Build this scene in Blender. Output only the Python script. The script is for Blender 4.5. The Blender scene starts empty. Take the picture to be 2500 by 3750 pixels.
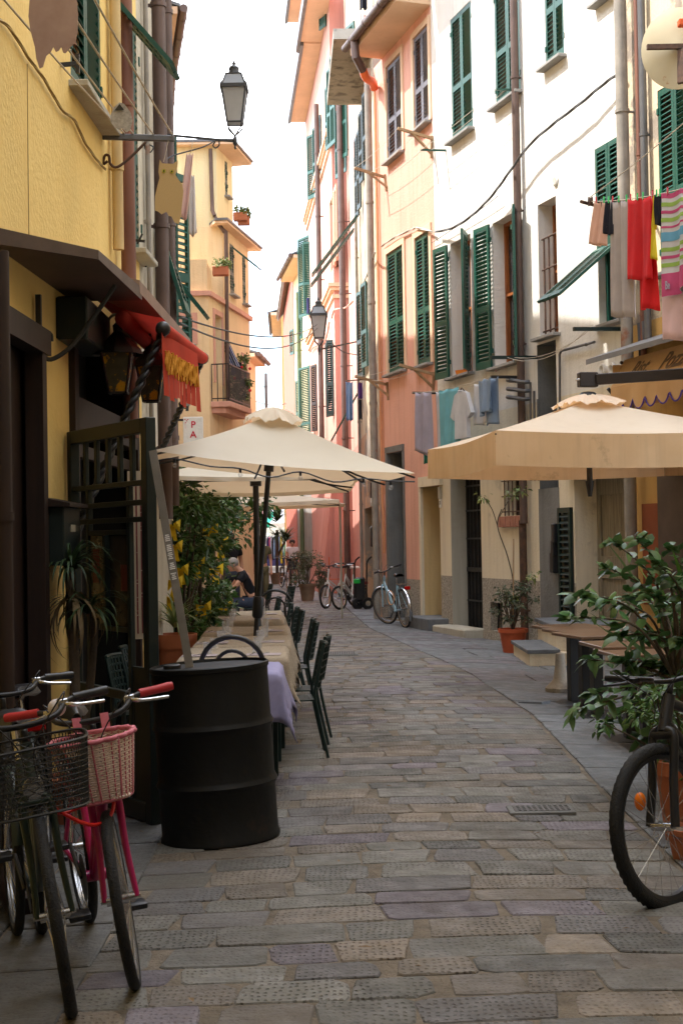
import bpy, bmesh, math, random
from mathutils import Vector as V, Matrix
from math import radians as RAD, sin, cos, pi
S = bpy.context.scene
rnd = random.Random(11)
# ---------------------------------------------------------------- camera
F = 5208.0; CZ = 1.6
PITCH = RAD(1.045); ROLL = RAD(-1.0)
RC = Matrix.Rotation(pi/2 + PITCH, 3, 'X') @ Matrix.Rotation(ROLL, 3, 'Z')
cd = bpy.data.cameras.new("camera"); cam = bpy.data.objects.new("camera", cd); S.collection.objects.link(cam)
cam.matrix_world = Matrix.Translation((0, 0, CZ)) @ RC.to_4x4()
cd.sensor_fit = 'VERTICAL'; cd.sensor_height = 36; cd.lens = 36 * F / 3750; cd.clip_start = .05; cd.clip_end = 1000
S.camera = cam; S.render.resolution_x = 682; S.render.resolution_y = 1024
# ---------------------------------------------------------------- world, sun, exposure
SUN = V((-1.055, .039, 1.5)).normalized()
el = math.asin(SUN.z); az = math.atan2(SUN.x, SUN.y)
w = bpy.data.worlds.new("World"); S.world = w; w.use_nodes = True
nt = w.node_tree; bg = nt.nodes['Background']
sky = nt.nodes.new('ShaderNodeTexSky'); sky.sky_type = 'NISHITA'; sky.sun_disc = False
sky.sun_elevation = el; sky.sun_rotation = az; sky.air_density = 1.0; sky.dust_density = 1.2; sky.ozone_density = 1.0
# thin bright cloud cover over the sky
tc = nt.nodes.new('ShaderNodeTexCoord'); mp = nt.nodes.new('ShaderNodeMapping'); mp.inputs['Scale'].default_value = (1, 1, 2.2)
nz = nt.nodes.new('ShaderNodeTexNoise'); nz.inputs['Scale'].default_value = 2.6; nz.inputs['Detail'].default_value = 6; nz.inputs['Roughness'].default_value = .55
cr = nt.nodes.new('ShaderNodeValToRGB'); cr.color_ramp.elements[0].position = .40; cr.color_ramp.elements[1].position = .62
mx = nt.nodes.new('ShaderNodeMix'); mx.data_type = 'RGBA'; mx.inputs['B'].default_value = (12.3, 12.7, 13.4, 1)
nt.links.new(tc.outputs['Generated'], mp.inputs['Vector']); nt.links.new(mp.outputs['Vector'], nz.inputs['Vector'])
nt.links.new(nz.outputs['Fac'], cr.inputs['Fac']); nt.links.new(cr.outputs['Color'], mx.inputs['Factor'])
nt.links.new(sky.outputs['Color'], mx.inputs['A']); nt.links.new(mx.outputs['Result'], bg.inputs['Color'])
bg.inputs['Strength'].default_value = .13
sd = bpy.data.lights.new("sun", 'SUN'); sd.energy = 2.0; sd.angle = RAD(.6); sd.color = (1, .96, .90)
so = bpy.data.objects.new("sun", sd); S.collection.objects.link(so); so.rotation_euler = SUN.to_track_quat('Z', 'Y').to_euler()
S.view_settings.view_transform = 'Standard'; S.view_settings.look = 'None'; S.view_settings.exposure = 2.12; S.view_settings.gamma = 1
S.render.engine = 'CYCLES'
S.cycles.max_bounces = 7; S.cycles.diffuse_bounces = 5; S.cycles.transparent_max_bounces = 12
# ---------------------------------------------------------------- picture <-> place
def ray(px, py): return RC @ V(((px - 1250) / F, -(py - 1875) / F, -1))
def at(px, py, Y):
    d = ray(px, py); t = Y / d.y; return V((d.x * t, Y, CZ + d.z * t))
def gz(x, y):
    c = .35 - .02 * max(0, y - 8); return .07 * max(0, 1 - ((x - c) / 2.1) ** 2)
def gnd(px, py):
    d = ray(px, py); z = 0
    for _ in range(6):
        t = (z - CZ) / d.z; z = gz(d.x * t, d.y * t)
    return V((d.x * t, d.y * t, z))
def G(x, y): return V((x, y, gz(x, y)))
# ---------------------------------------------------------------- materials
MATS = {}
def mat(name, col, rough=.8, col2=None, ns=3., st=(1, 1, 1), bump=0., bs=40., metal=0., spec=.4, col3=None, s3=1.2, t3=(.58, .66), d3=3, trans=0, coords='Object', alpha=1, attr=None, emit=0, streak=0, tcol=None):
    if name in MATS: return MATS[name]
    m = bpy.data.materials.new(name); MATS[name] = m; m.use_nodes = True; n = m.node_tree; N = n.nodes; L = n.links
    b = N['Principled BSDF']; b.inputs['Roughness'].default_value = rough; b.inputs['Metallic'].default_value = metal
    b.inputs['Specular IOR Level'].default_value = spec
    tc = N.new('ShaderNodeTexCoord'); mp = N.new('ShaderNodeMapping'); mp.inputs['Scale'].default_value = st
    L.new(tc.outputs[coords], mp.inputs['Vector'])
    c4 = lambda c: (c[0], c[1], c[2], 1)
    col2 = col2 or tuple(x * .8 for x in col)
    nz = N.new('ShaderNodeTexNoise'); nz.inputs['Scale'].default_value = ns; nz.inputs['Detail'].default_value = 7; nz.inputs['Roughness'].default_value = .6
    L.new(mp.outputs['Vector'], nz.inputs['Vector'])
    rp = N.new('ShaderNodeValToRGB'); rp.color_ramp.elements[0].position = .33; rp.color_ramp.elements[1].position = .68
    rp.color_ramp.elements[0].color = c4(col2); rp.color_ramp.elements[1].color = c4(col)
    L.new(nz.outputs['Fac'], rp.inputs['Fac']); out = rp.outputs['Color']
    if attr:
        a = N.new('ShaderNodeAttribute'); a.attribute_name = attr; mm = N.new('ShaderNodeMix'); mm.data_type = 'RGBA'; mm.blend_type = 'MULTIPLY'; mm.inputs['Factor'].default_value = 1
        L.new(out, mm.inputs['A']); L.new(a.outputs['Color'], mm.inputs['B']); out = mm.outputs['Result']
    if col3:
        n3 = N.new('ShaderNodeTexNoise'); n3.inputs['Scale'].default_value = s3; n3.inputs['Detail'].default_value = d3 + 4; n3.inputs['Roughness'].default_value = .68
        L.new(tc.outputs[coords], n3.inputs['Vector'])
        r3 = N.new('ShaderNodeValToRGB'); r3.color_ramp.elements[0].position = t3[0]; r3.color_ramp.elements[1].position = t3[1]
        L.new(n3.outputs['Fac'], r3.inputs['Fac']); mm = N.new('ShaderNodeMix'); mm.data_type = 'RGBA'
        L.new(r3.outputs['Color'], mm.inputs['Factor']); L.new(out, mm.inputs['A']); mm.inputs['B'].default_value = c4(col3); out = mm.outputs['Result']
    if streak:
        ms = N.new('ShaderNodeMapping'); ms.inputs['Scale'].default_value = (5, 5, .30); L.new(tc.outputs[coords], ms.inputs['Vector'])
        n4 = N.new('ShaderNodeTexNoise'); n4.inputs['Scale'].default_value = 1.6; n4.inputs['Detail'].default_value = 8; n4.inputs['Roughness'].default_value = .6; L.new(ms.outputs['Vector'], n4.inputs['Vector'])
        r4 = N.new('ShaderNodeValToRGB'); r4.color_ramp.elements[0].position = .50; r4.color_ramp.elements[1].position = .72; r4.color_ramp.elements[1].color = (streak, streak, streak, 1); L.new(n4.outputs['Fac'], r4.inputs['Fac'])
        mm = N.new('ShaderNodeMix'); mm.data_type = 'RGBA'; mm.blend_type = 'MULTIPLY'; L.new(r4.outputs['Color'], mm.inputs['Factor']); L.new(out, mm.inputs['A']); mm.inputs['B'].default_value = (.45, .40, .34, 1); out = mm.outputs['Result']
    L.new(out, b.inputs['Base Color'])
    if bump:
        nb = N.new('ShaderNodeTexNoise'); nb.inputs['Scale'].default_value = bs; nb.inputs['Detail'].default_value = 5
        L.new(tc.outputs[coords], nb.inputs['Vector']); bp = N.new('ShaderNodeBump'); bp.inputs['Strength'].default_value = bump; bp.inputs['Distance'].default_value = .02
        L.new(nb.outputs['Fac'], bp.inputs['Height']); L.new(bp.outputs['Normal'], b.inputs['Normal'])
    if trans:
        t = N.new('ShaderNodeBsdfTranslucent'); ad = N.new('ShaderNodeMixShader'); ad.inputs['Fac'].default_value = trans
        (L.new(out, t.inputs['Color']) if not tcol else setattr(t.inputs['Color'], 'default_value', c4(tcol))); L.new(b.outputs[0], ad.inputs[1]); L.new(t.outputs[0], ad.inputs[2]); L.new(ad.outputs[0], N['Material Output'].inputs['Surface'])
    if alpha < 1: b.inputs['Alpha'].default_value = alpha
    if emit: L.new(out, b.inputs['Emission Color']); b.inputs['Emission Strength'].default_value = emit
    return m
def plaster(name, col, **k):
    a = dict(rough=.9, col2=tuple(c * .86 for c in col), ns=1.1, st=(1, 1, .45), bump=.35, bs=28, spec=.2, coords='Object', streak=.28); a.update(k); return mat(name, col, **a)
P = {
 'yellow': plaster('yellow_plaster', (.90, .66, .25), col3=(.82, .57, .19), s3=.8, t3=(.5, .75), streak=.06),
 'cream': plaster('cream_plaster', (.74, .71, .645), col3=(.63, .58, .50), s3=.7, t3=(.55, .85)),
 'lowcream': plaster('beige_plaster', (.76, .67, .50), col3=(.54, .47, .35), s3=1.4, t3=(.60, .66), d3=5),
 'salmon': plaster('salmon_plaster', (.76, .42, .32), col3=(.68, .35, .26), s3=.5, t3=(.45, .8)),
 'orange': plaster('orange_plaster', (.68, .31, .20), col3=(.60, .26, .16), s3=1.1, t3=(.45, .75)),
 'worn': plaster('worn_cream_plaster', (.64, .53, .37), col3=(.30, .25, .20), s3=.9, t3=(.52, .57), d3=6),
 'wornlow': plaster('worn_orange_plaster', (.58, .36, .22), col3=(.27, .23, .19), s3=1.0, t3=(.47, .52), d3=6),
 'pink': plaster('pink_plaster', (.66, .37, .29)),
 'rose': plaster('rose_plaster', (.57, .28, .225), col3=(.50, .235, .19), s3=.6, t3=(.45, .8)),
 'soffit': plaster('soffit_plaster', (.74, .52, .35), streak=.1),
 'paleyellow': plaster('pale_yellow_plaster', (.80, .69, .42), col3=(.68, .58, .38), s3=.6, t3=(.55, .8)),
 'peach': plaster('peach_plaster', (.80, .62, .38), col3=(.66, .48, .30), s3=.8, t3=(.55, .75)),
 'red': plaster('red_plaster', (.50, .17, .12)),
 'ochre': plaster('ochre_plaster', (.62, .38, .13)),
 'beigewall': plaster('grey_beige_plaster', (.60, .54, .42), col3=(.42, .37, .28), s3=1.2, t3=(.5, .62)),
 'white': plaster('white_plaster', (.82, .80, .75)),
 'stone': plaster('grey_stone', (.33, .32, .30), col3=(.22, .21, .20), s3=2, t3=(.5, .7)),
 'greyjamb': plaster('grey_cement', (.20, .20, .19), col3=(.14, .14, .13), s3=1.5, t3=(.5, .7)),
 'sand': plaster('sand_cement', (.46, .43, .35), col3=(.36, .32, .25), s3=1.5, t3=(.5, .7)),
 'concrete': plaster('rough_concrete', (.36, .32, .26), col3=(.15, .13, .11), s3=3, t3=(.5, .62)),
 'pebble': mat('pebbledash', (.52, .47, .38), col2=(.18, .15, .12), ns=38, bump=1., bs=60, rough=.95),
 'slate': mat('slate', (.17, .18, .19), col2=(.10, .11, .12), ns=5, bump=.3, bs=20, rough=.6),
 'green': mat('green_shutter_paint', (.008, .080, .055), col2=(.006, .06, .042), ns=2, rough=.45, spec=.5),
 'dgreen': mat('dark_green_paint', (.008, .026, .022), col2=(.006, .018, .016), ns=2, rough=.5),
 'greyshut': mat('grey_shutter_paint', (.16, .15, .165), col2=(.11, .105, .12), ns=3, rough=.6),
 'bronze': mat('brown_pipe_metal', (.13, .085, .07), col2=(.09, .06, .05), ns=4, rough=.5, metal=.3),
 'copper': mat('reddish_pipe_metal', (.25, .11, .07), col2=(.16, .07, .05), ns=3, st=(1, 1, .4), rough=.55, metal=.2),
 'greypipe': mat('grey_pipe', (.34, .30, .25), col2=(.22, .20, .17), ns=4, rough=.7, col3=(.25, .10, .05), s3=1.3, t3=(.62, .7)),
 'orangepipe': mat('orange_plastic', (.85, .16, .04), rough=.4),
 'rust': mat('rusty_iron', (.12, .06, .035), col2=(.05, .03, .02), ns=12, rough=.8),
 'black': mat('black_iron', (.012, .012, .013), col2=(.02, .02, .02), ns=6, rough=.45, spec=.5),
 'dark': mat('painted_dark_interior', (.008, .008, .008), rough=.9),  # near-black colour stands in for the shade inside openings
 'woodbrown': mat('brown_window_wood', (.34, .11, .025), col2=(.20, .06, .015), ns=6, st=(4, 4, .5), rough=.5),
 'darkwood': mat('dark_brown_wood', (.030, .014, .009), col2=(.018, .009, .006), ns=5, st=(4, 4, .4), rough=.6),
 'greywood': mat('weathered_grey_wood', (.32, .27, .19), col2=(.18, .15, .10), ns=5, st=(8, 8, .5), rough=.8, bump=.3, bs=30),
 'palewood': mat('bare_wood', (.42, .27, .14), col2=(.28, .17, .09), ns=6, st=(1, 5, 1), rough=.75),
 'glass': mat('window_glass', (.03, .035, .04), rough=.08, spec=.8),
 'cable': mat('grey_cable', (.10, .10, .10), rough=.6),
 'wcable': mat('pale_cable', (.55, .50, .42), rough=.6),
 'rope': mat('white_rope', (.62, .55, .45), rough=.9),
 'lead': mat('grey_sheet_metal', (.16, .16, .165), col2=(.10, .10, .105), ns=3, rough=.45, metal=.5),
 'terracotta': mat('terracotta', (.45, .15, .07), col2=(.36, .12, .06), ns=5, rough=.8, bump=.1),
 'steel': mat('steel', (.55, .55, .55), rough=.25, metal=1.),
 'chrome': mat('chrome', (.7, .7, .7), rough=.12, metal=1.),
 'rubber': mat('tyre_rubber', (.014, .014, .014), rough=.75, bump=.4, bs=120),
 'blackplastic': mat('black_plastic', (.018, .018, .02), rough=.4),
 'slatepave': None,
}
# ---------------------------------------------------------------- mesh building
ORG = {}
class MB:
    def __init__(s): s.v = []; s.f = []; s.m = []; s.c = []; s.cm = 0; s.cc = (1, 1, 1)
    def add(s, vs, fs):
        o = len(s.v); s.v += [V(p) for p in vs]; s.f += [tuple(i + o for i in f) for f in fs]; s.m += [s.cm] * len(fs); s.c += [s.cc] * len(fs); return s
    def quad(s, *p): return s.add(p, [tuple(range(len(p)))])
    def hexa(s, p): return s.add(p, [(0, 3, 2, 1), (4, 5, 6, 7), (0, 1, 5, 4), (1, 2, 6, 5), (2, 3, 7, 6), (3, 0, 4, 7)])
    def box(s, c, ex, ey, ez, bev=0):   # c centre, e* half vectors
        c = V(c); ex, ey, ez = V(ex), V(ey), V(ez)
        if not bev: return s.hexa([c - ex - ey - ez, c + ex - ey - ez, c + ex + ey - ez, c - ex + ey - ez, c - ex - ey + ez, c + ex - ey + ez, c + ex + ey + ez, c - ex + ey + ez])
        hx, hy, hz = ex.length, ey.length, ez.length; ux, uy, uz = ex / hx, ey / hy, ez / hz; b = bev
        ps = []
        for (zz, i) in ((-hz, 1), (-hz + b, 0), (hz - b, 0), (hz, 1)):
            a, d = hx - b * i, hy - b * i
            for (x, y) in ((-a, -d + b), (-a + b, -d), (a - b, -d), (a, -d + b), (a, d - b), (a - b, d), (-a + b, d), (-a, d - b)): ps.append(c + ux * x + uy * y + uz * zz)
        fs = [tuple(range(7, -1, -1)), tuple(range(24, 32))]
        for k in range(3):
            for i in range(8): j = (i + 1) % 8; fs.append((k * 8 + i, k * 8 + j, k * 8 + 8 + j, k * 8 + 8 + i))
        return s.add(ps, fs)
    def aabb(s, x0, x1, y0, y1, z0, z1, bev=0): return s.box(((x0 + x1) / 2, (y0 + y1) / 2, (z0 + z1) / 2), ((x1 - x0) / 2, 0, 0), (0, (y1 - y0) / 2, 0), (0, 0, (z1 - z0) / 2), bev)
    def bar(s, a, b, w, h, up=(0, 0, 1), bev=0):
        a, b = V(a), V(b); d = b - a
        if d.length < 1e-6: return s
        dn = d.normalized(); up = V(up); sx = dn.cross(up)
        if sx.length < 1e-3: sx = dn.cross(V((1, 0, 0)))
        sx.normalize(); uu = sx.cross(dn)
        return s.box((a + b) / 2, d / 2, sx * w / 2, uu * h / 2, bev)
    def tube(s, pts, r, n=8, cap=True, closed=False):
        pts = [V(p) for p in pts]; k = len(pts); rs = r if isinstance(r, (list, tuple)) else [r] * k
        o = []; prev = None
        for i in range(k):
            a = pts[(i - 1) % k] if (closed or i > 0) else pts[i]; b = pts[(i + 1) % k] if (closed or i < k - 1) else pts[i]
            t = (b - a).normalized()
            if prev is None:
                q = V((0, 0, 1)) if abs(t.z) < .9 else V((1, 0, 0)); x = t.cross(q).normalized()
            else:
                x = prev - t * prev.dot(t); x = x.normalized() if x.length > 1e-5 else t.cross(V((0, 0, 1))).normalized()
            prev = x; y = t.cross(x)
            o += [pts[i] + (x * cos(2 * pi * j / n) + y * sin(2 * pi * j / n)) * rs[i] for j in range(n)]
        fs = []
        for i in range(k if closed else k - 1):
            for j in range(n):
                a = i * n + j; b = i * n + (j + 1) % n; i2 = (i + 1) % k; fs.append((a, b, i2 * n + (j + 1) % n, i2 * n + j))
        if cap and not closed: fs += [tuple(range(n - 1, -1, -1)), tuple((k - 1) * n + j for j in range(n))]
        return s.add(o, fs)
    def lathe(s, prof, o, ax=(0, 0, 1), n=20, ref=None, sc=(1, 1)):
        ax = V(ax).normalized(); x = V(ref) if ref else (ax.cross(V((0, 1, 0))) if abs(ax.y) < .9 else ax.cross(V((1, 0, 0)))); x = (x - ax * x.dot(ax)).normalized(); y = ax.cross(x); o = V(o)
        vs = []
        for (r, h) in prof: vs += [o + ax * h + (x * cos(2 * pi * j / n) * sc[0] + y * sin(2 * pi * j / n) * sc[1]) * max(r, 1e-4) for j in range(n)]
        fs = [(i * n + j, i * n + (j + 1) % n, (i + 1) * n + (j + 1) % n, (i + 1) * n + j) for i in range(len(prof) - 1) for j in range(n)]
        return s.add(vs, fs)
    def ball(s, c, r, n=10, sc=(1, 1, 1)):
        c = V(c); vs = []; m = n // 2 + 1
        for i in range(m + 1):
            t = pi * i / m
            for j in range(n): p = 2 * pi * j / n; vs.append(c + V((r * sc[0] * sin(t) * cos(p), r * sc[1] * sin(t) * sin(p), r * sc[2] * cos(t))))
        return s.add(vs, [(i * n + j, (i + 1) * n + j, (i + 1) * n + (j + 1) % n, i * n + (j + 1) % n) for i in range(m) for j in range(n)])
    def grid(s, fn, nu, nv):
        vs = [fn(i / nu, j / nv) for j in range(nv + 1) for i in range(nu + 1)]
        return s.add(vs, [(j * (nu + 1) + i, j * (nu + 1) + i + 1, (j + 1) * (nu + 1) + i + 1, (j + 1) * (nu + 1) + i) for j in range(nv) for i in range(nu)])
    def prism(s, pts, d):     # pts planar polygon (3D), extruded by vector d
        n = len(pts); pts = [V(p) for p in pts]; d = V(d)
        return s.add(pts + [p + d for p in pts], [tuple(range(n - 1, -1, -1)), tuple(range(n, 2 * n))] + [(i, (i + 1) % n, n + (i + 1) % n, n + i) for i in range(n)])
    def build(s, name, mats, parent=None, smooth=False, solid=0, fix=True):
        me = bpy.data.meshes.new(name); ob = bpy.data.objects.new(name, me); S.collection.objects.link(ob)
        if parent is not None: org = ORG[parent.name]; ob.parent = parent
        else:
            if s.v: org = V(((min(p.x for p in s.v) + max(p.x for p in s.v)) / 2, (min(p.y for p in s.v) + max(p.y for p in s.v)) / 2, min(p.z for p in s.v)))
            else: org = V((0, 0, 0))
            ob.location = org
        ORG[ob.name] = org
        me.from_pydata([p - org for p in s.v], [], s.f)
        if not isinstance(mats, (list, tuple)): mats = [mats]
        for m in mats: me.materials.append(P[m] if isinstance(m, str) else m)
        me.polygons.foreach_set('material_index', s.m)
        if any(c != (1, 1, 1) for c in s.c):
            ca = me.color_attributes.new('Col', 'FLOAT_COLOR', 'CORNER')
            for p, c in zip(me.polygons, s.c):
                for li in p.loop_indices: ca.data[li].color = (c[0], c[1], c[2], c[3] if len(c) > 3 else 1)
        if fix:
            bm = bmesh.new(); bm.from_mesh(me); bmesh.ops.recalc_face_normals(bm, faces=bm.faces); bm.to_mesh(me); bm.free()
        if smooth: me.polygons.foreach_set('use_smooth', [True] * len(me.polygons))
        if smooth == 'auto':
            me.set_sharp_from_angle(angle=RAD(38))
        if solid:
            md = ob.modifiers.new('t', 'SOLIDIFY'); md.thickness = solid; md.offset = 0
        me.update(); return ob
def thing(name, label, cat, loc=(0, 0, 0), group=None, kind=None):
    o = bpy.data.objects.new(name, None); S.collection.objects.link(o); o.location = loc; o.empty_display_size = .1
    ORG[o.name] = V(loc); return tag(o, label, cat, group, kind)
def tag(o, label=None, cat=None, group=None, kind=None):
    if label: o['label'] = label
    if cat: o['category'] = cat
    if group: o['group'] = group
    if kind: o['kind'] = kind
    return o
def ztree(o, parent=None):
    c = o.copy(); S.collection.objects.link(c); c.parent = parent
    for ch in o.children: ztree(ch, c)
    return c
def place(o, loc, rz=0, label=None, rx=0, ry=0, group=None, sc=None):
    o.location = loc; o.rotation_euler = (rx, ry, rz)
    if label: o['label'] = label
    if group: o['group'] = group
    if sc: o.scale = (sc, sc, sc)
    return o
def arc(c, r, a0, a1, n, ex, ez):
    c, ex, ez = V(c), V(ex), V(ez); return [c + ex * r * cos(a0 + (a1 - a0) * i / n) + ez * r * sin(a0 + (a1 - a0) * i / n) for i in range(n + 1)]
def sag(a, b, s, n=10):
    a, b = V(a), V(b); return [a.lerp(b, i / n) - V((0, 0, 4 * s * (i / n) * (1 - i / n))) for i in range(n + 1)]
def smoothpath(pts, n=6):
    pts = [V(p) for p in pts]; q = [pts[0]] + pts + [pts[-1]]; o = []
    for i in range(1, len(q) - 2):
        for k in range(n):
            t = k / n; a, b, c, d = q[i - 1], q[i], q[i + 1], q[i + 2]
            o.append(.5 * ((2 * b) + (c - a) * t + (2 * a - 5 * b + 4 * c - d) * t * t + (3 * b - a - 3 * c + d) * t ** 3))
    return o + [pts[-1]]
Z = V((0, 0, 1))
class Wall:          # image-left end a, image-right end b
    def __init__(s, a, b, z0=-.2, z1=10, to=None):
        s.a = V((a[0], a[1], 0)); s.b = V((b[0], b[1], 0)); s.L = (s.b - s.a).length; s.eu = (s.b - s.a).normalized()
        n = V((s.eu.y, -s.eu.x, 0));
        if n.dot(V(to) if to else -s.a) < 0: n = -n
        s.n = n; s.z0 = z0; s.z1 = z1; s.op = []; s.bands = []
    def uz(s, px, py):
        d = ray(px, py); o = V((0, 0, CZ)); t = (s.a - o).dot(s.n) / d.dot(s.n); p = o + d * t; return (p - s.a).dot(s.eu), p.z
    def pt(s, u, z, d=0): return s.a + s.eu * u + s.n * d + Z * z
    def at(s, px, py, d=0): u, z = s.uz(px, py); return s.pt(u, z, d)
    def hole(s, u0, u1, z0, z1, depth=.25, rm=None): s.op.append((u0, u1, z0, z1, depth, rm))
    def mesh(s, mb, mi=0, bands=()):     # bands: (z_top, material index) from the ground up
        us = sorted({0, s.L, *[o[0] for o in s.op], *[o[1] for o in s.op]}); us = [u for u in us if -1e-6 <= u <= s.L + 1e-6]
        zs = sorted({s.z0, s.z1, *[o[2] for o in s.op], *[o[3] for o in s.op], *[b[0] for b in bands]}); zs = [z for z in zs if s.z0 <= z <= s.z1]
        for i in range(len(us) - 1):
            for j in range(len(zs) - 1):
                uc, zc = (us[i] + us[i + 1]) / 2, (zs[j] + zs[j + 1]) / 2
                if any(o[0] < uc < o[1] and o[2] < zc < o[3] for o in s.op): continue
                mb.cm = mi
                for (zt, k) in bands:
                    if zc < zt: mb.cm = k; break
                mb.quad(s.pt(us[i], zs[j]), s.pt(us[i + 1], zs[j]), s.pt(us[i + 1], zs[j + 1]), s.pt(us[i], zs[j + 1]))
        for (u0, u1, z0, z1, d, rm) in s.op:
            mb.cm = mi
            for (zt, k) in bands:
                if (z0 + z1) / 2 < zt: mb.cm = k; break
            if rm is not None: mb.cm = rm
            for (p, q) in (((u0, z0), (u0, z1)), ((u0, z1), (u1, z1)), ((u1, z1), (u1, z0)), ((u1, z0), (u0, z0))):
                mb.quad(s.pt(*p), s.pt(*q), s.pt(*q, -d), s.pt(*p, -d))
        mb.cm = mi
def leaf(mb, O, ex, up, w, h, mid=.42, pitch=.06):
    ex = V(ex).normalized(); up = V(up).normalized(); n = ex.cross(up).normalized(); t = .034; O = V(O)
    def b(x0, x1, z0, z1, tt=t): mb.box(O + ex * (x0 + x1) / 2 + up * (z0 + z1) / 2, ex * (x1 - x0) / 2, n * tt / 2, up * (z1 - z0) / 2)
    sw = min(.055, w * .16); b(0, sw, 0, h); b(w - sw, w, 0, h); b(sw, w - sw, 0, .11); b(sw, w - sw, h - .07, h)
    zs = [.11, h - .07]
    if mid: zm = h * mid; b(sw, w - sw, zm - .045, zm + .045); zs = [.11, zm - .045, zm + .045, h - .07]
    for k in range(0, len(zs), 2):
        m = max(1, int((zs[k + 1] - zs[k]) / pitch)); st = (zs[k + 1] - zs[k]) / m
        for i in range(m):
            z = zs[k] + (i + .5) * st; c = O + ex * w / 2 + up * z
            mb.box(c, ex * (w / 2 - sw), (n * .017 - up * .018) * 1.0, (up * .003 + n * .003))
def lfsign(W, ex): return 1
def win(house, W, xl, xr, yt, yb, mode='closed', m='green', depth=.22, sill=True, ang=(0, 0), frame='woodbrown', sur=None, mid=.42, yr=None, leaves=2, pitch=.06, sillm='stone', op=True, proud=.03):
    ym = (yt + yb) / 2; u0, _ = W.uz(xl, ym); u1, _ = W.uz(xr, ym); _, z1 = W.uz(xl, yt); _, z0 = W.uz(xl, yb)
    if u1 < u0: u0, u1 = u1, u0
    W.hole(u0, u1, z0, z1, depth)
    g = MB(); g.cm = 0
    g.quad(W.pt(u0, z0, -depth), W.pt(u1, z0, -depth), W.pt(u1, z1, -depth), W.pt(u0, z1, -depth)); g.cm = 1
    fw = .05; dd = -depth + .03
    for (a, b_, c, d_) in ((u0, u0 + fw, z0, z1), (u1 - fw, u1, z0, z1), ((u0 + u1) / 2 - .04, (u0 + u1) / 2 + .04, z0, z1), (u0 + fw, u1 - fw, z1 - fw, z1), (u0 + fw, u1 - fw, z0, z0 + fw), (u0 + fw, u1 - fw, z0 + (z1 - z0) * .5 - .02, z0 + (z1 - z0) * .5 + .02)):
        g.box(W.pt((a + b_) / 2, (c + d_) / 2, dd), W.eu * (b_ - a) / 2, W.n * .028, Z * (d_ - c) / 2)
    wo = g.build('window', ['glass', frame], house)
    if mode != 'none':
        hw = (u1 - u0) / 2 - .006
        for side in (0, 1):
            a = RAD(ang[side]); O = W.pt(u0 + .003 if side == 0 else u1 - .003, z0 + .01, proud if mode != 'closed' or a else proud - .05)
            ex = (W.eu * cos(a) if side == 0 else -W.eu * cos(a)) + W.n * sin(a)
            lb = MB()
            if mode == 'flap':
                zt = z1; zb = z0
                leafh = (z1 - z0); leaf(lb, O, W.eu if side == 0 else -W.eu, Z, hw, leafh, mid, pitch)
            else: leaf(lb, O, ex, Z, hw, z1 - z0 - .02, mid, pitch)
            # hinges
            for zz in (z0 + .25, z1 - .25):
                lb.box(O + Z * (zz - z0) - ex.normalized() * .0, W.eu * .02, W.n * .03, Z * .035)
            lb.build('shutter', m, wo)
    if sill:
        sb = MB(); sb.box(W.pt((u0 + u1) / 2, z0 - .022, .04), W.eu * ((u1 - u0) / 2 + .07), W.n * .085, Z * .022, .006); sb.build('sill', sillm, wo)
    if sur:
        sb = MB(); t = .11
        for (a, b_, c, d_) in ((u0 - t, u0 - .002, z0, z1 + t), (u1 + .002, u1 + t, z0, z1 + t), (u0 - .002, u1 + .002, z1 + .002, z1 + t)):
            sb.box(W.pt((a + b_) / 2, (c + d_) / 2, .012), W.eu * (b_ - a) / 2, W.n * .016, Z * (d_ - c) / 2)
        sb.build('surround', sur, wo)
    return wo, (u0, u1, z0, z1)
def openleaf(house, W, px, yt, yb, width, ang, m='green', side=0, mid=.42, pitch=.06, name='shutter', off=.03):
    u, z1 = W.uz(px, yt); u2, z0 = W.uz(px, yb); a = RAD(ang)
    ex = (W.eu if side == 0 else -W.eu) * cos(a) + W.n * sin(a); mb = MB(); leaf(mb, W.pt((u + u2) / 2, z0, off), ex, Z, width, z1 - z0, mid, pitch)
    return mb.build(name, m, house)
def flap(house, W, xl, xr, yt, yb, ang, length, m='green', n=2):     # leaves hinged at their top edge and pushed out
    u0, zt = W.uz(xl, yt); u1, _ = W.uz(xr, yt); hw = (u1 - u0) / n; up = Z * cos(RAD(ang)) - W.n * sin(RAD(ang))
    for k in range(n):
        mb = MB(); O = W.pt(u0 + k * hw + .01, zt, .05) - up * length; leaf(mb, O, W.eu, up, hw - .02, length, None, .05)
        mb.build('shutter', m, house)
def pipe(house, W, px, y0, y1, r=.05, m='bronze', d=.08, name='downpipe', kick=None, parent=True):
    a = W.at(px, y0); b = W.at(px, y1); u = (W.uz(px, y0)[0] + W.uz(px, y1)[0]) / 2
    p = [W.pt(u, a.z, d), W.pt(u, b.z, d)]
    if kick: p.append(W.pt(u + kick[0], b.z - kick[1], d + kick[2]))
    mb = MB(); mb.tube(p, r, 12)
    z = b.z + .6
    while z < a.z: mb.tube([W.pt(u, z - .02, d), W.pt(u, z + .02, d)], r * 1.18, 12); mb.box(W.pt(u, z, d / 2), W.eu * .012, W.n * d / 2, Z * .012); z += 1.9
    return mb.build(name, m, house, smooth='auto')
def house(name, label, walls, mats, bands=(), depth=5, back=None, cat='building', roofz=None, cap='slate'):
    # walls already carry their openings; blank flanks, back and flat top close the block
    h = thing(name, label, cat, (walls[0].a + walls[-1].b) / 2)
    return h
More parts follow.
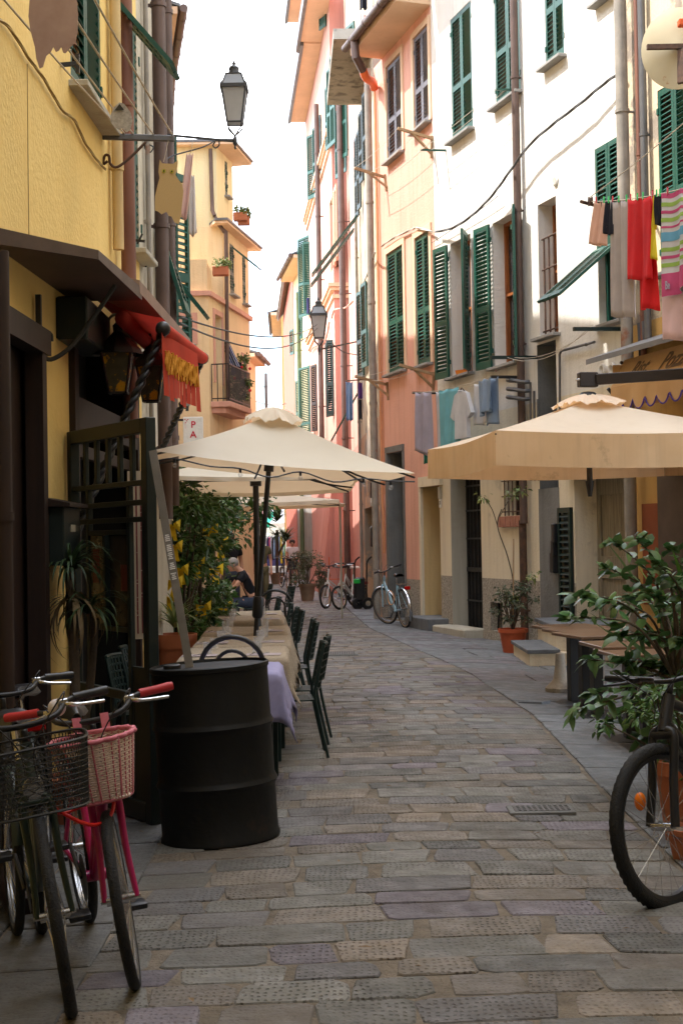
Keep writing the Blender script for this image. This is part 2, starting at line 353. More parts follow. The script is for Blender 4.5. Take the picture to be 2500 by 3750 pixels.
def finish(h, walls, mats, bands=(), depth=5, top=True, flank=True, mi=0):
    mb = MB()
    for k, W in enumerate(walls): W.mesh(mb, mi if isinstance(mi, int) else mi[k], bands)
    A, B = walls[0], walls[-1]; z0, z1 = A.z0, max(A.z1, B.z1)
    pa = A.a; pb = B.b; qa = pa - A.n * depth; qb = pb - B.n * depth
    mb.cm = 0
    if flank:
        mb.quad(pa + Z * z0, qa + Z * z0, qa + Z * z1, pa + Z * z1); mb.quad(pb + Z * z0, qb + Z * z0, qb + Z * z1, pb + Z * z1); mb.quad(qa + Z * z0, qb + Z * z0, qb + Z * z1, qa + Z * z1)
    if top: mb.add([W.a + Z * z1 for W in walls] + [pb + Z * z1, qb + Z * z1, qa + Z * z1], [tuple(range(len(walls) + 3))])
    return mb.build('wall', mats, h, fix=False)
def eave(h, W, over=.5, th=.16, u0=0, u1=None, z=None, soff='soffit', gut=True, rise=.0, name='roof', cap='slate', gr=.07, inn=3.0):
    u1 = W.L if u1 is None else u1; z = W.z1 if z is None else z
    mb = MB(); mb.cm = 0
    mb.hexa([W.pt(u0, z, -.05), W.pt(u1, z, -.05), W.pt(u1, z + rise, over), W.pt(u0, z + rise, over), W.pt(u0, z + th, -.05), W.pt(u1, z + th, -.05), W.pt(u1, z + th + rise, over), W.pt(u0, z + th + rise, over)])
    mb.cm = 1; zz = z + th + .003
    mb.hexa([W.pt(u0, zz + inn * .35, -inn), W.pt(u1, zz + inn * .35, -inn), W.pt(u1, zz + rise, over + .05), W.pt(u0, zz + rise, over + .05)] + [W.pt(u0, zz + inn * .35 + .05, -inn), W.pt(u1, zz + inn * .35 + .05, -inn), W.pt(u1, zz + rise + .05, over + .05), W.pt(u0, zz + rise + .05, over + .05)])
    r = mb.build(name, [soff, cap], h)
    if gut:
        g = MB(); zc = z + th + rise - .02; g.tube([W.pt(u0, zc, over + .07 + gr * .5), W.pt(u1, zc, over + .07 + gr * .5)], gr, 12)
        n = int((u1 - u0) / .9)
        for i in range(n): g.tube([W.pt(u0 + (i + .5) * .9, zc, over + .07 + gr * .5), W.pt(u0 + (i + .5) * .9 + .03, zc, over + .07 + gr * .5)], gr * 1.12, 12)
        g.build('gutter', 'bronze', h, smooth='auto')
    return r
# ================================================================ GROUND
def lerp_tab(t, y):
    for (a, b), (c, d) in zip(t, t[1:]):
        if y <= c: return b + (d - b) * (y - a) / (c - a)
    return t[-1][1]
XR = [(-12, 1.5), (8, 1.52), (12.2, 1.6), (16.1, 1.39), (23.7, .43), (30, .1), (40, -.5), (60, -1.9), (100, -3.4)]
XL = [(-12, -.9), (7, -.92), (12, -1.15), (18, -1.5), (30, -2.2), (34, -2.0), (45, -2.6), (60, -4), (100, -6.5)]
RWX = [(-12, 2.6), (12, 3.6), (12.1, 5.2), (17.2, 3.7), (24.3, 1.6), (31, .7), (40, .1), (50, -.8), (70, -2.3), (100, -3.9)]
def stone_material(name, dimple):
    m = mat(name, (1, 1, 1), rough=.72, col2=(.74, .74, .76), ns=9, bump=0, attr='Col', spec=.35, col3=(.09, .075, .06), s3=1.1, t3=(.52, .72))
    n = m.node_tree; N = n.nodes; L = n.links; b = N['Principled BSDF']
    tc = N.new('ShaderNodeTexCoord'); nb = N.new('ShaderNodeTexNoise'); nb.inputs['Scale'].default_value = 26; nb.inputs['Detail'].default_value = 7; nb.inputs['Roughness'].default_value = .65
    L.new(tc.outputs['Object'], nb.inputs['Vector'])
    mp = N.new('ShaderNodeMapping'); mp.inputs['Scale'].default_value = (40, 27, 0); L.new(tc.outputs['Object'], mp.inputs['Vector'])
    wn = N.new('ShaderNodeTexNoise'); wn.inputs['Scale'].default_value = 2.5; L.new(tc.outputs['Object'], wn.inputs['Vector'])
    ad = N.new('ShaderNodeVectorMath'); ad.operation = 'MULTIPLY_ADD'; ad.inputs[1].default_value = (3, 3, 0); L.new(wn.outputs['Color'], ad.inputs[0]); L.new(mp.outputs['Vector'], ad.inputs[2])
    vo = N.new('ShaderNodeTexVoronoi'); vo.inputs['Scale'].default_value = 1; vo.inputs['Randomness'].default_value = .4; vo.voronoi_dimensions = '2D'; L.new(ad.outputs[0], vo.inputs['Vector'])
    mr = N.new('ShaderNodeMapRange'); mr.inputs['From Min'].default_value = .12; mr.inputs['From Max'].default_value = .30; L.new(vo.outputs['Distance'], mr.inputs['Value'])
    at_ = N.new('ShaderNodeAttribute'); at_.attribute_name = 'Col'
    iv = N.new('ShaderNodeMath'); iv.operation = 'SUBTRACT'; iv.inputs[0].default_value = 1; L.new(mr.outputs[0], iv.inputs[1])
    wm = N.new('ShaderNodeTexNoise'); wm.inputs['Scale'].default_value = 3.2; wm.inputs['Detail'].default_value = 5; L.new(tc.outputs['Object'], wm.inputs['Vector'])
    wr_ = N.new('ShaderNodeMapRange'); wr_.inputs['From Min'].default_value = .30; wr_.inputs['From Max'].default_value = .55; L.new(wm.outputs['Fac'], wr_.inputs['Value'])
    ma = N.new('ShaderNodeMath'); ma.operation = 'MULTIPLY'; L.new(at_.outputs['Alpha'], ma.inputs[0]); L.new(wr_.outputs[0], ma.inputs[1])
    ml = N.new('ShaderNodeMath'); ml.operation = 'MULTIPLY'; L.new(iv.outputs[0], ml.inputs[0]); L.new(ma.outputs[0], ml.inputs[1])
    m2 = N.new('ShaderNodeMath'); m2.operation = 'MULTIPLY_ADD'; m2.inputs[1].default_value = -dimple; L.new(ml.outputs[0], m2.inputs[0]); L.new(nb.outputs['Fac'], m2.inputs[2])
    lw = N.new('ShaderNodeTexNoise'); lw.inputs['Scale'].default_value = 8; lw.inputs['Detail'].default_value = 3; L.new(tc.outputs['Object'], lw.inputs['Vector'])
    m3 = N.new('ShaderNodeMath'); m3.operation = 'MULTIPLY_ADD'; m3.inputs[1].default_value = 2.2; L.new(lw.outputs['Fac'], m3.inputs[0]); L.new(m2.outputs[0], m3.inputs[2])
    rr_ = N.new('ShaderNodeMapRange'); rr_.inputs['From Min'].default_value = .35; rr_.inputs['From Max'].default_value = .65; rr_.inputs['To Min'].default_value = .48; rr_.inputs['To Max'].default_value = .85; L.new(lw.outputs['Fac'], rr_.inputs['Value']); L.new(rr_.outputs[0], b.inputs['Roughness'])
    bp = N.new('ShaderNodeBump'); bp.inputs['Strength'].default_value = .7; bp.inputs['Distance'].default_value = .014
    L.new(m3.outputs[0], bp.inputs['Height']); L.new(bp.outputs['Normal'], b.inputs['Normal'])
    # grime sits in the chisel pits
    src = b.inputs['Base Color'].links[0].from_socket; mm = N.new('ShaderNodeMix'); mm.data_type = 'RGBA'; mm.blend_type = 'MULTIPLY'
    L.new(ml.outputs[0], mm.inputs['Factor']); L.new(src, mm.inputs['A']); mm.inputs['B'].default_value = (.52, .50, .48, 1); L.new(mm.outputs['Result'], b.inputs['Base Color'])
    return m
P['paver'] = stone_material('chiselled_paving_stone', .95); P['slab'] = stone_material('smooth_paving_slab', .15)
P['mortar'] = mat('sandy_mortar', (.235, .195, .150), col2=(.13, .11, .085), ns=7, bump=.8, bs=70, rough=.95, spec=.1)
P['earth'] = mat('ground_earth', (.12, .11, .10), rough=.95)
def stone(mb, quad, col, h, gap, inset=.008, rough=.012):
    # quad: four corners (x, y) counter-clockwise -> an irregular twelve-sided block with a worn rim
    q = [V((p[0], p[1], 0)) for p in quad]; c = sum(q, V((0, 0, 0))) / 4; pts = []
    for i in range(4):
        a, b = q[i], q[(i + 1) % 4]; L = (b - a).length; d = (b - a) / max(L, 1e-6); k = min(.012 + rnd.random() ** 2 * .045, L * .28)
        n = V((-d.y, d.x, 0)) if (V((-d.y, d.x, 0))).dot(c - a) > 0 else V((d.y, -d.x, 0))
        for t in (k, L * (.36 + .25 * rnd.random()), L - min(k * (.6 + rnd.random()), L * .3)): pts.append(a + d * t + n * (gap / 2 + rnd.random() * rough))
    tx, ty = rnd.uniform(-.008, .008), rnd.uniform(-.008, .008)
    zt = lambda p: gz(p.x, p.y) + h + (p.x - c.x) * tx + (p.y - c.y) * ty
    lo = [V((p.x, p.y, gz(p.x, p.y) - .01)) for p in pts]; mi = [V((p.x, p.y, zt(p) - .005)) for p in pts]
    tp = [];
    for p in pts: q_ = p + (c - p).normalized() * inset; tp.append(V((q_.x, q_.y, zt(q_))))
    n = len(pts); mb.cc = col
    mb.add(lo + mi + tp, [(i, (i + 1) % n, n + (i + 1) % n, n + i) for i in range(n)] + [(n + i, n + (i + 1) % n, 2 * n + (i + 1) % n, 2 * n + i) for i in range(n)] + [tuple(range(2 * n, 3 * n))])
mb = MB(); y = 1.8
TINT = [((.175, .167, .143), 7), ((.185, .158, .126), 4), ((.160, .150, .142), 3), ((.165, .143, .155), 2.2), ((.21, .172, .13), 1.5), ((.130, .126, .112), 1.6)]
def tint():
    r = rnd.random() * sum(t[1] for t in TINT)
    for c, w_ in TINT:
        r -= w_
        if r <= 0: break
    k = rnd.uniform(.78, 1.22); return tuple(x * k for x in c)
while y < 92:
    dep = rnd.uniform(.19, .30) if y < 45 else .5
    xl, xr = lerp_tab(XL, y), lerp_tab(XR, y); tl = .03 + .12 * min(1, max(0, (y - 6) / 12)); c = (xl + xr) / 2
    f0 = lambda x: y + tl * (x - c) + .02 * sin(x * 3 + y); f1 = lambda x: y + dep + tl * (x - c) + .02 * sin(x * 3 + y + dep)
    x = xl + rnd.uniform(-.2, .05)
    while x < xr - .05:
        L = rnd.choice((rnd.uniform(.24, .38), rnd.uniform(.32, .52))) * (1 if y < 45 else 1.6); x1 = min(x + L, xr + .02)
        if xr - x1 < .15: x1 = xr
        jx0, jx1 = rnd.uniform(-.02, .02), rnd.uniform(-.02, .02)
        if not (.62 < (x + x1) / 2 < 1.27 and 7.88 < y + dep / 2 < 8.62 and False):
            stone(mb, [(x + jx0, f0(x)), (x1 + jx1, f0(x1)), (x1 - jx1, f1(x1)), (x - jx0, f1(x))], (*tint(), rnd.choice((.25, .5, .7, .85, 1))), rnd.uniform(.003, .008), rnd.choice((.000, .001, .002, .005, .012)), .006, .005)
        x = x1 + rnd.choice((0, 0, 0, 0, .02, .05))
    y += dep + .002
o = mb.build('road', P['paver'], fix=False); tag(o, kind='structure')
mb = MB(); y = 1.5
while y < 40:
    dep = rnd.uniform(.42, .75); xr = lerp_tab(XR, y) + .015; x = xr
    while x < lerp_tab(RWX, y):
        L = rnd.uniform(.6, 1.1); k = rnd.uniform(.85, 1.12)
        base = (.17, .178, .182) if rnd.random() < .75 else (.16, .15, .158)
        sl = .09; X0, X1 = lerp_tab(XR, y) + .015, lerp_tab(XR, y + dep) + .015
        sh0 = X0 - xr; sh1 = X1 - xr
        stone(mb, [(x + sh0, y + sl * (x - xr)), (x + L + sh0, y + sl * (x + L - xr)), (x + L + sh1, y + dep + sl * (x + L - xr)), (x + sh1, y + dep + sl * (x - xr))], (*(b_ * k for b_ in base), .4), rnd.uniform(.012, .018), rnd.choice((.004, .008, .014)), .008, .006)
        x += L
    y += dep
o = mb.build('pavement', P['slab'], fix=False); tag(o, kind='structure')
mb = MB(); y = 1.5
while y < 34:
    dep = rnd.uniform(.5, .9); xl0, xl1 = lerp_tab(XL, y) - .02, lerp_tab(XL, y + dep) - .02
    for (a, b_) in ((0, .45), (.45, 1.3), (1.3, 3.4)):
        k = rnd.uniform(.75, 1.05)
        stone(mb, [(xl0 - b_, y), (xl0 - a, y), (xl1 - a, y + dep), (xl1 - b_, y + dep)], (.145 * k, .143 * k, .135 * k, .5), rnd.uniform(.010, .018), .012, .008, .006)
    y += dep
o = mb.build('pavement', P['slab'], fix=False); tag(o, kind='structure')
mb = MB(); mb.grid(lambda u, v: V((-9 + 16 * u, -12 + 120 * v, gz(-9 + 16 * u, -12 + 120 * v))), 64, 120)
o = mb.build('road_bed', P['mortar'], fix=False, smooth=True); tag(o, kind='structure')
mb = MB(); mb.quad((-400, -300, -.06), (400, -300, -.06), (400, 600, -.06), (-400, 600, -.06)); tag(mb.build('ground', P['earth'], fix=False), kind='structure')
mb = MB()
for _ in range(46):
    x, y = rnd.uniform(-1.1, 1.6), rnd.uniform(4.6, 16); c = V((x, y, gz(x, y) + .024)); a = rnd.uniform(0, 6.3); d = V((cos(a), sin(a), 0)); e = V((-sin(a), cos(a), 0)); l = rnd.uniform(.012, .03)
    mb.add([c - d * l, c + e * l * .35 + Z * .004, c + d * l, c - e * l * .35 + Z * .003], [(0, 1, 2), (0, 2, 3)])
o = mb.build('leaf_litter', mat('dry_leaf', (.30, .19, .09), col2=(.12, .08, .05), ns=3), fix=False); tag(o, 'scattered dry leaves and scraps lying on the paving', 'litter', kind='stuff')
# cast iron inspection covers let into the paving
def cover(x, y, w_, d, lab):
    t = thing('manhole_cover', lab, 'manhole cover', G(x, y)); z = gz(x, y) + .022
    mb = MB(); mb.aabb(x - w_ / 2, x + w_ / 2, y - d / 2, y + d / 2, z - .03, z, .004); mb.build('frame', 'greyjamb', t)
    mb = MB(); mb.aabb(x - w_ / 2 + .03, x + w_ / 2 - .03, y - d / 2 + .03, y + d / 2 - .03, z - .02, z + .003, .003)
    n = int(w_ / .03)
    for i in range(1, n - 1):
        for j in range(1, int(d / .04)): mb.aabb(x - w_ / 2 + .02 + i * .03, x - w_ / 2 + .036 + i * .03, y - d / 2 + j * .04, y - d / 2 + j * .04 + .02, z + .002, z + .006)
    mb.build('lid', P['steel_dark'], t)
P['steel_dark'] = mat('worn_cast_iron', (.11, .105, .10), col2=(.07, .065, .06), ns=10, rough=.55, metal=.3, bump=.3, bs=80)
g = gnd(1978, 2975); cover(g.x, g.y, .36, .22, 'worn rectangular iron inspection cover set in the stones near the mountain bike')
g = gnd(1240, 2398); cover(g.x, g.y, .5, .5, 'square ribbed drain grate set in the paving beside the row of cafe chairs')
# ================================================================ RIGHT SIDE
P['ochrelight'] = plaster('light_ochre_plaster', (.70, .50, .24))
# ---- white house
W = Wall((1.63, 23.6), (3.54, 17.2), -.2, 11.3); h = house('white_house', 'tall white plastered house with green shutters, between the salmon house and the ochre one', [W], None)
win(h, W, 1652, 1728, 70, 526); win(h, W, 1811, 1902, -60, 402); win(h, W, 1993, 2061, -230, 255); win(h, W, 2183, 2262, -420, 22)
win(h, W, 1652, 1726, 893, 1386, 'open', ang=(170, 148), depth=.24, proud=.06); win(h, W, 1807, 1896, 817, 1350, 'open', ang=(172, 158), depth=.24, proud=.06)
win(h, W, 1972, 2039, 750, 1242, 'none', depth=.28)
_, wr = win(h, W, 2186, 2281, 542, 1200, 'none', depth=.16, frame='green')
# upper closed half and pushed out lower half of the shuttered window
ub = MB(); u0, u1, z0, z1 = wr; zm = W.uz(2186, 925)[1]; hw = (u1 - u0) / 2
for k in range(2):
    ub = MB(); leaf(ub, W.pt(u0 + k * hw + .005, zm, .0), W.eu, Z, hw - .01, z1 - zm - .01, None); ub.build('shutter', 'green', h)
flap(h, W, 2188, 2279, 922, 0, 50, 1.05)
# rusty bars of the niche window
mb = MB(); ua = W.uz(2003, 1000)[0]; ub_ = W.uz(2037, 1000)[0]; zt = W.uz(2020, 790)[1]; zb = W.uz(2020, 1235)[1]
for k in range(4): u = W.uz(1978, 1000)[0] + .02 + k * (ub_ - W.uz(1978, 1000)[0]) / 3.3; mb.tube([W.pt(u, zb, -.05), W.pt(u, zb + (zt - zb) * .85, -.05)], .014, 6)
for k in range(4): z = zb + .12 + k * (zt - zb) * .26; mb.tube([W.pt(W.uz(1976, 1000)[0], z, -.035), W.pt(W.uz(2039, 1000)[0], z, -.035)], .012, 6)
mb.build('window_grille', 'rust', h)
c = W.at(2035, 663, .01); mb = MB(); mb.lathe([(.001, .02), (.06, .02), (.075, 0)], c, W.n, 18)
for k in range(-3, 4): mb.box(c + Z * k * .016 + W.n * .024, W.eu * .045, W.n * .003, Z * .003)
mb.build('vent', 'white', h)
# ground floor
def door(h, W, xl, xr, yt, yb, depth, rm=None):
    ym = (yt + yb) / 2; u0 = W.uz(xl, ym)[0]; u1 = W.uz(xr, ym)[0]; z1 = W.uz(xl, yt)[1]; z0 = W.uz(xl, yb)[1]
    W.hole(u0, u1, z0, z1, depth, rm); return u0, u1, z0, z1
def panel(h, W, u0, u1, z0, z1, d, m, name='door', th=.02, planks=0):
    mb = MB()
    if planks:
        for i in range(planks): a = u0 + (u1 - u0) * i / planks; mb.box(W.pt(a + (u1 - u0) / planks / 2, (z0 + z1) / 2, d), W.eu * ((u1 - u0) / planks / 2 - .004), W.n * th, Z * (z1 - z0) / 2, .004)
    else: mb.box(W.pt((u0 + u1) / 2, (z0 + z1) / 2, d), W.eu * (u1 - u0) / 2, W.n * th, Z * (z1 - z0) / 2)
    return mb.build(name, m, h)
# barred door beside the house number
u0, u1, z0, z1 = door(h, W, 1652, 1762, 1690, 2322, .30, 3); ug = W.uz(1708, 2000)[0]
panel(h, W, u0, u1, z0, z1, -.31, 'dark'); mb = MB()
n = 8; ga = u0 + (u1 - u0) * .42
for k in range(n + 1): u = u0 + .02 + (u1 - u0 - .04) * k / n; mb.tube([W.pt(u, z0, -.27), W.pt(u, z1, -.27)], .011, 6)
for z in (z0 + .1, z0 + .55, z0 + 1.05, z0 + 1.55, z0 + 2.0, z0 + 2.4): mb.box(W.pt((u0 + u1) / 2, z, -.265), W.eu * (u1 - u0) / 2, W.n * .008, Z * (.035 if abs(z - z0 - 1.05) < .01 else .014))
mb.build('door_grille', 'black', h)
# niche for meters, barred low window with a brick sill
u0, u1, z0, z1 = door(h, W, 1795, 1838, 2205, 2308, .2); panel(h, W, u0, u1, z0, z1, -.19, 'greyjamb', 'hatch')
mb = MB(); mb.ball(W.pt((u0 + u1) / 2 + .02, (z0 + z1) / 2 + .05, -.1), .05, 10); mb.tube([W.pt(u0 + .05, z0, -.1), W.pt(u0 + .05, z1, -.12)], .015, 6); mb.build('water_meter', 'blackplastic', h, smooth=True)
_, (u0, u1, z0, z1) = win(h, W, 1850, 1914, 1690, 1890, 'none', depth=.22, frame='darkwood', sill=False)
mb = MB()
for k in range(5): u = u0 + .03 + (u1 - u0 - .06) * k / 4; mb.tube([W.pt(u, z0, .03), W.pt(u, z1, .03)], .011, 6)
for k in range(4): z = z0 + .06 + k * (z1 - z0) * .28; mb.tube([W.pt(u0 - .04, z, .045), W.pt(u1 + .04, z, .045)], .010, 6)
mb.build('window_grille', 'rust', h)
P['brick'] = mat('sill_brick', (.45, .20, .13), col2=(.33, .14, .09), ns=8, bump=.4, bs=40)
mb = MB(); n = 9
for k in range(n): a = u0 - .14 + (u1 - u0 + .2) * k / n; mb.box(W.pt(a + .03, z0 - .085, .02), W.eu * .028, W.n * .05, Z * .08, .005)
mb.build('sill', 'brick', h)
# grey rendered doorway right of the downpipe, shutter door, weathered wooden door
u0, u1, z0, z1 = door(h, W, 1975, 2044, 1262, 2290, .34, 4); panel(h, W, u0, u1, z0, z1, -.33, 'greyjamb', 'door_recess')
mb = MB(); ua = W.uz(1972, 1800)[0]; ub_ = W.uz(2045, 1800)[0]
panel(h, W, ua, W.uz(2046, 1800)[0], z0, W.uz(1985, 1790)[1], -.02, P['greyjamb'], 'door_jamb', .03)
u0, u1, z0, z1 = door(h, W, 2052, 2100, 1860, 2280, .05); mb = MB(); leaf(mb, W.pt(u0 + .01, z0, .03), W.eu, Z, u1 - u0 - .02, z1 - z0, None, .085); mb.build('shutter_door', 'dgreen', h)
u0, u1, z0, z1 = door(h, W, 2106, 2294, 1745, 2330, .38)
uj = u0 + .02; ud = W.uz(2200, 2000)[0]
P['doorjamb'] = P['lowcream']
mb = MB()
for k in range(7): a = u0 + (u1 - u0) * k / 7; mb.box(W.pt(a + (u1 - u0) / 14, (z0 + z1) / 2, -.36), W.eu * ((u1 - u0) / 14 - .003), W.n * .012, Z * (z1 - z0) / 2)
for (za, zb_) in ((.0, .12), (.36, .50), (.88, 1.)): mb.box(W.pt((u0 + u1) / 2, z0 + (z1 - z0) * (za + zb_) / 2, -.335), W.eu * (u1 - u0) / 2, W.n * .014, Z * (z1 - z0) * (zb_ - za) / 2, .005)
for ua in (u0 + .05, u1 - .06): mb.box(W.pt(ua, (z0 + z1) / 2, -.335), W.eu * .05, W.n * .015, Z * (z1 - z0) / 2)
mb.build('door', 'greywood', h)
mb = MB(); mb.box(W.pt((u0 + u1) / 2, z1 + .04, .04), W.eu * ((u1 - u0) / 2 + .12), W.n * .07, Z * .03); mb.build('lintel', 'stone', h)
pipe(h, W, 1917, -200, 1905, .055, 'bronze', .09, kick=(0, .05, 0)); pipe(h, W, 1938, 1905, 2390, .055, 'rust', .09)
z0 = .95; finish(h, [W], ['cream', 'pebble', 'lowcream', 'sand', 'greyjamb'], bands=((.95, 1), (3.45, 2)))
eave(h, W, .9, .18, u0=0, u1=W.L)
WW = W
# gas pipes at the wall, orange basket and rag on the sills are things of their own (see below)
mb = MB()
for k, (dx, dy) in enumerate(((0, 0), (0, 32), (0, 62))):
    a = W.at(1897 + dx, 1395 + dy, .10); b_ = W.at(1955, 1400 + dy, .10); pts = smoothpath([a - W.n * .1, a + W.n * .06 + W.eu * .02, a + W.eu * .12 + W.n * .10, b_ + W.n * .08, b_ + W.eu * .05], 3); mb.tube(pts, .028, 8)
    mb.tube([W.at(1957 + k * 14, 1400 + dy, .07), W.at(1960 + k * 14, 1760, .07)], .018, 6)
mb.build('gas_pipe', 'lead', h, smooth='auto')
mb = MB(); q = [W.at(2062, 1660, .05), W.at(2060, 1298, .05), W.at(2066, 1285, .05), W.at(2188, 1253, .05)]; mb.tube(q, .018, 8); mb.ball(W.at(2160, 1262, .06), .025, 8); mb.build('water_pipe', 'lead', h, smooth='auto')
for (px, py) in ((2222, 1355), (2258, 1352)):
    c = W.at(px, py, .0); mb = MB(); mb.lathe([(.055, 0), (.055, .06), (.08, .06), (.08, .09), (.055, .09), (.05, .02), (.001, .02)], c, W.n, 18); mb.build('vent_pipe', 'white', h, smooth='auto')
# low plinth stones and steps against the white house
def steps_():
    t = thing('door_steps', 'slate topped yellow plaster steps up to the grey doorway', 'steps', G(2.5, 18.3))
    n = W.n; eu = W.eu
    MB().aabb(2.23, 2.74, 17.15, 18.75, 0, .165).build('base', 'lowcream', t); MB().aabb(2.60, 3.55, 17.45, 19.1, 0, .43).build('base', 'lowcream', t)
    MB().aabb(2.20, 2.597, 17.12, 18.78, .167, .215, .006).build('tread', 'slate', t); MB().aabb(2.56, 3.40, 17.42, 19.13, .432, .485, .006).build('tread', 'slate', t)
steps_()
t = thing('door_step', 'low worn stone step under the barred door', 'step', W.pt(1, 0)); mb = MB(); ua = W.uz(1645, 2330)[0]; ub_ = W.uz(1766, 2330)[0]
mb.box(W.pt((ua + ub_) / 2, .07, .1), W.eu * (ub_ - ua) / 2, W.n * .2, Z * .09, .02); mb.build('slab', 'sand', t)
# ---- salmon house
W = Wall((.745, 26.8), (1.63, 23.6), -.2, 10.48); h = house('salmon_house', 'narrow salmon plastered house with grey upper shutters and an orange pipe elbow at its gutter', [W], None)
win(h, W, 1419, 1473, 245, 600, m='greyshut', sur='soffit', sillm='stone'); win(h, W, 1517, 1572, 140, 492, m='greyshut', sur='soffit')
win(h, W, 1421, 1481, 930, 1376, sur='soffit'); win(h, W, 1525, 1577, 872, 1348, sur='soffit')
u0, u1, z0, z1 = door(h, W, 1427, 1482, 1660, 2262, .28, 3); panel(h, W, u0, u1, z0, z1, -.27, 'dgreen'); mb = MB()
for (a, b_) in ((u0 - .13, u0 - .002), (u1 + .002, u1 + .05)): mb.box(W.pt((a + b_) / 2, (z0 + z1) / 2, .01), W.eu * (b_ - a) / 2, W.n * .02, Z * (z1 - z0) / 2)
mb.box(W.pt((u0 + u1) / 2 - .04, z1 + .06, .012), W.eu * ((u1 - u0) / 2 + .09), W.n * .022, Z * .055); mb.build('door_jamb', 'greyjamb', h)
u0, u1, z0, z1 = door(h, W, 1552, 1618, 1785, 2300, .45, 4); panel(h, W, u0, u1, z0, z1, -.44, 'darkwood', planks=4)
mb = MB(); mb.box(W.pt((u0 + u1) / 2, z1 + .09, .02), W.eu * ((u1 - u0) / 2 + .09), W.n * .04, Z * .085); mb.box(W.pt(u0 - .06, (z0 + z1) / 2, .015), W.eu * .055, W.n * .03, Z * (z1 - z0) / 2); mb.build('door_surround', 'lowcream', h)
mb = MB(); mb.box(W.pt((u0 + u1) / 2 + .1, .13, .05), W.eu * ((u1 - u0) / 2 + .14), W.n * .3, Z * .12, .01); mb.build('threshold', 'slate', h)
finish(h, [W], ['salmon', 'pebble', 'salmon', 'greyjamb', 'ochrelight'], bands=((.85, 1), (3.65, 2)), flank=False)
eave(h, W, .6, .14, u0=.55, rise=.02)
# rainwater pipe leaving the gutter end, orange elbow, long pale pipe
e = W.pt(1.1, 10.55, .68); f = [e, e - Z * .5 - W.n * .05, e - Z * 1.0 - W.n * .2]
mb = MB(); mb.tube([e + Z * .05, e - Z * .25 - W.n * .02, at(1329, 258, 25.9)], .075, 12); mb.build('downpipe', 'bronze', h, smooth='auto')
mb = MB(); mb.tube(smoothpath([at(1329, 255, 25.9), at(1340, 285, 26.0), at(1362, 300, 26.3), at(1370, 322, 26.5)], 4), .078, 12); mb.build('pipe_elbow', 'orangepipe', h, smooth='auto')
mb = MB(); mb.tube([W.pt(.02, W.uz(1376, 245)[1], .12), W.pt(.03, 0, .12)], .065, 12)
for z in (2.2, 4.1, 6, 7.9): mb.tube([W.pt(.02, z, .12), W.pt(.02, z + .05, .12)], .078, 12)
mb.build('downpipe', 'greypipe', h, smooth='auto')
mb = MB(); mb.tube([W.pt(.22, W.uz(1388, 280)[1], .04), W.pt(.22, 2.2, .04), W.pt(.27, 2.1, .04), W.pt(.27, 1.3, .04)], .022, 8); mb.tube([W.pt(.30, 9, .02), W.pt(.30, 2.4, .02)], .010, 6); mb.build('conduit', P['salmonpipe'] if 'salmonpipe' in P else mat('painted_conduit', (.66, .30, .14)), h, smooth='auto')
mb = MB(); a = W.at(1610, 1815, .03); ub = W.uz(1630, 1850)
WP = W
# ---- cream worn house (near part) and pale pink part
W = Wall((.481, 33.4), (.745, 26.8), -.2, 17.5); h = house('worn_cream_house', 'narrow cream house with flaking plaster and dark edge-on shutters between two pink houses', [W], None)
for (px, a, b_, wd) in ((1333, 388, 668, .42), (1350, 312, 622, .45), (1361, 312, 610, .4)): openleaf(h, W, px, a, b_, wd, 172, 'dgreen')
openleaf(h, W, 1334, 1052, 1385, .5, 168); openleaf(h, W, 1348, 1020, 1345, .5, 170); openleaf(h, W, 1371, 1190, 1330, .4, 172)
mb = MB();
W.hole(W.uz(1335, 1250)[0], W.uz(1345, 1250)[0], W.uz(1340, 1380)[1], W.uz(1340, 1060)[1], .2); W.hole(W.uz(1350, 500)[0], W.uz(1362, 500)[0], W.uz(1350, 640)[1], W.uz(1350, 330)[1], .2)
u0, u1, z0, z1 = door(h, W, 1338, 1368, 1862, 2225, .3); panel(h, W, u0, u1, z0, z1, -.29, 'beigewall', 'bricked_door')
u0, u1, z0, z1 = door(h, W, 1345, 1368, 1700, 1815, .2); panel(h, W, u0, u1, z0, z1, -.19, 'beigewall', 'blocked_window')
finish(h, [W], ['worn', 'wornlow'], bands=((3.9, 1),), mi=0)
mb = MB();                               # concrete balcony slab seen from below, with its parapet
q = [W.at(1362, 385, 0), W.at(1362, 385, 0) + W.eu * 2.9, W.at(1362, 385, 0) + W.eu * 2.9 + W.n * .75, W.at(1362, 385, 0) + W.n * .75]
z = W.uz(1362, 390)[1]
z = 11.05; A = W.pt(2.5, z, 0); B_ = W.pt(W.L, z, 0); o_ = W.n * .74; mb.hexa([A, B_, B_ + o_, A + o_, A + Z * .2, B_ + Z * .2, B_ + o_ + Z * .2, A + o_ + Z * .2]); mb.build('balcony_slab', 'concrete', h)
mb = MB(); mb.bar(W.at(1370, 1795, .06), W.at(1376, 1795, .06), .1, .3); mb.build('letter_box_base', 'black', h)
pipe(h, W, 1322, 500, 2230, .035, 'greypipe', .06, name='conduit')
WK = W
W = Wall((.30, 38.9), (.481, 33.4), -.2, 17.5); h = house('pale_pink_house', 'pale pink slim house front beside the brown downpipe, pushed-out green shutters above', [W], None)
for (px, a, b_) in ((1316, 478, 800), (1324, 455, 770)): openleaf(h, W, px, a, b_, .4, 172, 'dgreen')
openleaf(h, W, 1302, 60, 300, .6, 160)
big = MB(); u, z1 = W.uz(1300, 130); _, z0 = W.uz(1300, 452)
leaf(big, W.pt(1.2, z0, .05), W.n * .3 - W.eu, Z, .9, z1 - z0); big.build('shutter', 'green', h)
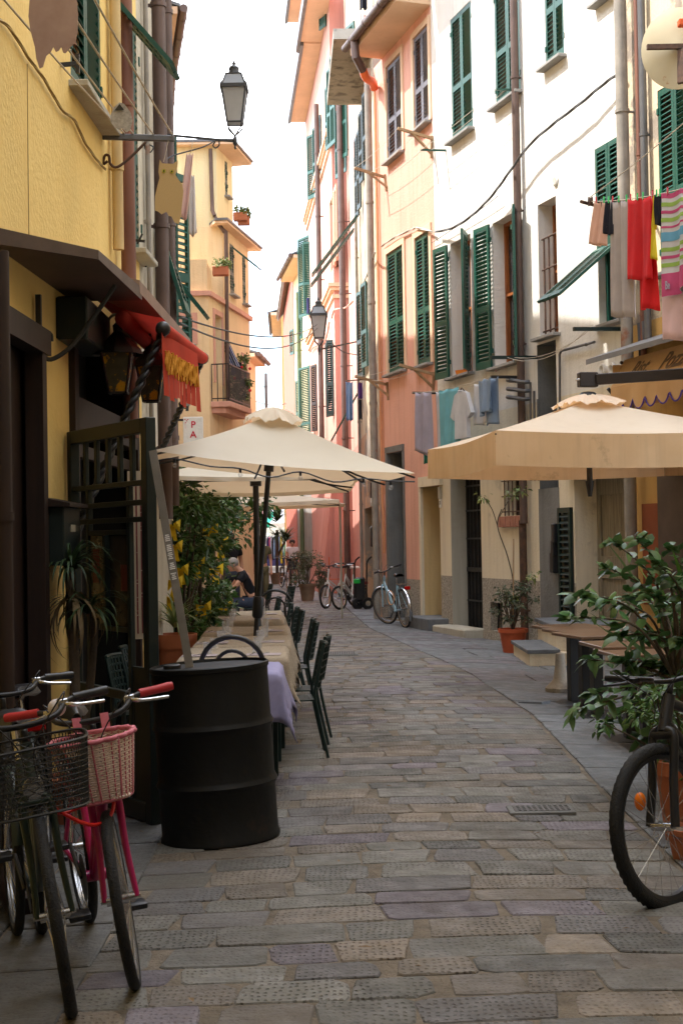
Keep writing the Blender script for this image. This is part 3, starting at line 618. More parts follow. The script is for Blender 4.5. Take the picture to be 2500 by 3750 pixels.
big = MB(); leaf(big, W.pt(2.0, z0 + .2, .05), W.n * .35 - W.eu, Z, .7, z1 - z0 + .4); big.build('shutter', 'green', h)
for (px, py, ln) in ((1314, 800, 2.35), (1300, 850, 2.35)):
    mb = MB(); q = W.at(px, py, .05); up = Z * cos(RAD(38)) - W.n * sin(RAD(38)); leaf(mb, q - up * ln * .72, W.eu * .8, up, .45, ln * .72, None, .06); mb.build('shutter', 'green', h)
mb = MB(); q = W.at(1318, 1440, .05); up = Z * cos(RAD(30)) - W.n * sin(RAD(30)); leaf(mb, q - up * 1.3, W.eu, up, .45, 1.3, None, .06); mb.build('shutter', 'green', h)
pipe(h, W, 1276 + 12, 60, 2200, .085, 'bronze', .22)
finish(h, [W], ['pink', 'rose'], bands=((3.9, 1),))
# ---- tall pink house
W = Wall((-1.04, 50), (-.10, 39), -.2, 16.6); W2 = Wall((-.10, 39), (.40, 39.02), -.2, 16.6)
h = house('tall_pink_house', 'tall pink house with projecting eaves, cornices and open green shutters down the street', [W, W2], None)
def px_win(xl, xr, yt, yb, sur='soffit', m='paleyellow'):
    _, r = win(h, W, xl, xr, yt, yb, 'none', depth=.12, sur=sur, sill=False, frame='woodbrown'); return r
openleaf(h, W, 1156, 478, 728, .5, 155); openleaf(h, W, 1160, 455, 700, .3, 165); openleaf(h, W, 1178, 412, 636, .5, 165)
for (px, a, b_) in ((1212, 298, 545), (1218, 232, 540), (1230, 180, 530)): openleaf(h, W, px, a, b_, .45, 168)
for (xl, xr, yt, yb) in ((1162, 1174, 820, 1080), (1212, 1222, 740, 1000), (1228, 1234, 700, 960)): px_win(xl, xr, yt, yb)
_ = win(h, W, 1150, 1158, 1350, 1650, 'none', depth=.12, sur='soffit', sill=False)
openleaf(h, W, 1222, 1245, 1525, .5, 162, 'dgreen'); openleaf(h, W, 1224, 1240, 1520, .2, 120, 'dgreen'); openleaf(h, W, 1162, 1330, 1580, .4, 160, 'darkwood')
pipe(h, W, 1188, 330, 1800, .075, 'bronze', .15)
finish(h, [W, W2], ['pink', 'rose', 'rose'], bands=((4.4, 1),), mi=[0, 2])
def cornice(z, d=.16, hh=.34, m='soffit'):
    mb = MB()
    for (zz, dd, t) in ((z, d, hh * .3), (z - hh * .3, d * .65, hh * .25), (z - hh * .9, d * .35, hh * .3)):
        mb.box(W.pt(W.L / 2, zz, dd / 2), W.eu * (W.L / 2 + (0 if 1 else 0)), W.n * dd / 2, Z * t / 2)
        mb.box(W2.pt(.21 - dd / 2, zz, dd / 2 + .002), W2.eu * (.21 + dd / 2), W2.n * dd / 2, Z * t / 2)
    mb.build('cornice', m, h)
cornice(12.8); cornice(8.55)
# battered red base at its corner
mb = MB(); q = [W.pt(5.5, -.1, .02), W.pt(5.5, 3.4, .02), W.pt(W.L, 3.4, .02), W.pt(W.L, -.1, .02)]; o_ = [W.pt(5.5, -.1, .5), W.pt(5.5, 3.4, .12), W.pt(W.L + .02, 3.4, .12), W.pt(W.L + .02, -.1, .5)]
mb.hexa([q[0], q[3], o_[3], o_[0], q[1], q[2], o_[2], o_[1]]); mb.box((.1, 38.93, 1.7), (.3, 0, 0), (0, .08, 0), (0, 0, 1.8)); mb.build('base', 'rose', h)
# mid-height eaves and the set back top floor
def slab(u0, u1, z, over, th=.22):
    mb = MB(); A = [W.pt(u0, z, 0), W.pt(u1, z, 0), W.pt(u1, z, over), W.pt(u0, z, over)]; mb.hexa(A + [p + Z * th for p in A]); mb.build('eave', 'soffit', h)
    mb = MB(); mb.box(W.pt((u0 + u1) / 2, z + th / 2, over + .05), W.eu * ((u1 - u0) / 2), W.n * .05, Z * (th / 2 + .06)); mb.box(W.pt(u1 - .02, z + th + .25, over - .25), W.eu * .05, W.n * .3, Z * .28); mb.build('gutter', 'lead', h)
slab(0, 8.0, 16.3, .52)
slab(7.2, 12.4, 16.35, .62)
mb = MB(); mb.hexa([W.pt(0, 16.6, -.05), W.pt(W.L, 16.6, -.05), W.pt(W.L, 16.6, -4), W.pt(0, 16.6, -4), W.pt(0, 20.2, -.05), W.pt(W.L, 20.2, -.05), W.pt(W.L, 20.2, -4), W.pt(0, 20.2, -4)]); mb.build('top_floor', 'pink', h)
openleaf(h, W, 1196, -60, 100, .45, 160); slab(-.4, 9.8, 20.0, .55)
WT = W
# ---- pale yellow, red and slate roofed houses beyond
W = Wall((-1.70, 54.7), (-1.04, 50), -.2, 11.5); h = house('pale_yellow_house', 'pale yellow house with tall open green shutters and sagging gutter beyond the tall pink house', [W], None)
for (px, a, b_, wd, an) in ((1138, 855, 1155, .9, 160), (1142, 880, 1150, .3, 120), (1108, 1060, 1240, .5, 165), (1140, 1335, 1700, .95, 162), (1101, 1390, 1600, .4, 165)): openleaf(h, W, px, a, b_, wd, an)
win(h, W, 1128, 1141, 860, 1150, 'none', sill=True); win(h, W, 1128, 1141, 1340, 1580, 'none', sill=False)
finish(h, [W], ['paleyellow', 'stone'], bands=((3.2, 1),)); eave(h, W, .5, .12, rise=.0)
pipe(h, W, 1112, 1060, 2100, .08, mat('mossy_pipe', (.12, .15, .07)), .12)
W = Wall((-2.65, 68.2), (-1.72, 54.72), -.2, 12.2); h = house('red_house', 'deep red house with a stepped slate roof, last on the right of the street', [W], None)
for (px, a, b_, wd, an) in ((1078, 1200, 1300, .5, 165),): openleaf(h, W, px, a, b_, wd, an)
finish(h, [W], ['red']);
mb = MB(); A = [W.pt(-.3, 12.1, .25), W.pt(W.L + .2, 12.1, .25), W.pt(W.L + .2, 15.2, -2.6), W.pt(-.3, 15.2, -2.6)]; mb.hexa(A + [p + Z * .12 for p in A])
for k in range(22): t_ = k / 22; a = A[0].lerp(A[3], t_) + Z * .13; b_ = A[1].lerp(A[2], t_) + Z * .13; mb.bar(a, b_, .16, .02)
A = [W.pt(-.3, 12.1, -5.4), W.pt(W.L + .2, 12.1, -5.4), W.pt(W.L + .2, 15.2, -2.6), W.pt(-.3, 15.2, -2.6)]; mb.hexa(A + [p + Z * .12 for p in A])
mb.build('roof', mat('pale_slate_roof', (.42, .40, .36), col2=(.25, .24, .22), ns=6), h)
mb = MB(); mb.add([W.pt(W.L, 12.1, 0), W.pt(W.L, 12.1, -5.2), W.pt(W.L, 15.1, -2.6)], [(0, 1, 2)]); mb.build('gable', 'red', h); mb = MB(); mb.add([W.pt(0, 12.1, 0), W.pt(0, 12.1, -5.2), W.pt(0, 15.1, -2.6)], [(0, 1, 2)]); mb.build('gable', 'red', h)
W = Wall((-3.35, 84), (-3.05, 76), -.2, 13.6, (-1, 0, 0)); h = house('small_orange_house', 'small orange house with dark eaves peeping past the red one', [W], None); finish(h, [W], ['ochre']); eave(h, W, .55, .15)
W = Wall((-9, 104), (3, 102), -.2, 7.6); h = house('end_house', 'low beige house closing the street behind the market stalls', [W], None)
win(h, W, 975, 1000, 1700, 1800, 'none'); win(h, W, 1030, 1055, 1700, 1800, 'none'); finish(h, [W], ['beigewall']); eave(h, W, .4)
# ---- near yellow house on the right edge
W = Wall((3.54, 17.2), (4.35, 14.3), -.2, 11.3); h = house('old_yellow_house', 'weathered ochre house at the right edge with bright green shutters above a slate canopy', [W], None)
win(h, W, 2412, 2530, 330, 1010, m='green', sill=True)
finish(h, [W], ['worn', 'ochre'], bands=((4.1, 1),), flank=True)
pipe(h, W, 2322 + 14, -100, 2330, .075, 'greypipe', .16); pipe(h, W, 2358, -100, 1340, .035, 'copper', .06, name='conduit'); pipe(h, W, 2380, -100, 1275, .045, 'lead', .08, name='conduit')
mb = MB(); z = W.uz(2382, 1270)[1]; mb.tube([W.pt(W.uz(2380, 1270)[0], z + .3, .08), W.pt(W.uz(2380, 1270)[0] + .02, z, .08), W.pt(W.uz(2500, 1200)[0] + .3, z + .05, .08)], .03, 8); mb.tube([W.pt(W.uz(2362, 1330)[0], z + .3, .07), W.pt(W.uz(2362, 1300)[0] + .02, z - .22, .07), W.pt(W.uz(2500, 1240)[0] + .3, z - .2, .07)], .028, 8); mb.build('wall_pipe', 'lead', h, smooth='auto')
eave(h, W, .5)
panel(h, W, W.uz(2370, 2000)[0], W.uz(2428, 2000)[0], .75, W.uz(2380, 1845)[1], .05, mat('rust_brown_board', (.30, .09, .035), col2=(.22, .06, .025), ns=2), 'notice_board')
u0 = W.uz(2440, 2000)[0]; panel(h, W, u0, W.L, 0, W.uz(2440, 1690)[1], .06, mat('mauve_marble', (.10, .075, .065), col2=(.06, .045, .04), ns=3, rough=.4), 'stone_cladding', .05)
WN = W
# ---- unseen houses added near right and behind the camera to block skylight
W = Wall((3.35, 12.0), (2.45, -9), -.2, 11.5); h = house('near_right_shade_house', 'unseen tall plastered house added outside the right edge to shade the lane', [W], None); finish(h, [W], ['beigewall'], depth=1.6)
W = Wall((-2.6, -9), (3.2, -9.05), -.2, 11.5); h = house('sky_block_house', 'unseen tall plastered house added behind the viewer to block the sky', [W], None); finish(h, [W], ['beigewall'])
# unseen block added over the viewer to darken the foreground
h = thing('overhead_shade_block', 'unseen block added over the viewer to shade the near end of the lane', 'building', (0, -3, 0))
mb = MB(); mb.aabb(-2.3, 2.9, -8.9, .6, 3.1, 11.5); mb.build('wall', P['stone'], h)
# ================================================================ LEFT SIDE
W = Wall((-2.09, -9), (-1.62, 11.64), -.2, 11.4); h = house('yellow_house', 'bright yellow house front filling the left edge, its ground floor dark under a canopy', [W], None)
win(h, W, 252, 362, -860, 290, m='green', sillm='sand'); win(h, W, 478, 512, 60, 905, sillm='sand'); win(h, W, -700, -250, -900, 420)
flap(h, W, 402, 438, 0, 0, 40, .62)
for (xl, xr, yt, nm) in ((-260, 132, 1290, 'brown'), (262, 500, 1110, 'rest')):
    u0 = W.uz(xl, 1990)[0]; u1 = W.uz(xr, 1990)[0]; z1 = W.uz(xr, yt)[1] if nm == 'brown' else 3.1
    W.hole(u0, u1, -.05, z1, .1 if nm == 'brown' else .4, 1)  # reveals coloured near-black as the shade inside the openings
    if nm == 'brown':
        panel(h, W, u0, u1, -.05, z1, -.09, 'darkwood', 'door', .03, planks=6)
        mb = MB(); mb.box(W.pt((u0 + u1) / 2, z1 + .05, .03), W.eu * ((u1 - u0) / 2 + .1), W.n * .05, Z * .07); mb.box(W.pt(u1 - .03, z1 / 2, .02), W.eu * .05, W.n * .05, Z * z1 / 2); mb.build('door_frame', 'darkwood', h)
    else:
        panel(h, W, u0, u1, -.05, z1, -.39, 'dark', 'entrance', .01)  # black sheet stands for the unlit room inside
        mb = MB(); mb.box(W.pt((u0 + u1) / 2, 2.42, -.02), W.eu * (u1 - u0) / 2, W.n * .06, Z * .10); mb.box(W.pt((u0 + u1) / 2, 2.2, -.05), W.eu * (u1 - u0) / 2, W.n * .03, Z * .04)
        mb.box(W.pt(u0 + .05, 1.5, .0), W.eu * .06, W.n * .04, Z * 1.6); mb.box(W.pt(u1 - .05, 1.5, .0), W.eu * .05, W.n * .04, Z * 1.6); mb.build('entrance_frame', 'darkwood', h)
pipe(h, W, 423, -300, 1600, .055, 'copper', .09); pipe(h, W, 396, -300, 905, .04, mat('cream_painted_pipe', (.68, .50, .24)), .06, name='conduit')
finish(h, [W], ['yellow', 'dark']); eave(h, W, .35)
LA = W
W = Wall((-1.62, 11.64), (-1.585, 13.3), -.2, 12.2); h = house('shuttered_beige_house', 'slim grey-beige house front with brown pipes and pushed-out green shutters behind the yellow one', [W], None)
pipe(h, W, 541, -200, 1900, .06, 'bronze', .12); pipe(h, W, 572, -200, 1850, .05, 'bronze', .12)
pipe(h, W, 528, -200, 1900, .02, 'greypipe', .04, name='conduit')
openleaf(h, W, 628, 640, 1280, .22, 150, side=1); openleaf(h, W, 592, 500, 1040, .12, 60)
flap(h, W, 560, 584, 826, 0, 16, .78, n=1); flap(h, W, 596, 618, 985, 0, 38, .52, n=1)
finish(h, [W], ['beigewall']); eave(h, W, .35)
LB = W
ws = [Wall((-1.75, 13.3), (-2.25, 18), -.2, 11.7, (1, 0, 0)), Wall((-2.25, 18), (-3.1, 23.5), -.2, 11.1, (1, 0, 0)), Wall((-3.1, 23.5), (-3.75, 27.3), -.2, 10.4, (1, 0, 0)), Wall((-3.75, 27.3), (-4.1, 29.9), -.2, 10.4, (1, 0, 0))]  # last segment is an unseen wall added to stop sun through a gap
h = house('bending_orange_house', 'orange plastered house whose long gutter bends away behind the left row', ws, None)
finish(h, ws, ['peach'])
for k, q in enumerate(ws): eave(h, q, .52, .12)
LC = ws
# ---- pale yellow corner house down the street
z1 = 6.9
Wf = Wall((-6.5, 30.0), (-2.74, 30), -.2, 6.9); Ws = Wall((-2.74, 30), (-2.10, 33.6), -.2, 6.9)
h = house('corner_house', 'pale yellow corner house in stepped blocks with terrace, balcony and green shutters', [Wf, Ws], None)
_ = win(h, Wf, 668, 705, 1165, 1262, m='green', sill=True, sur='pink')
_ = win(h, Ws, 786, 812, 1150, 1400, 'none', depth=.2, sur='pink', sill=False, frame='white'); _ = win(h, Ws, 888, 900, 1310, 1400, 'closed', sur='pink', sill=True)
win(h, Ws, 838, 852, 1275, 1340, 'closed', sill=False)
finish(h, [Wf, Ws], ['peach'], depth=4)
mb = MB()
for q in (Wf, Ws): mb.box(q.pt(q.L / 2, 6.82, .03), q.eu * (q.L / 2 + .03), q.n * .05, Z * .05)
mb.build('string_course', 'pink', h)
P['pinktrim'] = P['pink']
# terrace parapet
mb = MB(); mb.aabb(-3.25, -2.76, 30.02, 30.14, 6.9, 7.55); mb.aabb(-2.88, -2.76, 30.15, 31.1, 6.9, 7.5); mb.build('terrace_wall', 'peach', h)
mb = MB()
for k in range(9): x = -3.75 + k * .055; mb.tube([(x, 30.1, 6.9), (x, 30.1, 7.5)], .008, 5)
mb.bar((-3.78, 30.1, 7.5), (-3.25, 30.1, 7.5), .02, .02); mb.build('terrace_railing', 'lead', h)
# upper block
sl = V((.18, 1, 0)).normalized(); U0 = V((-2.85, 31.2, 0)); U1 = V((-2.52, 31.2, 0)); U2 = V((-2.10, 33.6, 0))
Wu = Wall((-3.6, 31.2), (-2.52, 31.2), 6.9, 8.5); Wv = Wall((-2.52, 31.2), (-2.10, 33.6), 6.9, 8.5)
W3 = Wall((-6.4, 31.3), (-2.63, 31.3), 6.9, 10.3); W4 = Wall((-2.63, 31.3), (-2.38, 32.7), 8.5, 10.3)
_ = win(h, Wv, 842, 857, 890, 1075, m='green'); win(h, Wv, 888, 899, 930, 1110, m='green')
_ = win(h, W4, 824, 833, 588, 715, m='green')
mb = MB()
for q in (Wu, Wv): q.mesh(mb)
mb.build('upper_wall', 'peach', h, fix=False); mb = MB()
for q in (W3, W4): q.mesh(mb)
mb.quad(W4.b + Z * 8.5, W4.b + V((-3, .5, 8.5)), W4.b + V((-3, .5, 10.3)), W4.b + Z * 10.3)
mb.build('top_wall', 'paleyellow', h, fix=False)
flap(h, Wv, 842, 857, 905, 0, 50, .75, n=1)
def roofpoly(pts, z, ov, th=.1):
    c = sum((V(p) for p in pts), V((0, 0, 0))) / len(pts); q = [V(p) + (V(p) - c).normalized() * ov for p in pts]
    mb = MB(); mb.prism([V((p.x, p.y, z)) for p in q], (0, 0, th * .5)); mb.cm = 1; mb.prism([V((p.x, p.y, z + th * .5 + .003)) + (p - c).normalized() * .04 for p in q], (0, 0, th * .5)); mb.build('roof', ['soffit', 'lead'], h)
roofpoly([(-2.75, 31.2, 0), (-2.52, 31.15, 0), (-2.08, 33.7, 0), (-5, 34, 0), (-3.4, 33.2, 0)], 8.5, .38)
roofpoly([(-6.4, 31.3, 0), (-2.63, 31.3, 0), (-2.38, 32.8, 0), (-6.4, 34, 0)], 10.3, .45)
mb = MB(); q = Wf; mb.tube([at(771, 545, 31.2), at(778, 772, 31.2), at(786, 790, 31.15)], .045, 10); mb.tube(smoothpath([at(788, 795, 31.1), at(800, 820, 31.1), at(822, 850, 31.1), at(828, 880, 31.1), at(832, 1270, 31.2), at(836, 1480, 31.2)], 4), .045, 10); mb.build('downpipe', 'bronze', h, smooth='auto')
# balcony
mb = MB(); A = Ws.pt(.1, 0, 0); zb = Ws.uz(800, 1490)[1]
mb.box(Ws.pt(1.05, zb, .2), Ws.eu * .95, Ws.n * .22, Z * .06, .01); mb.box(Ws.pt(1.05, zb - .12, .15), Ws.eu * .88, Ws.n * .15, Z * .06); mb.build('balcony_slab', 'pink', h)
mb = MB(); ht = .85
for (p0, p1) in ((Ws.pt(.12, zb, .02), Ws.pt(.12, zb, .39)), (Ws.pt(.12, zb, .39), Ws.pt(1.98, zb, .39))):
    L = (p1 - p0).length; n = int(L / .1)
    for k in range(n + 1): q = p0.lerp(p1, k / n); mb.tube([q + Z * .06, q + Z * ht], .011, 5)
    for z in (.12, ht): mb.bar(p0 + Z * z, p1 + Z * z, .025, .025)
mb.build('balcony_railing', 'black', h)
q = Wall((-2.75, 41.4), (-2.3, 33.75), -.2, 6.0, (1, 0, 0)); h = house('hidden_shade_house', 'plain peach house front between the corner house and the far yellow one', [q], None); finish(h, [q], ['peach'], depth=3)  # hidden house added to keep sun off the tall pink house's base
q = Wall((-6.8, 80), (-2.85, 44.1), -.2, 6.0, (1, 0, 0)); h = house('hidden_far_shade_house', 'hidden ochre house added along the far left to keep the street shaded', [q], None); finish(h, [q], ['ochre'], depth=3)  # hidden house added to carry that shade farther down the street
# ---- lower house beyond it
W = Wall((-2.75, 41.5), (-2.58, 44), -.2, 6.95); Wq = Wall((-5, 41.5), (-2.75, 41.5), -.2, 6.95); h = house('far_yellow_house', 'low pale yellow house with a small grey eave beyond the corner house', [W], None)
finish(h, [Wq, W], ['paleyellow']); eave(h, W, .3, .1); pipe(h, W, 962, 1370, 1700, .05, 'lead', .12)
# ================================================================ LEFT FOREGROUND
def dm(name, col, **k): return mat(name, col, **k)
P['canopybrown'] = mat('brown_painted_metal', (.11, .072, .055), col2=(.07, .046, .036), ns=4, rough=.55)
P['tan'] = mat('tan_awning_cover', (.30, .20, .15), col2=(.22, .15, .11), ns=3, rough=.7)
P['redcloth'] = mat('red_awning_cloth', (.42, .035, .02), col2=(.30, .02, .015), ns=2, rough=.85, trans=.35)
P['orangecloth'] = mat('orange_red_cloth', (.75, .07, .03), col2=(.55, .05, .02), ns=2, rough=.8, trans=.35)
P['yellowcloth'] = mat('yellow_cloth', (.62, .27, .02), rough=.8)
P['gate'] = mat('dark_green_gate_paint', (.010, .018, .016), col2=(.015, .022, .02), ns=5, rough=.5)
# canopy of brown sheet metal
t = thing('metal_canopy', 'flat brown metal canopy over the dark shop door, held by a scrolled iron bracket', 'canopy', (-1.7, 8.2, 0))
mb = MB(); mb.hexa([(-1.78, 7.0, 3.10), (-1.28, 7.62, 3.12), (-1.24, 9.0, 3.13), (-1.72, 9.0, 3.13), (-1.78, 7.0, 3.19), (-1.28, 7.62, 3.17), (-1.24, 9.0, 3.21), (-1.72, 9.0, 3.3)]); mb.build('roof_sheet', 'canopybrown', t)
mb = MB(); w0 = LA.at(124, 1300, .02); mb.bar(LA.at(122, 1080, .03), LA.at(126, 1320, .03), .03, .03)
pts = [(-1.30, 8.3, 3.1), (-1.42, 8.28, 2.92), (-1.55, 8.24, 2.74), (-1.66, 8.2, 2.66), (-1.71, 8.18, 2.70), (-1.70, 8.17, 2.78), (-1.655, 8.16, 2.80), (-1.65, 8.16, 2.76)]; mb.tube(smoothpath(pts, 5), .014, 7)
mb.build('bracket', 'black', t)
# awning: hood, roller, red cloth, arms, fringe
t = thing('red_awning', 'folded red awning with tan hood, twisted black arms and an orange lettered fringe', 'awning', (-1.6, 10, 0))
mb = MB(); mb.hexa([(-1.62, 8.9, 3.22), (-1.24, 8.9, 3.16), (-1.22, 11.7, 3.18), (-1.60, 11.7, 3.24), (-1.62, 8.9, 3.34), (-1.24, 8.9, 3.24), (-1.22, 11.7, 3.26), (-1.60, 11.7, 3.36)]); mb.build('hood', 'tan', t)
mb = MB(); mb.grid(lambda u, v: V((-1.55 + .45 * v, 8.9 + 2.4 * u, 3.17 - .17 * v - .03 * sin(v * pi))), 10, 5); mb.tube([(-1.35, 8.9, 3.0), (-1.35, 10.4, 3.0)], .05, 12); mb.build('cloth', 'redcloth', t, smooth=True)
B0, B1 = at(600, 1208, 8.8), at(742, 1312, 11.2)
mb = MB(); mb.tube([B0, B1], .045, 14); mb.build('roller', 'orangecloth', t, smooth='auto')
MB().ball(B0 - V((0, .04, 0)), .048, 12).build('end_cap', 'blackplastic', t, smooth=True); MB().ball(B1, .05, 10).build('end_cap', 'blackplastic', t, smooth=True)
def twist(a, b, r=.028):
    mb = MB(); a, b = V(a), V(b); n = 60; d = (b - a).normalized(); x = d.cross(Z).normalized(); y = d.cross(x)
    for ph in (0, pi): mb.tube([a.lerp(b, i / n) + (x * cos(i * .9 + ph) + y * sin(i * .9 + ph)) * r * .5 for i in range(n + 1)], r * .62, 6)
    return mb
twist(B0, LA.at(245, 1960, .05)).build('arm', 'black', t, smooth=True); twist(B1, LA.at(548, 1700, .05) ).build('arm', 'black', t, smooth=True)
fr = MB(); nst = 9; off = V((.045, -.02, -.02)); wob = lambda f_, v: V((.05 * sin(f_ * 9) * v + .03 * v, 0, 0))
F0, F1 = at(585, 1215, 8.72), at(738, 1306, 9.9); ff = lambda f_, z: F0.lerp(F1, f_) + off * .3 + wob(f_, z) * .6 - V((0, 0, z * .82))
fr.grid(lambda u, v: ff(.84 * u, .30 * v), 40, 8)
for k in range(nst):
    a, b = .84 * k / nst, .84 * (k + .93) / nst; dr = .17 + .025 * sin(k * 1.7)
    fr.grid(lambda u, v: ff(a + (b - a) * (u + .03 * sin(v * 3 + k)), .30 + dr * v), 2, 6)
fr.build('fringe', 'orangecloth', t, smooth=True)
fr = MB()
for k in range(26):
    f_ = .04 + .76 * k / 26; z0_ = .13 + .012 * sin(k * 2.2); hh = .15 + .025 * sin(k * 2.3)
    for j in range(2 if k % 3 else 1): fr.tube([ff(f_ + .008 * sin(q * 1.3 + k + j * 2) + j * .012, z0_ + hh * q / 6) + V((.008, -.012, 0)) for q in range(7)], .0062, 4)
fr.build('lettering', 'yellowcloth', t)
# dark green cassette box under the canopy
t = MB().aabb(-1.69, -1.50, 8.5, 9.35, 2.82, 3.08, .01).build('awning_box', 'gate'); tag(t, 'dark green box fixed high beside the shop entrance under the canopy', 'box')
# lanterns
def lantern(base, s, lab, arm_from, lemon=True, name='lantern'):
    t = thing(name, lab, 'lantern', base); b = V(base)
    mb = MB(); r0, r1 = .055 * s, .095 * s
    def fr_(z, r): return [b + V((r * sx, r * sy, z)) for sx, sy in ((-1, -1), (1, -1), (1, 1), (-1, 1))]
    lo, hi = fr_(0, r0), fr_(.26 * s, r1)
    for i in range(4): mb.bar(lo[i], hi[i], .012 * s, .012 * s); mb.bar(lo[i], lo[(i + 1) % 4], .014 * s, .014 * s); mb.bar(hi[i], hi[(i + 1) % 4], .018 * s, .018 * s)
    mb.build('frame', 'black', t)
    g = MB()
    for i in range(4): j = (i + 1) % 4; g.quad(lo[i], lo[j], hi[j], hi[i])
    g.build('glass_pane', P['lemonglass'] if lemon else P['frosted'], t)
    mb = MB(); mb.lathe([(r1 * 1.75, .25 * s), (r1 * 1.5, .29 * s), (r1 * .7, .36 * s), (r1 * .3, .40 * s), (r1 * .35, .44 * s), (.004, .47 * s)], b, Z, 4 if not lemon else 8, ref=(1, 1, 0)); mb.build('roof', 'black', t)
    mb = MB(); top = b + Z * .46 * s; a = V(arm_from); mb.tube(smoothpath([top, top + Z * .06 * s + (a - top) * .1, top.lerp(a, .6) + Z * .08 * s, a], 5), .010 * s, 6); mb.build('bracket', 'black', t)
    return t
P['lemonglass'] = mat('lantern_glass_with_lemons', (.10, .09, .06), col2=(.05, .05, .03), ns=8, rough=.25, col3=(.60, .30, .01), s3=9, t3=(.52, .56))
P['frosted'] = mat('frosted_lamp_glass', (.72, .72, .72), rough=.35, trans=.6)
p = at(435, 1440, 9.2); lantern(p, 1.0, 'iron lantern painted with orange lemons hanging left under the red awning', LA.at(372, 1230, .02))
p = at(556, 1470, 9.9); lantern(p, .95, 'black iron lantern hanging behind the orange fringe, half hidden by the awning arm', LA.at(470, 1300, .02))
# gate
A = (LA.pt(LA.uz(252, 2200)[0], 0, .03)); Wg = Wall((A.x, A.y), (-1.035, 7.78), 0, 2.3); t = thing('iron_gate', 'tall dark green iron gate standing open with upright bars and cross rails', 'gate', Wg.pt(0, 0))
L = Wg.L; mb = MB()
def gb(mb, u0, u1, z0, z1, th=.02, d=0): mb.box(Wg.pt((u0 + u1) / 2, (z0 + z1) / 2, d), Wg.eu * (u1 - u0) / 2, Wg.n * th, Z * (z1 - z0) / 2, .003)
gb(mb, L - .075, L, .04, 2.28, .03); gb(mb, 0, .06, .04, 2.28, .03); gb(mb, .06, L - .075, 2.2, 2.28, .03); gb(mb, .06, L - .075, .06, .16, .03)
for py in (1765, 1835, 1895): z = Wg.uz(450, py)[1]; gb(mb, .06, L - .075, z - .03, z, .02)
z = Wg.uz(400, 2530)[1]; gb(mb, .06, L - .075, z - .03, z + .02, .02); mb.build('frame', 'gate', t)
mb = MB(); zt = Wg.uz(450, 1765)[1]
for k in range(1, 6): u = .06 + (L - .135) * k / 6; gb(mb, u - .02, u + .02, zt, 2.2, .012)
u = Wg.uz(335, 2100)[0]; u2 = Wg.uz(474, 2100)[0]; z0, z1 = Wg.uz(400, 2290)[1], Wg.uz(400, 1960)[1]
gb(mb, u - .04, u, .16, zt, .015); gb(mb, u2, u2 + .04, .16, zt, .015); gb(mb, u, u2, z1, z1 + .03, .015); gb(mb, u, u2, z0 - .03, z0, .015)
for k in range(7): uu = .1 + k * (L - .2) / 6; gb(mb, uu - .012, uu + .012, .16, z - .03 if False else Wg.uz(400, 2530)[1] - .03, .010)
um = (u + u2) / 2; gb(mb, um - .018, um + .018, z0, z1, .02, .015); mb.build('bar', 'gate', t)
mb = MB(); gb(mb, u, u2, z0, z1, .004); o = mb.build('notice_panel', mat('notice_panel_glass', (.085, .06, .04), col2=(.05, .035, .025), ns=3, rough=.25), t)
mb = MB(); zz = z1 - .12; P['notice'] = mat('faded_red_notice', (.22, .035, .015), rough=.6); gb(mb, u + .05, u + .135, zz - .16, zz + .04, .001, .006); mb.build('notice', 'notice', t); mb = MB(); gb(mb, u2 - .10, u2 - .01, zz - .20, zz - .05, .001, .006); mb.build('notice', 'notice', t)
mb = MB(); u3 = Wg.uz(475, 2400)[0] + .05; gb(mb, u3, L - .08, .16, Wg.uz(500, 2440)[1], .008); mb.build('lower_panel', 'gate', t)
# tall cream menu strip behind the gate
mb = MB(); q = at(508, 2340, 8.6); w_ = .05; hgt = at(508, 1725, 8.6).z - q.z; mb.box(q + Z * hgt / 2, (.052, 0, 0), (0, .012, 0), (0, 0, hgt / 2)); t = mb.build('menu_strip', mat('cream_board', (.55, .45, .32), rough=.6)); t['label'] = 'tall narrow cream board with columns of tiny writing behind the gate post'; t['category'] = 'sign board'
mb = MB()
for k in range(34):
    for j in (-1, 0, 1): mb.box(q + V((j * .028, -.014, .05 + k * (hgt - .1) / 34)), (.005, 0, 0), (0, .001, 0), (0, 0, rnd.uniform(.008, .02)))
mb.v = [v for v in mb.v]; o = mb.build('lettering', mat('menu_red_ink', (.20, .05, .05)), t)
# barrel
bx, by = -.655, 7.42; t = thing('oil_drum', 'big matt black steel oil drum with two raised hoops at the end of the tables', 'oil drum', (0, 0, 0))
prof = [(.001, 0), (.292, 0), (.300, .006), (.300, .02), (.293, .03)]
for z in (.29, .58): prof += [(.293, z - .028), (.298, z - .016), (.306, z), (.298, z + .016), (.293, z + .028)]
prof += [(.293, .855), (.300, .862), (.300, .882), (.292, .886), (.288, .872), (.001, .868)]
P['drum'] = mat('black_drum_paint', (.006, .0065, .006), col2=(.004, .004, .004), ns=3, rough=.55, spec=.3, col3=(.035, .018, .010), s3=3, t3=(.60, .70), bump=.5, bs=5)
mb = MB(); mb.lathe(prof, (0, 0, 0), Z, 56); mb.build('shell', 'drum', t, smooth='auto')
mb = MB(); mb.lathe([(.001, .0), (.045, .0), (.045, .02), (.038, .024), (.001, .02)], (-.19, .02, .868), Z, 16); mb.build('bung_cap', 'blackplastic', t, smooth='auto')
t.scale = (1.03, 1.03, 1.02); place(t, G(bx, by) + Z * .002, 0, ry=RAD(-3.0))
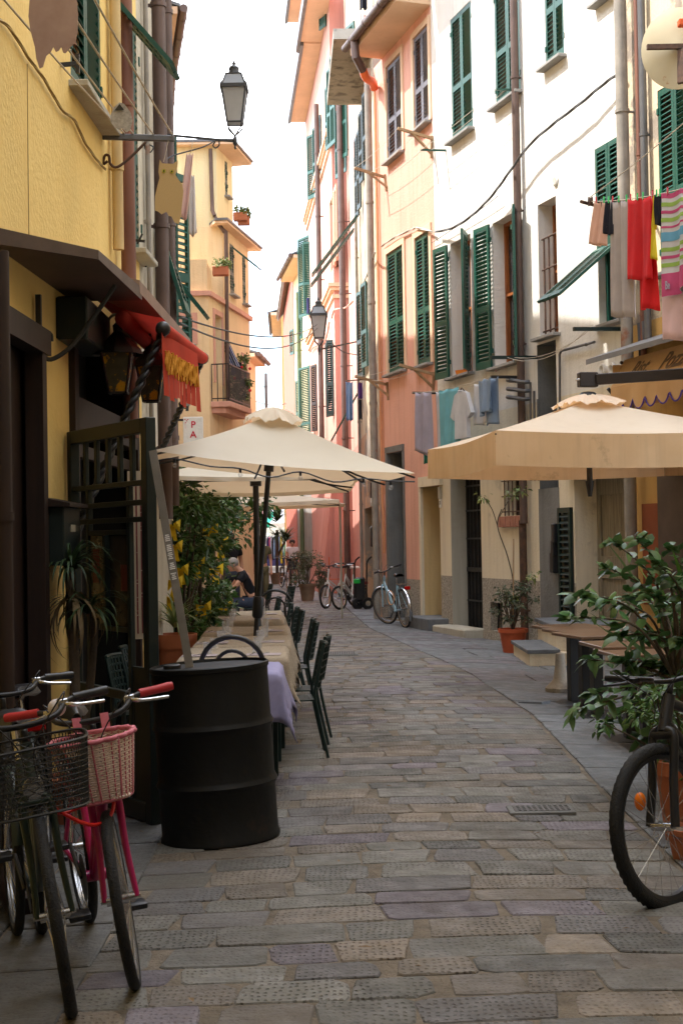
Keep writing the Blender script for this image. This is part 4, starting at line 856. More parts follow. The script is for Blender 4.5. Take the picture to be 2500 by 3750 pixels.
# metal batten leaning on the gate, standing on the drum
a = at(700, 2476, 7.45); b_ = at(560, 1650, 7.72); mb = MB(); mb.bar(a, b_, .042, .012, up=(0, 1, 0)); t = mb.build('leaning_batten', mat('brushed_grey_batten', (.22, .20, .18), col2=(.15, .14, .12), ns=5, rough=.45, metal=.4)); tag(t, 'long grey metal batten leaning from the drum top up to the gate', 'batten')
mb = MB(); d = (b_ - a).normalized(); sx = d.cross(V((0, 1, 0))).normalized()
for k, f in enumerate((.43, .475, .52, .555, .60)):
    for j in (-1, 0, 1, 2): mb.box(a + (b_ - a) * f + d * j * .010 + V((0, -.0085, 0)), d * .003, sx * rnd.uniform(.008, .015), V((0, .0012, 0)))
mb.build('lettering', 'white', t)
# mailbox, tile plaque, downpipe at the left edge
t = thing('wall_box', 'black painted letter box on the yellow wall beside the spiky plant', 'letter box', LA.pt(8, 0)); u = LA.uz(138, 1950)[0]; z0, z1 = LA.uz(172, 2070)[1], LA.uz(172, 1860)[1]
mb = MB(); mb.box(LA.pt(u + .22, (z0 + z1) / 2, .075), LA.eu * .22, LA.n * .075, Z * (z1 - z0) / 2, .006); mb.build('body', 'gate', t)
mb = MB(); mb.hexa([LA.pt(u - .03, z1, 0), LA.pt(u + .48, z1, 0), LA.pt(u + .48, z1, .19), LA.pt(u - .03, z1, .19), LA.pt(u - .03, z1 + .06, 0), LA.pt(u + .48, z1 + .06, 0), LA.pt(u + .48, z1 + .02, .19), LA.pt(u - .03, z1 + .02, .19)]); mb.build('lid', 'darkwood', t)
mb = MB(); mb.box(LA.pt(u + .22, z1 - .12, .153), LA.eu * .06, LA.n * .003, Z * .02); mb.build('name_plate', 'sand', t)
mb = MB(); mb.box(LA.at(141, 1685, .012), LA.eu * .07, LA.n * .012, Z * .11, .004); t = mb.build('house_tile', 'terracotta'); tag(t, 'small terracotta framed tile on the yellow wall above the letter box', 'plaque')
t = thing('edge_downpipe', 'thick brown drainpipe at the left edge ending in a bent foot near the bicycles', 'drainpipe', (-1.5, 6.3, 0))
mb = MB(); x0 = at(12, 1900, 6.3).x; mb.tube([(x0, 6.3, 2.9), (x0 - .0, 6.3, .35)], .042, 16); mb.tube(smoothpath([(x0, 6.3, .6), (x0, 6.28, .2), (x0 + .05, 6.15, .10), (x0 + .13, 6.0, .06)], 4), .055, 14); mb.build('pipe', 'darkwood', t, smooth='auto')
for z in (.62, 1.7): MB().tube([(x0, 6.3, z), (x0, 6.3, z + .04)], .05, 16).build('collar', 'darkwood', t, smooth='auto')
# ================================================================ CAFE TABLES
def linen(name, c1, c2, sc=60):
    m = mat(name, c1, rough=.9, col2=c2, ns=sc, st=(3, .25, 3)); return m
P['linen'] = linen('beige_linen', (.46, .37, .26), (.25, .20, .145)); P['lav'] = mat('lavender_cloth', (.34, .32, .50), col2=(.30, .28, .45), ns=30, rough=.9)
P['glassw'] = mat('tumbler_glass', (.75, .75, .75), rough=.05, spec=1, alpha=.22)
def cloth(o, w_, d, z, sk, m, name, lab, cat='tablecloth', group=None, jit=.0, rot=0):
    o = V(o); hw, hd = w_ / 2, d / 2; ph = rnd.random() * 6
    def f(u, v):
        x = (u * 2 - 1) * (hw + sk); y = (v * 2 - 1) * (hd + sk)
        ex, ey = max(0, abs(x) - hw), max(0, abs(y) - hd); e = math.hypot(ex, ey); sx, sy = (1 if x > 0 else -1), (1 if y > 0 else -1)
        wv = .020 * sin(7 * (x * (1 if ey > ex else 0) + y * (1 if ex >= ey else 0)) * 2 + ph) * min(1, e / sk)
        fl = .16 if min(ex, ey) < .02 else .16 + .16 * min(ex, ey) / sk
        X = (sx * (hw + ex * fl + .006) if ex > 0 else x) + (sx * wv if ex > 0 else 0); Y = (sy * (hd + ey * fl + .006) if ey > 0 else y) + (sy * wv if ey > 0 else 0)
        zz = z - (e * .97 if e > 0 else 0) + .003 * sin(x * 9 + ph) * (1 if e == 0 else 0)
        c, s_ = cos(rot), sin(rot); return V((o.x + X * c - Y * s_, o.y + X * s_ + Y * c, zz + gz(o.x, o.y)))
    mb = MB(); mb.grid(f, 34, 34); ob = mb.build(name, m, smooth=True, solid=.004); tag(ob, lab, cat, group); return ob
tabs = [(-.77, 8.95, 'lav'), (-.775, 10.15, 'linen'), (-.80, 11.35, 'linen'), (-.86, 12.7, 'linen'), (-.98, 14.6, 'linen'), (-1.05, 15.62, 'linen')]
labs = [('nearest cafe table, under the lavender cloth behind the drum', 'plain lavender tablecloth hanging in a point behind the black drum'), ('cafe table under the first beige cloth behind the lavender one', 'beige linen tablecloth next behind the lavender one, in front of the bent black chair back'),
 ('cafe table second in the row of beige cloths from the drum', 'beige linen tablecloth second of the row from the drum, with four tumblers'), ('cafe table third in the beige row beside the leaning umbrella pole', 'beige linen tablecloth third of the row, beside the leaning umbrella pole'),
 ('cafe table fourth in the beige row just past the umbrella pole', 'beige linen tablecloth fourth of the row, hanging in a deep fold to the front'), ('cafe table last in the beige row near the flowering hedge', 'beige linen tablecloth at the far end of the row')]
for (x, y, m), (la, lb) in zip(tabs, labs):
    g0 = gz(x, y); t = thing('cafe_table', la, 'table', (x, y, g0), group='cafe tables in a row')
    mb = MB(); mb.aabb(x - .35, x + .35, y - .35, y + .35, g0 + .71, g0 + .735, .004); mb.build('table_top', 'gate', t)
    for sx in (-1, 1):
        for sy in (-1, 1): MB().aabb(x + sx * .31 - .022, x + sx * .31 + .022, y + sy * .31 - .022, y + sy * .31 + .022, g0 + .01, g0 + .71).build('leg', 'dgreen', t)
    cloth((x, y), .74, .78 if m == 'lav' else .98, .745, .30 if m == 'lav' else .24, m, 'tablecloth', lb, group='beige tablecloths' if m != 'lav' else None, rot=.03)
def tumbler(p, lab):
    mb = MB(); mb.lathe([(.001, .0), (.029, 0), (.034, .085), (.031, .085), (.027, .01), (.001, .01)], p, Z, 14); ob = mb.build('tumbler', 'glassw', smooth='auto'); tag(ob, lab, 'glass', 'upturned tumblers on the tables'); return ob
nm = ['', 'first', 'second', 'third', 'fourth', 'last']
for i, (x, y, m) in enumerate(tabs[1:], 1):
    for sx, w_ in ((-.16, 'left'), (.17, 'right')):
        for sy, v_ in ((-.2, 'near'), (.22, 'far')):
            if i == 5 and sy > 0: continue
            tumbler(V((x + sx + rnd.uniform(-.02, .02), y + sy, gz(x, y) + .752)), f'clear tumbler at the {v_} {w_} place of the {nm[i]} beige table')
        # knife, fork and paper mat
    for sx in (-1, 1):
        q = V((x + sx * .22, y + .0, gz(x, y) + .753)); tag(MB().box(q + V((0, -.28, 0)), (.12, 0, 0), (0, .09, 0), (0, 0, .001)).build('paper_mat', P['matp'] if 'matp' in P else P.setdefault('matp', mat('lilac_paper', (.46, .38, .38), rough=.9))), f'lilac paper mat on the {"left" if sx < 0 else "right"} half of the {nm[i]} beige table', 'place mat', 'paper mats')
        mb = MB(); mb.bar(q + V((-.04, -.33, .004)), q + V((.03, -.16, .004)), .012, .003); mb.bar(q + V((-.09, -.35, .004)), q + V((-.07, -.18, .004)), .010, .003); tag(mb.build('cutlery', 'steel'), f'steel knife and fork on the {"left" if sx < 0 else "right"} half of the {nm[i]} beige table', 'cutlery', 'cutlery')
# chairs: green metal with slotted backs
def make_chair(m='dgreen'):
    t = thing('cafe_chair', 'x', 'chair'); MBs = MB()
    MBs.aabb(-.20, .20, -.20, .20, .435, .445); s = MB()      # seat with slots
    for k in range(8): s.aabb(-.20 + k * .0505, -.165 + k * .0505, -.19, .19, .44, .45)
    for yy in (-.2, -.06, .06, .18): s.aabb(-.20, .20, yy, yy + .03, .438, .452)
    s.build('seat', m, t)
    fr = MB()
    for sx in (-1, 1):
        MB().tube([(sx * .19, .19, .44), (sx * .21, .24, 0)], [.013, .011], 8).build('leg', m, t)
        MB().tube(smoothpath([(sx * .20, -.30, 0), (sx * .19, -.21, .44), (sx * .185, -.225, .60), (sx * .175, -.28, .86)], 4), .012, 8).build('leg', m, t)
    b = MB(); 
    for k in range(7): z = .53 + k * .053; b.tube([V((-.185 + .37 * i / 6, -.215 - .065 * (z - .5) / .36 - .035 * sin(pi * i / 6), z)) for i in range(7)], .010, 5)
    for i in range(1, 8): xx = -.185 + .37 * i / 8; b.tube([(xx, -.215 - .035 * sin(pi * i / 8), .52), (xx, -.28 - .035 * sin(pi * i / 8), .86)], .012, 5)
    b.tube([V((-.175 + .35 * i / 6, -.28 - .035 * sin(pi * i / 6), .865)) for i in range(7)], .014, 6)
    b.build('backrest', m, t)
    fr.tube([(-.2, 0, .43), (-.2, .19, .43), (.2, .19, .43), (.2, 0, .43)], .011, 6); fr.build('seat_frame', m, t)
    return t
proto = make_chair(); first = [True]
def chair(x, y, rz, lab, group='slotted metal cafe chairs'):
    x = x - .17 if (x > -1.0 and y < 20) else x; o = proto if first[0] else ztree(proto); first[0] = False; place(o, G(x, y), rz, lab, group=group, sc=.92); return o
hp = pi / 2
for (x, y, r, lab) in ((-.24, 10.1, hp + .08, 'slotted dark green chair nearest the drum on the street side, all four legs in view'), (-.22, 10.75, hp - .05, 'slotted dark green chair tucked close behind the nearest street side one'),
   (-.34, 12.55, hp + .05, 'street side slotted chair third from the drum'), (-.38, 13.15, hp, 'street side slotted chair fourth from the drum'), (-.52, 14.7, hp + .1, 'street side slotted chair fifth from the drum'),
   (-.60, 15.5, hp, 'street side slotted chair sixth from the drum'), (-.70, 16.5, hp + .05, 'last but one slotted chair on the street side'), (-.92, 18.5, hp + .15, 'slotted chair alone behind the umbrella poles, near the seated man'),
   (-1.32, 9.7, -hp - .15, 'dark slotted chair on the wall side nearest the gate'), (-1.36, 10.5, -hp + .05, 'dark slotted chair on the wall side, second from the gate'), (-1.42, 12.0, -hp, 'dark slotted chair on the wall side under the yellow flowers'), (-1.5, 13.2, -hp - .1, 'dark slotted chair on the wall side in front of the spiky pot')):
    chair(x, y, r, lab)
chair(-1.05, 22.5, hp - .3, 'slotted chair seen from behind on open paving beyond the tables')
def bent(x, y, rz, lab):
    t = thing('bentwood_chair', lab, 'chair', group='black bentwood chairs')
    mb = MB(); mb.lathe([(.001, .46), (.2, .46), (.21, .45), (.2, .43), (.001, .43)], (0, 0, 0), Z, 24); mb.build('seat', 'black', t, smooth='auto')
    o = [V((-.20, -.19, .44)), V((-.20, -.22, .70))] + arc((0, -.24, .74), .20, pi, 0, 14, (1, 0, 0), (0, -.12, 1)) + [V((.20, -.22, .70)), V((.20, -.19, .44))]
    i_ = [V((-.12, -.19, .45)), V((-.115, -.22, .68))] + arc((0, -.235, .72), .115, pi, 0, 12, (1, 0, 0), (0, -.12, 1.15)) + [V((.115, -.22, .68)), V((.12, -.19, .45))]
    mb = MB(); mb.tube(o, .016, 8); mb.tube(i_, .012, 8); mb.build('backrest', 'black', t, smooth=True)
    for sx in (-1, 1):
        for sy in (-1, 1): MB().tube([(sx * .15, sy * .15, .44), (sx * .19, sy * .20, 0)], [.016, .012], 8).build('leg', 'black', t, smooth=True)
    place(t, G(x, y), rz)
bent(-.70, 9.62 - .55 + .1, 0, 'black bentwood chair with double hoop back between the lavender and first beige tables')
bent(-.80, 17.1, 0, 'black bentwood chair with double hoop back at the far end of the beige tables')
# ================================================================ UMBRELLAS
P['canvas'] = mat('cream_canvas', (.82, .76, .63), col2=(.76, .69, .56), ns=2, rough=.9, trans=.34, tcol=(.95, .68, .42), col3=(.50, .42, .30), s3=9, t3=(.76, .80))
P['canvas2'] = mat('beige_canvas', (.84, .72, .56), col2=(.80, .67, .50), ns=2, rough=.9, trans=.36, tcol=(.95, .55, .24), col3=(.50, .34, .18), s3=2.2, t3=(.62, .80), streak=.12)
P['canvas3'] = mat('stained_backlit_gold_valance', (.84, .62, .38), col2=(.78, .55, .31), ns=2, rough=.9, trans=.35, col3=(.38, .24, .12), s3=2.6, t3=(.60, .78), streak=.2)  # stains, plus the gold of light through the cloth put into the colour
def parasol(h, ze, za, fl, m, poleR=.032, cap=True, vm=None):
    t = thing('patio_umbrella', 'x', 'umbrella'); mb = MB(); vb = MB()
    cor = [V((-h, -h, ze)), V((h, -h, ze)), V((h, h, ze)), V((-h, h, ze))]; top = V((0, 0, za))
    for i in range(4):
        a, b = cor[i], cor[(i + 1) % 4]
        def f(u, v):
            e = a.lerp(b, u); bow = .10 * sin(pi * u); e = e - V((e.x, e.y, 0)) * bow * .22 - Z * .035 * sin(pi * u)
            p = top.lerp(e, v); return p - Z * .09 * sin(pi * v) * (.35 + .65 * sin(pi * u)) * .9
        mb.grid(f, 14, 12)
        if fl: vb.grid(lambda u, v: (lambda e: e - V((e.x, e.y, 0)) * .022 * sin(pi * u) - Z * (.035 * sin(pi * u) + fl * v) + V((e.x, e.y, 0)).normalized() * .012 * sin(u * 40) * v)(a.lerp(b, u)), 28, 3)
    mb.build('canopy', m, t, smooth='auto')
    if fl: vb.build('valance', vm or m, t, smooth='auto')
    if cap:
        mb = MB(); c2 = [V((x * .22, y * .22, za + .03 - .22 * (za - ze))) for x, y in ((-h, -h), (h, -h), (h, h), (-h, h))]; tp = V((0, 0, za + .06))
        for i in range(4):
            a, b = c2[i], c2[(i + 1) % 4]; mb.grid(lambda u, v: tp.lerp(a.lerp(b, u), v) + V((0, 0, .018 * sin(u * 14 + i) * v + .012 * sin(u * 37) * v + .02 * sin(pi * v))), 16, 5)
        mb.build('vent', m, t, smooth=True)
    for i in range(4):
        for u_ in (0, .5):
            e_ = cor[i].lerp(cor[(i + 1) % 4], u_); e_ = e_ - V((e_.x, e_.y, 0)) * (.10 * sin(pi * u_) * .22) - Z * .035 * sin(pi * u_)
            rb = MB(); rb.tube([top.lerp(e_, v_ / 8) - Z * (.09 * sin(pi * v_ / 8) * (.35 + .65 * sin(pi * u_)) * .9 + .035) for v_ in range(9)], .009, 6); rb.build('rib', 'black', t)
        MB().bar(V((0, 0, ze + .02)), V((0, 0, za)).lerp(cor[i], .55) - Z * .09, .012, .014).build('strut', 'black', t)
    mb = MB(); mb.tube([(0, 0, 0), (0, 0, za + .05)], poleR, 14); mb.build('pole', 'black', t, smooth='auto')
    mb = MB(); mb.tube([(0, 0, ze - .04), (0, 0, ze + .05)], poleR * 1.9, 12); mb.build('hub', 'black', t, smooth='auto'); mb = MB(); mb.aabb(-.25, .25, -.25, .25, .0, .05, .01); mb.tube([(0, 0, .05), (0, 0, .35)], poleR * 1.35, 12); mb.build('base', 'black', t, smooth='auto')
    return t
t = parasol(1.03, 2.17, 2.62, 0, 'canvas', poleR=.022); t['label'] = 'large cream square umbrella nearest on the left, leaning above the beige tables'; t['group'] = 'cream umbrellas over the tables'
t.rotation_mode = 'QUATERNION'; t.rotation_quaternion = (Matrix.Rotation(RAD(5.4), 4, 'Y') @ Matrix.Rotation(RAD(10), 4, 'Z')).to_quaternion(); t.location = G(-.81, 12.02)
MB().lathe([(.001, .88), (.035, .89), (.046, .91), (.046, 1.05), (.035, 1.07), (.001, 1.08)], V((0, 0, 0)), Z, 14).build('crank_sleeve', 'blackplastic', t, smooth='auto')
t = parasol(.98, 2.12, 2.46, .04, 'canvas', poleR=.03); place(t, G(-.84, 14.02), RAD(3), 'second cream umbrella, its near edge hidden by the leaning first one', rx=RAD(-2.6), group='cream umbrellas over the tables')
t = parasol(1.52, 2.24, 2.5, .06, 'canvas', poleR=.03); place(t, G(-1.5, 26.5), RAD(-2), 'third cream umbrella, farthest of the row, showing only its lower edge', group='cream umbrellas over the tables')
mb = MB(); mb.tube([G(-.02, 27.0), V((-.03, 26.9, 2.22))], .022, 10); tag(mb.build('umbrella_prop', 'sand', smooth='auto'), 'thin pale pole standing under the corner of the farthest cream umbrella', 'pole')
# bulb string along the first umbrella's edge
mb = MB(); e = [at(568, 1690, 10.65), at(640, 1680, 10.69), at(770, 1708, 10.72), at(880, 1716, 10.79), at(990, 1748, 10.83), at(1100, 1728, 10.87), at(1220, 1765, 10.90), at(1330, 1753, 10.94), at(1430, 1762, 10.97), at(1518, 1764, 11.01)]
mb.tube(smoothpath(e, 4), .006, 5); t = mb.build('string_lights', 'black'); tag(t, 'black bulb string hung along the near edge of the first cream umbrella', 'string lights')
for k in (1, 3, 5, 7, 8): mb = MB(); mb.tube([e[k], e[k] - Z * .03], .010, 8); mb.build('socket', 'blackplastic', t); MB().ball(e[k] - Z * .048, .019, 10).build('bulb', 'glassw', t, smooth=True)
# ---- right cantilever umbrella
A = V((1.42, 13.0, 0)); exv = V((2.5, .42, 0)).normalized(); eyv = V((-.42, 2.5, 0)).normalized(); s_ = 2.75
cx = A + exv * s_ / 2 + eyv * s_ / 2
t = parasol(s_ / 2, 2.56, 2.98, .32, 'canvas2', cap=True, vm='canvas3')
for c in list(t.children):
    if c.name.startswith(('pole', 'hub', 'base')): bpy.data.objects.remove(c)
mb = MB(); mb.tube([(0, 0, 2.1), (0, 0, 3.05)], .03, 12); mb.lathe([(.001, 2.99), (.09, 2.99), (.10, 3.02), (.07, 3.05), (.001, 3.06)], (0, 0, 0), Z, 16); mb.tube([(0, 0, 1.98), (0, 0, 2.14)], [.02, .045], 10); mb.build('hub', 'black', t, smooth='auto')
th = math.atan2(exv.y, exv.x)
mb = MB(); mb.box((0, 0, 3.18), (.10, 0, 0), (0, .05, 0), (0, 0, .075), .008); mb.bar((.08, -.03, 3.18), (2.0, -.95, 3.22), .08, .11, bev=.008); mb.tube([(-.0, 0, 3.24), (.0, 0, 3.26)], .01, 6); mb.build('arm', 'darkbronze' if 'darkbronze' in P else P.setdefault('darkbronze', mat('bronze_coated_metal', (.03, .022, .018), rough=.45, metal=.3)), t)
mb = MB()
for yy in (-.03, .03): mb.ball((-.102, yy, 3.18), .014, 8)
mb.ball((.2, -.045, 3.16), .016, 8); mb.build('bolt', 'steel', t, smooth=True)
mb = MB(); mb.tube([(1.95, -.92, 0), (1.95, -.92, 3.2)], .055, 12); mb.build('mast', P['darkbronze'], t, smooth='auto')
place(t, V((cx.x, cx.y, .0)), th, 'big stained beige umbrella hung from a dark arm on the right, with deep front valance', group=None)
# ================================================================ BICYCLES
def wheel(t, c, R, tw, rim_m, rot, name='wheel', knob=False, ns=28, H=V((1, 0, 0))):
    # c hub centre, rot = matrix turning the wheel plane (xz) about the steering axis
    f = lambda x, y, z: V(c) + rot @ V((x, y, z)); N_ = 56; tt = MB()
    k = 10; vs = []
    for i in range(N_ * (2 if knob else 1)):
        a = 2 * pi * i / (N_ * (2 if knob else 1)); 
        for j in range(k):
            b = 2 * pi * j / k; rr = R - tw + tw * cos(b); 
            if knob and cos(b) > .3: rr += .005 if (i + (j % 2)) % 2 else -.002
            vs.append(f(rr * cos(a), tw * sin(b) * .95, rr * sin(a)))
    M_ = len(vs) // k; tt.add(vs, [(i * k + j, i * k + (j + 1) % k, ((i + 1) % M_) * k + (j + 1) % k, ((i + 1) % M_) * k + j) for i in range(M_) for j in range(k)])
    w_ = tt.build(name, 'rubber', t, smooth=True)
    r = MB(); Rr = R - 2 * tw + .004
    r.add([f((Rr + d) * cos(2 * pi * i / N_), y, (Rr + d) * sin(2 * pi * i / N_)) for i in range(N_) for (d, y) in ((.006, tw * .75), (-.012, tw * .5), (-.012, -tw * .5), (.006, -tw * .75))], [(i * 4 + j, i * 4 + (j + 1) % 4, ((i + 1) % N_) * 4 + (j + 1) % 4, ((i + 1) % N_) * 4 + j) for i in range(N_) for j in range(4)])
    r.build('rim', rim_m, w_, smooth='auto')
    s = MB()
    for i in range(ns): a = 2 * pi * i / ns; a2 = a + (.5 if i % 4 < 2 else -.5); y = .03 if i % 2 else -.03; s.tube([f(.02 * cos(a2), y, .02 * sin(a2)), f(Rr * cos(a), 0, Rr * sin(a))], .0014, 4, cap=False)
    s.build('spokes', 'steel', w_)
    h = MB(); h.tube([f(0, -.05, 0), f(0, .05, 0)], .017, 10); h.tube([f(0, -.07, 0), f(0, .07, 0)], .007, 8); h.build('hub', 'steel', w_, smooth='auto')
    return w_
def bike(lab, R=.34, wb=1.05, fm='black', tw=.019, steer=0, style='city', basket=None, fender=False, grips='blackplastic', saddle='blackplastic', rim='steel', knob=False, hh=1.02, group=None, name='bicycle', rack=False, bar='city', lamp=False, ft=.016):
    t = thing(name, lab, 'bicycle', group=group); I = Matrix.Identity(3)
    ht, hb = V((wb - .17, 0, hh - .14)), V((wb - .10, 0, R * 2 + .05)); ax = (ht - hb).normalized(); SR = Matrix.Rotation(steer, 3, ax)
    def st(p): return hb + SR @ (V(p) - hb)
    wheel(t, (0, 0, R), R, tw, rim, I, knob=knob); wheel(t, st((wb, 0, R)), R, tw, rim, SR, knob=knob)
    bb = V((.40, 0, .28)); sc = V((.25, 0, .74 if style != 'mtb' else .70)); fr = MB(); r = ft
    if style == 'step': fr.tube(smoothpath([hb + ax * .06, V((wb * .62, 0, .48)), bb], 5), r * 1.15, 10); fr.tube(smoothpath([hb + ax * .02 + V((-.0, 0, -.02)), V((wb * .60, 0, .40)), bb + V((.02, 0, .0))], 5), r, 10)
    else: fr.tube([hb + ax * .03, bb], r * 1.2, 10); fr.tube([ht - ax * .03, sc - V((0, 0, .06))], r, 10)
    fr.tube([bb, sc], r * .95, 10); fr.tube([hb - ax * .01, ht], r * 1.25, 10); fr.tube([bb - V((.0, .04, 0)), bb + V((0, .04, 0))], .022, 10)
    for s in (-1, 1): fr.tube([V((0, s * .06, R)), bb + V((0, s * .03, 0))], r * .55, 8); fr.tube([V((0, s * .06, R)), sc + V((0, s * .012, -.04))], r * .5, 8)
    fr.build('frame', fm, t, smooth='auto')
    fk = MB(); fo = tw + .026
    for s in (-1, 1): fk.tube(smoothpath([st((wb, s * (fo + .01), R)), st((wb - .045, s * fo, R * 1.55)), st(hb + V((.012, s * fo, -.03 + .0))), st(hb + V((.01, s * .02, .0)))], 4), [.010 + .0006 * q for q in range(13)][:13] if style != 'mtb' else .019, 10)
    fk.tube([st(hb + V((.01, -fo, -.02))), st(hb + V((.01, fo, -.02)))], r, 10); fk.build('fork', fm, t, smooth='auto')
    hc = st(ht + ax * .07); hbm = MB(); hw = .29 if bar == 'city' else .34
    hbm.tube([st(ht), hc], .014, 8)
    if bar == 'city': L = [(-.10, -hw), (-.085, -hw + .05), (-.05, -hw + .13), (.015, -.12), (.035, -.05), (.035, .05), (.015, .12), (-.05, hw - .13), (-.085, hw - .05), (-.10, hw)]; zz = [.05, .05, .045, .015, 0, 0, .015, .045, .05, .05]
    else: L = [(-.02, -hw), (0, -.1), (.05, -.04), (.05, .04), (0, .1), (-.02, hw)]; zz = [.03, .01, 0, 0, .01, .03]
    hp_ = [hc + SR @ V((x, y, z)) for (x, y), z in zip(L, zz)]; hbm.tube(smoothpath(hp_, 4), .011, 10); hbm.build('handlebar', 'blackplastic' if fm != 'chrome' else 'steel', t, smooth=True)
    for (i0, i1, s) in ((0, 1, -1), (-1, -2, 1)):
        a, b = hp_[i0], hp_[i0].lerp(hp_[i1], 1.0 if bar != 'city' else 1.9); dd = (b - a).normalized()
        g = MB(); g.tube([a - dd * .02, a, a + dd * .04, a + dd * .11], [.015, .0175, .0155, .0165], 12); gr = g.build('grip', grips, t, smooth='auto')
        lv = MB(); q = a + dd * .15; fw = SR @ V((1, 0, 0)); lv.tube(smoothpath([q + fw * .02 - Z * .01, q + fw * .055 - Z * .02 - dd * .05, a + fw * .05 - Z * .03 + dd * .0], 4), [.008] * 4 + [.006] * 5, 8); lv.box(q + fw * .015 - Z * .005, dd * .02, fw * .02, Z * .012, .003); lv.build('brake_lever', 'steel' if bar == 'city' else 'blackplastic', t, smooth='auto')
        cb = MB(); cb.tube(smoothpath([q + fw * .03, q + fw * .16 + Z * (.04) - dd * 0, hc + fw * .12 + V((0, s * .03, -.06)), st(hb + V((.03, s * .02, .05)))], 6), .0028, 6); cb.build('brake_cable', 'blackplastic', t, smooth=True)
    sd_ = MB(); top = sc + V((-.02, 0, .14)); sd_.tube([sc - V((0, 0, .02)), top], .013, 8); sd_.build('seat_post', 'steel', t, smooth='auto')
    sm = MB(); sm.grid(lambda u, v: top + V((.13 - .27 * u, (v - .5) * (.04 + .13 * u ** 1.6) , .045 + .01 * sin(u * 6) - .05 * (2 * v - 1) ** 4 - .02 * (1 - u) ** 3)), 12, 10); sm.grid(lambda u, v: top + V((.13 - .27 * u, (v - .5) * (.04 + .13 * u ** 1.6), .0 - .01 * u)), 12, 6); sm.build('saddle', saddle, t, smooth=True)
    cr = MB()
    for s in (-1, 1): e = bb + V((s * .12, s * .07, s * -.11)); cr.tube([bb + V((0, s * .055, 0)), e], .009, 8); cr.box(e + V((0, s * .05, 0)), V((.045, 0, 0)), V((0, .04, 0)), V((0, 0, .011)), .003)
    cr.lathe([(.001, 0), (.085, 0), (.09, .003), (.001, .006)], bb + V((0, -.045, 0)), (0, -1, 0), 28); cr.build('crankset', 'blackplastic', t, smooth='auto')
    if fender:
        for (c, SRR, a0, a1) in ((V((0, 0, R)), None, RAD(35), RAD(215)), (V((wb, 0, R)), 1, RAD(15), RAD(165))):
            def f(u, v):
                a = a0 + (a1 - a0) * u; y = (v - .5) * .052; p = c + V(((R + .022 - abs(v - .5) * .02) * cos(a), y, (R + .022 - abs(v - .5) * .02) * sin(a))); return st(p) if SRR else p
            MB().grid(f, 24, 4).build('mudguard', fender, t, smooth=True)
    if rack:
        k = MB()
        for s in (-1, 1): k.tube([V((-.22, s * .06, R * 2 + .08)), V((.18, s * .05, R * 2 + .08))], .006, 6); k.tube([V((0, s * .065, R)), V((-.06, s * .06, R * 2 + .08))], .005, 6)
        for i in range(4): k.tube([V((-.2 + .1 * i, -.06, R * 2 + .08)), V((-.2 + .1 * i, .06, R * 2 + .08))], .004, 5)
        k.build('luggage_rack', 'steel', t); MB().box(V((-.25, 0, R * 2 + .02)), (.012, 0, 0), (0, .05, 0), (0, 0, .03), .006).build('rear_light', mat('red_reflector', (.45, .01, .01), rough=.2), t)
    if lamp: l = MB(); c = st((wb + .02, 0, R * 2 + .10)); fw = SR @ V((1, 0, 0)); l.lathe([(.001, -.05), (.025, -.045), (.036, 0), (.036, .012), (.030, .014), (.001, .012)], c, fw, 16); l.build('headlamp', 'steel', t, smooth='auto')
    if basket:
        bm_, lit = basket; w0, w1, d0, d1, bh = lit; c = hc + SR @ V((.035 + d1 / 2 + .03, 0, -.07 - bh + .03))
        def rr(u, v):
            a = 2 * pi * u; e = .5 if bm_ == 'mesh' else .85; ca, sa = cos(a), sin(a); cx_ = abs(ca) ** e * (1 if ca > 0 else -1); sy_ = abs(sa) ** e * (1 if sa > 0 else -1)
            ww = (w0 + (w1 - w0) * v) / 2; dd = (d0 + (d1 - d0) * v) / 2; return c + SR @ V((cx_ * dd, sy_ * ww, bh * v))
        if bm_ == 'mesh':
            m = MB(); n = 84
            for k in range(n):
                for d in (-1, 1): m.tube([rr(k / n + d * .07 * v, v) for v in (0, .25, .5, .75, 1)], .0016, 3, cap=False)
            for k in range(13): v = k / 12; m.tube([rr(i / 40, v) for i in range(40)], .0018 if 0 < k < 12 else .005, 5, closed=True)
            for k in range(-6, 7): m.tube([c + SR @ V((-d0 / 2, k * w0 / 13, 0)), c + SR @ V((d0 / 2, k * w0 / 13, 0))], .0016, 3)
            m.build('basket', 'black', t)
        else:
            b = MB(); n = 60; ro = 26
            for k in range(ro):
                v = k / ro; b.tube([rr(i / n, v) + SR @ V((0, 0, 0)) + (rr(i / n, v) - c).normalized() * .003 * (1 if (i + k) % 2 else -1) for i in range(n)], .0042, 5, closed=True)
            for k in range(-9, 10): b.tube([c + SR @ V((-d0 / 2, k * w0 / 20, .004)), c + SR @ V((d0 / 2, k * w0 / 20, .004))], .005, 5)
            bo = b.build('basket', 'wicker', t, smooth=True)
            s = MB()
            for k in range(30): s.tube([rr(k / 30, v / 6) + (rr(k / 30, v / 6) - c).normalized() * .004 for v in range(7)], .0028 if k % 3 else .0042, 5)
            s.build('stripe', 'pinkw', bo, smooth=True)
            s = MB(); s.tube([rr(i / 72, 1) + (rr(i / 72, 1) - rr(i / 72, .9)).normalized() * .003 + (rr(i / 72, 1) - c - Z * bh).normalized() * .006 * sin(i * pi / 2) for i in range(72)], .009, 8, closed=True); s.build('braided_rim', 'pinkw', bo, smooth=True); s = MB(); s.tube([rr(i / 60, 0) for i in range(60)], .007, 6, closed=True); s.build('base_rim', 'pinkw', bo, smooth=True)
            s = MB()
            for y in (-.05, .05): s.bar(hc + SR @ V((.04, y, .02)), hc + SR @ V((.075, y, -.10)), .03, .006)
            s.build('strap', 'pinkw', bo)
    return t
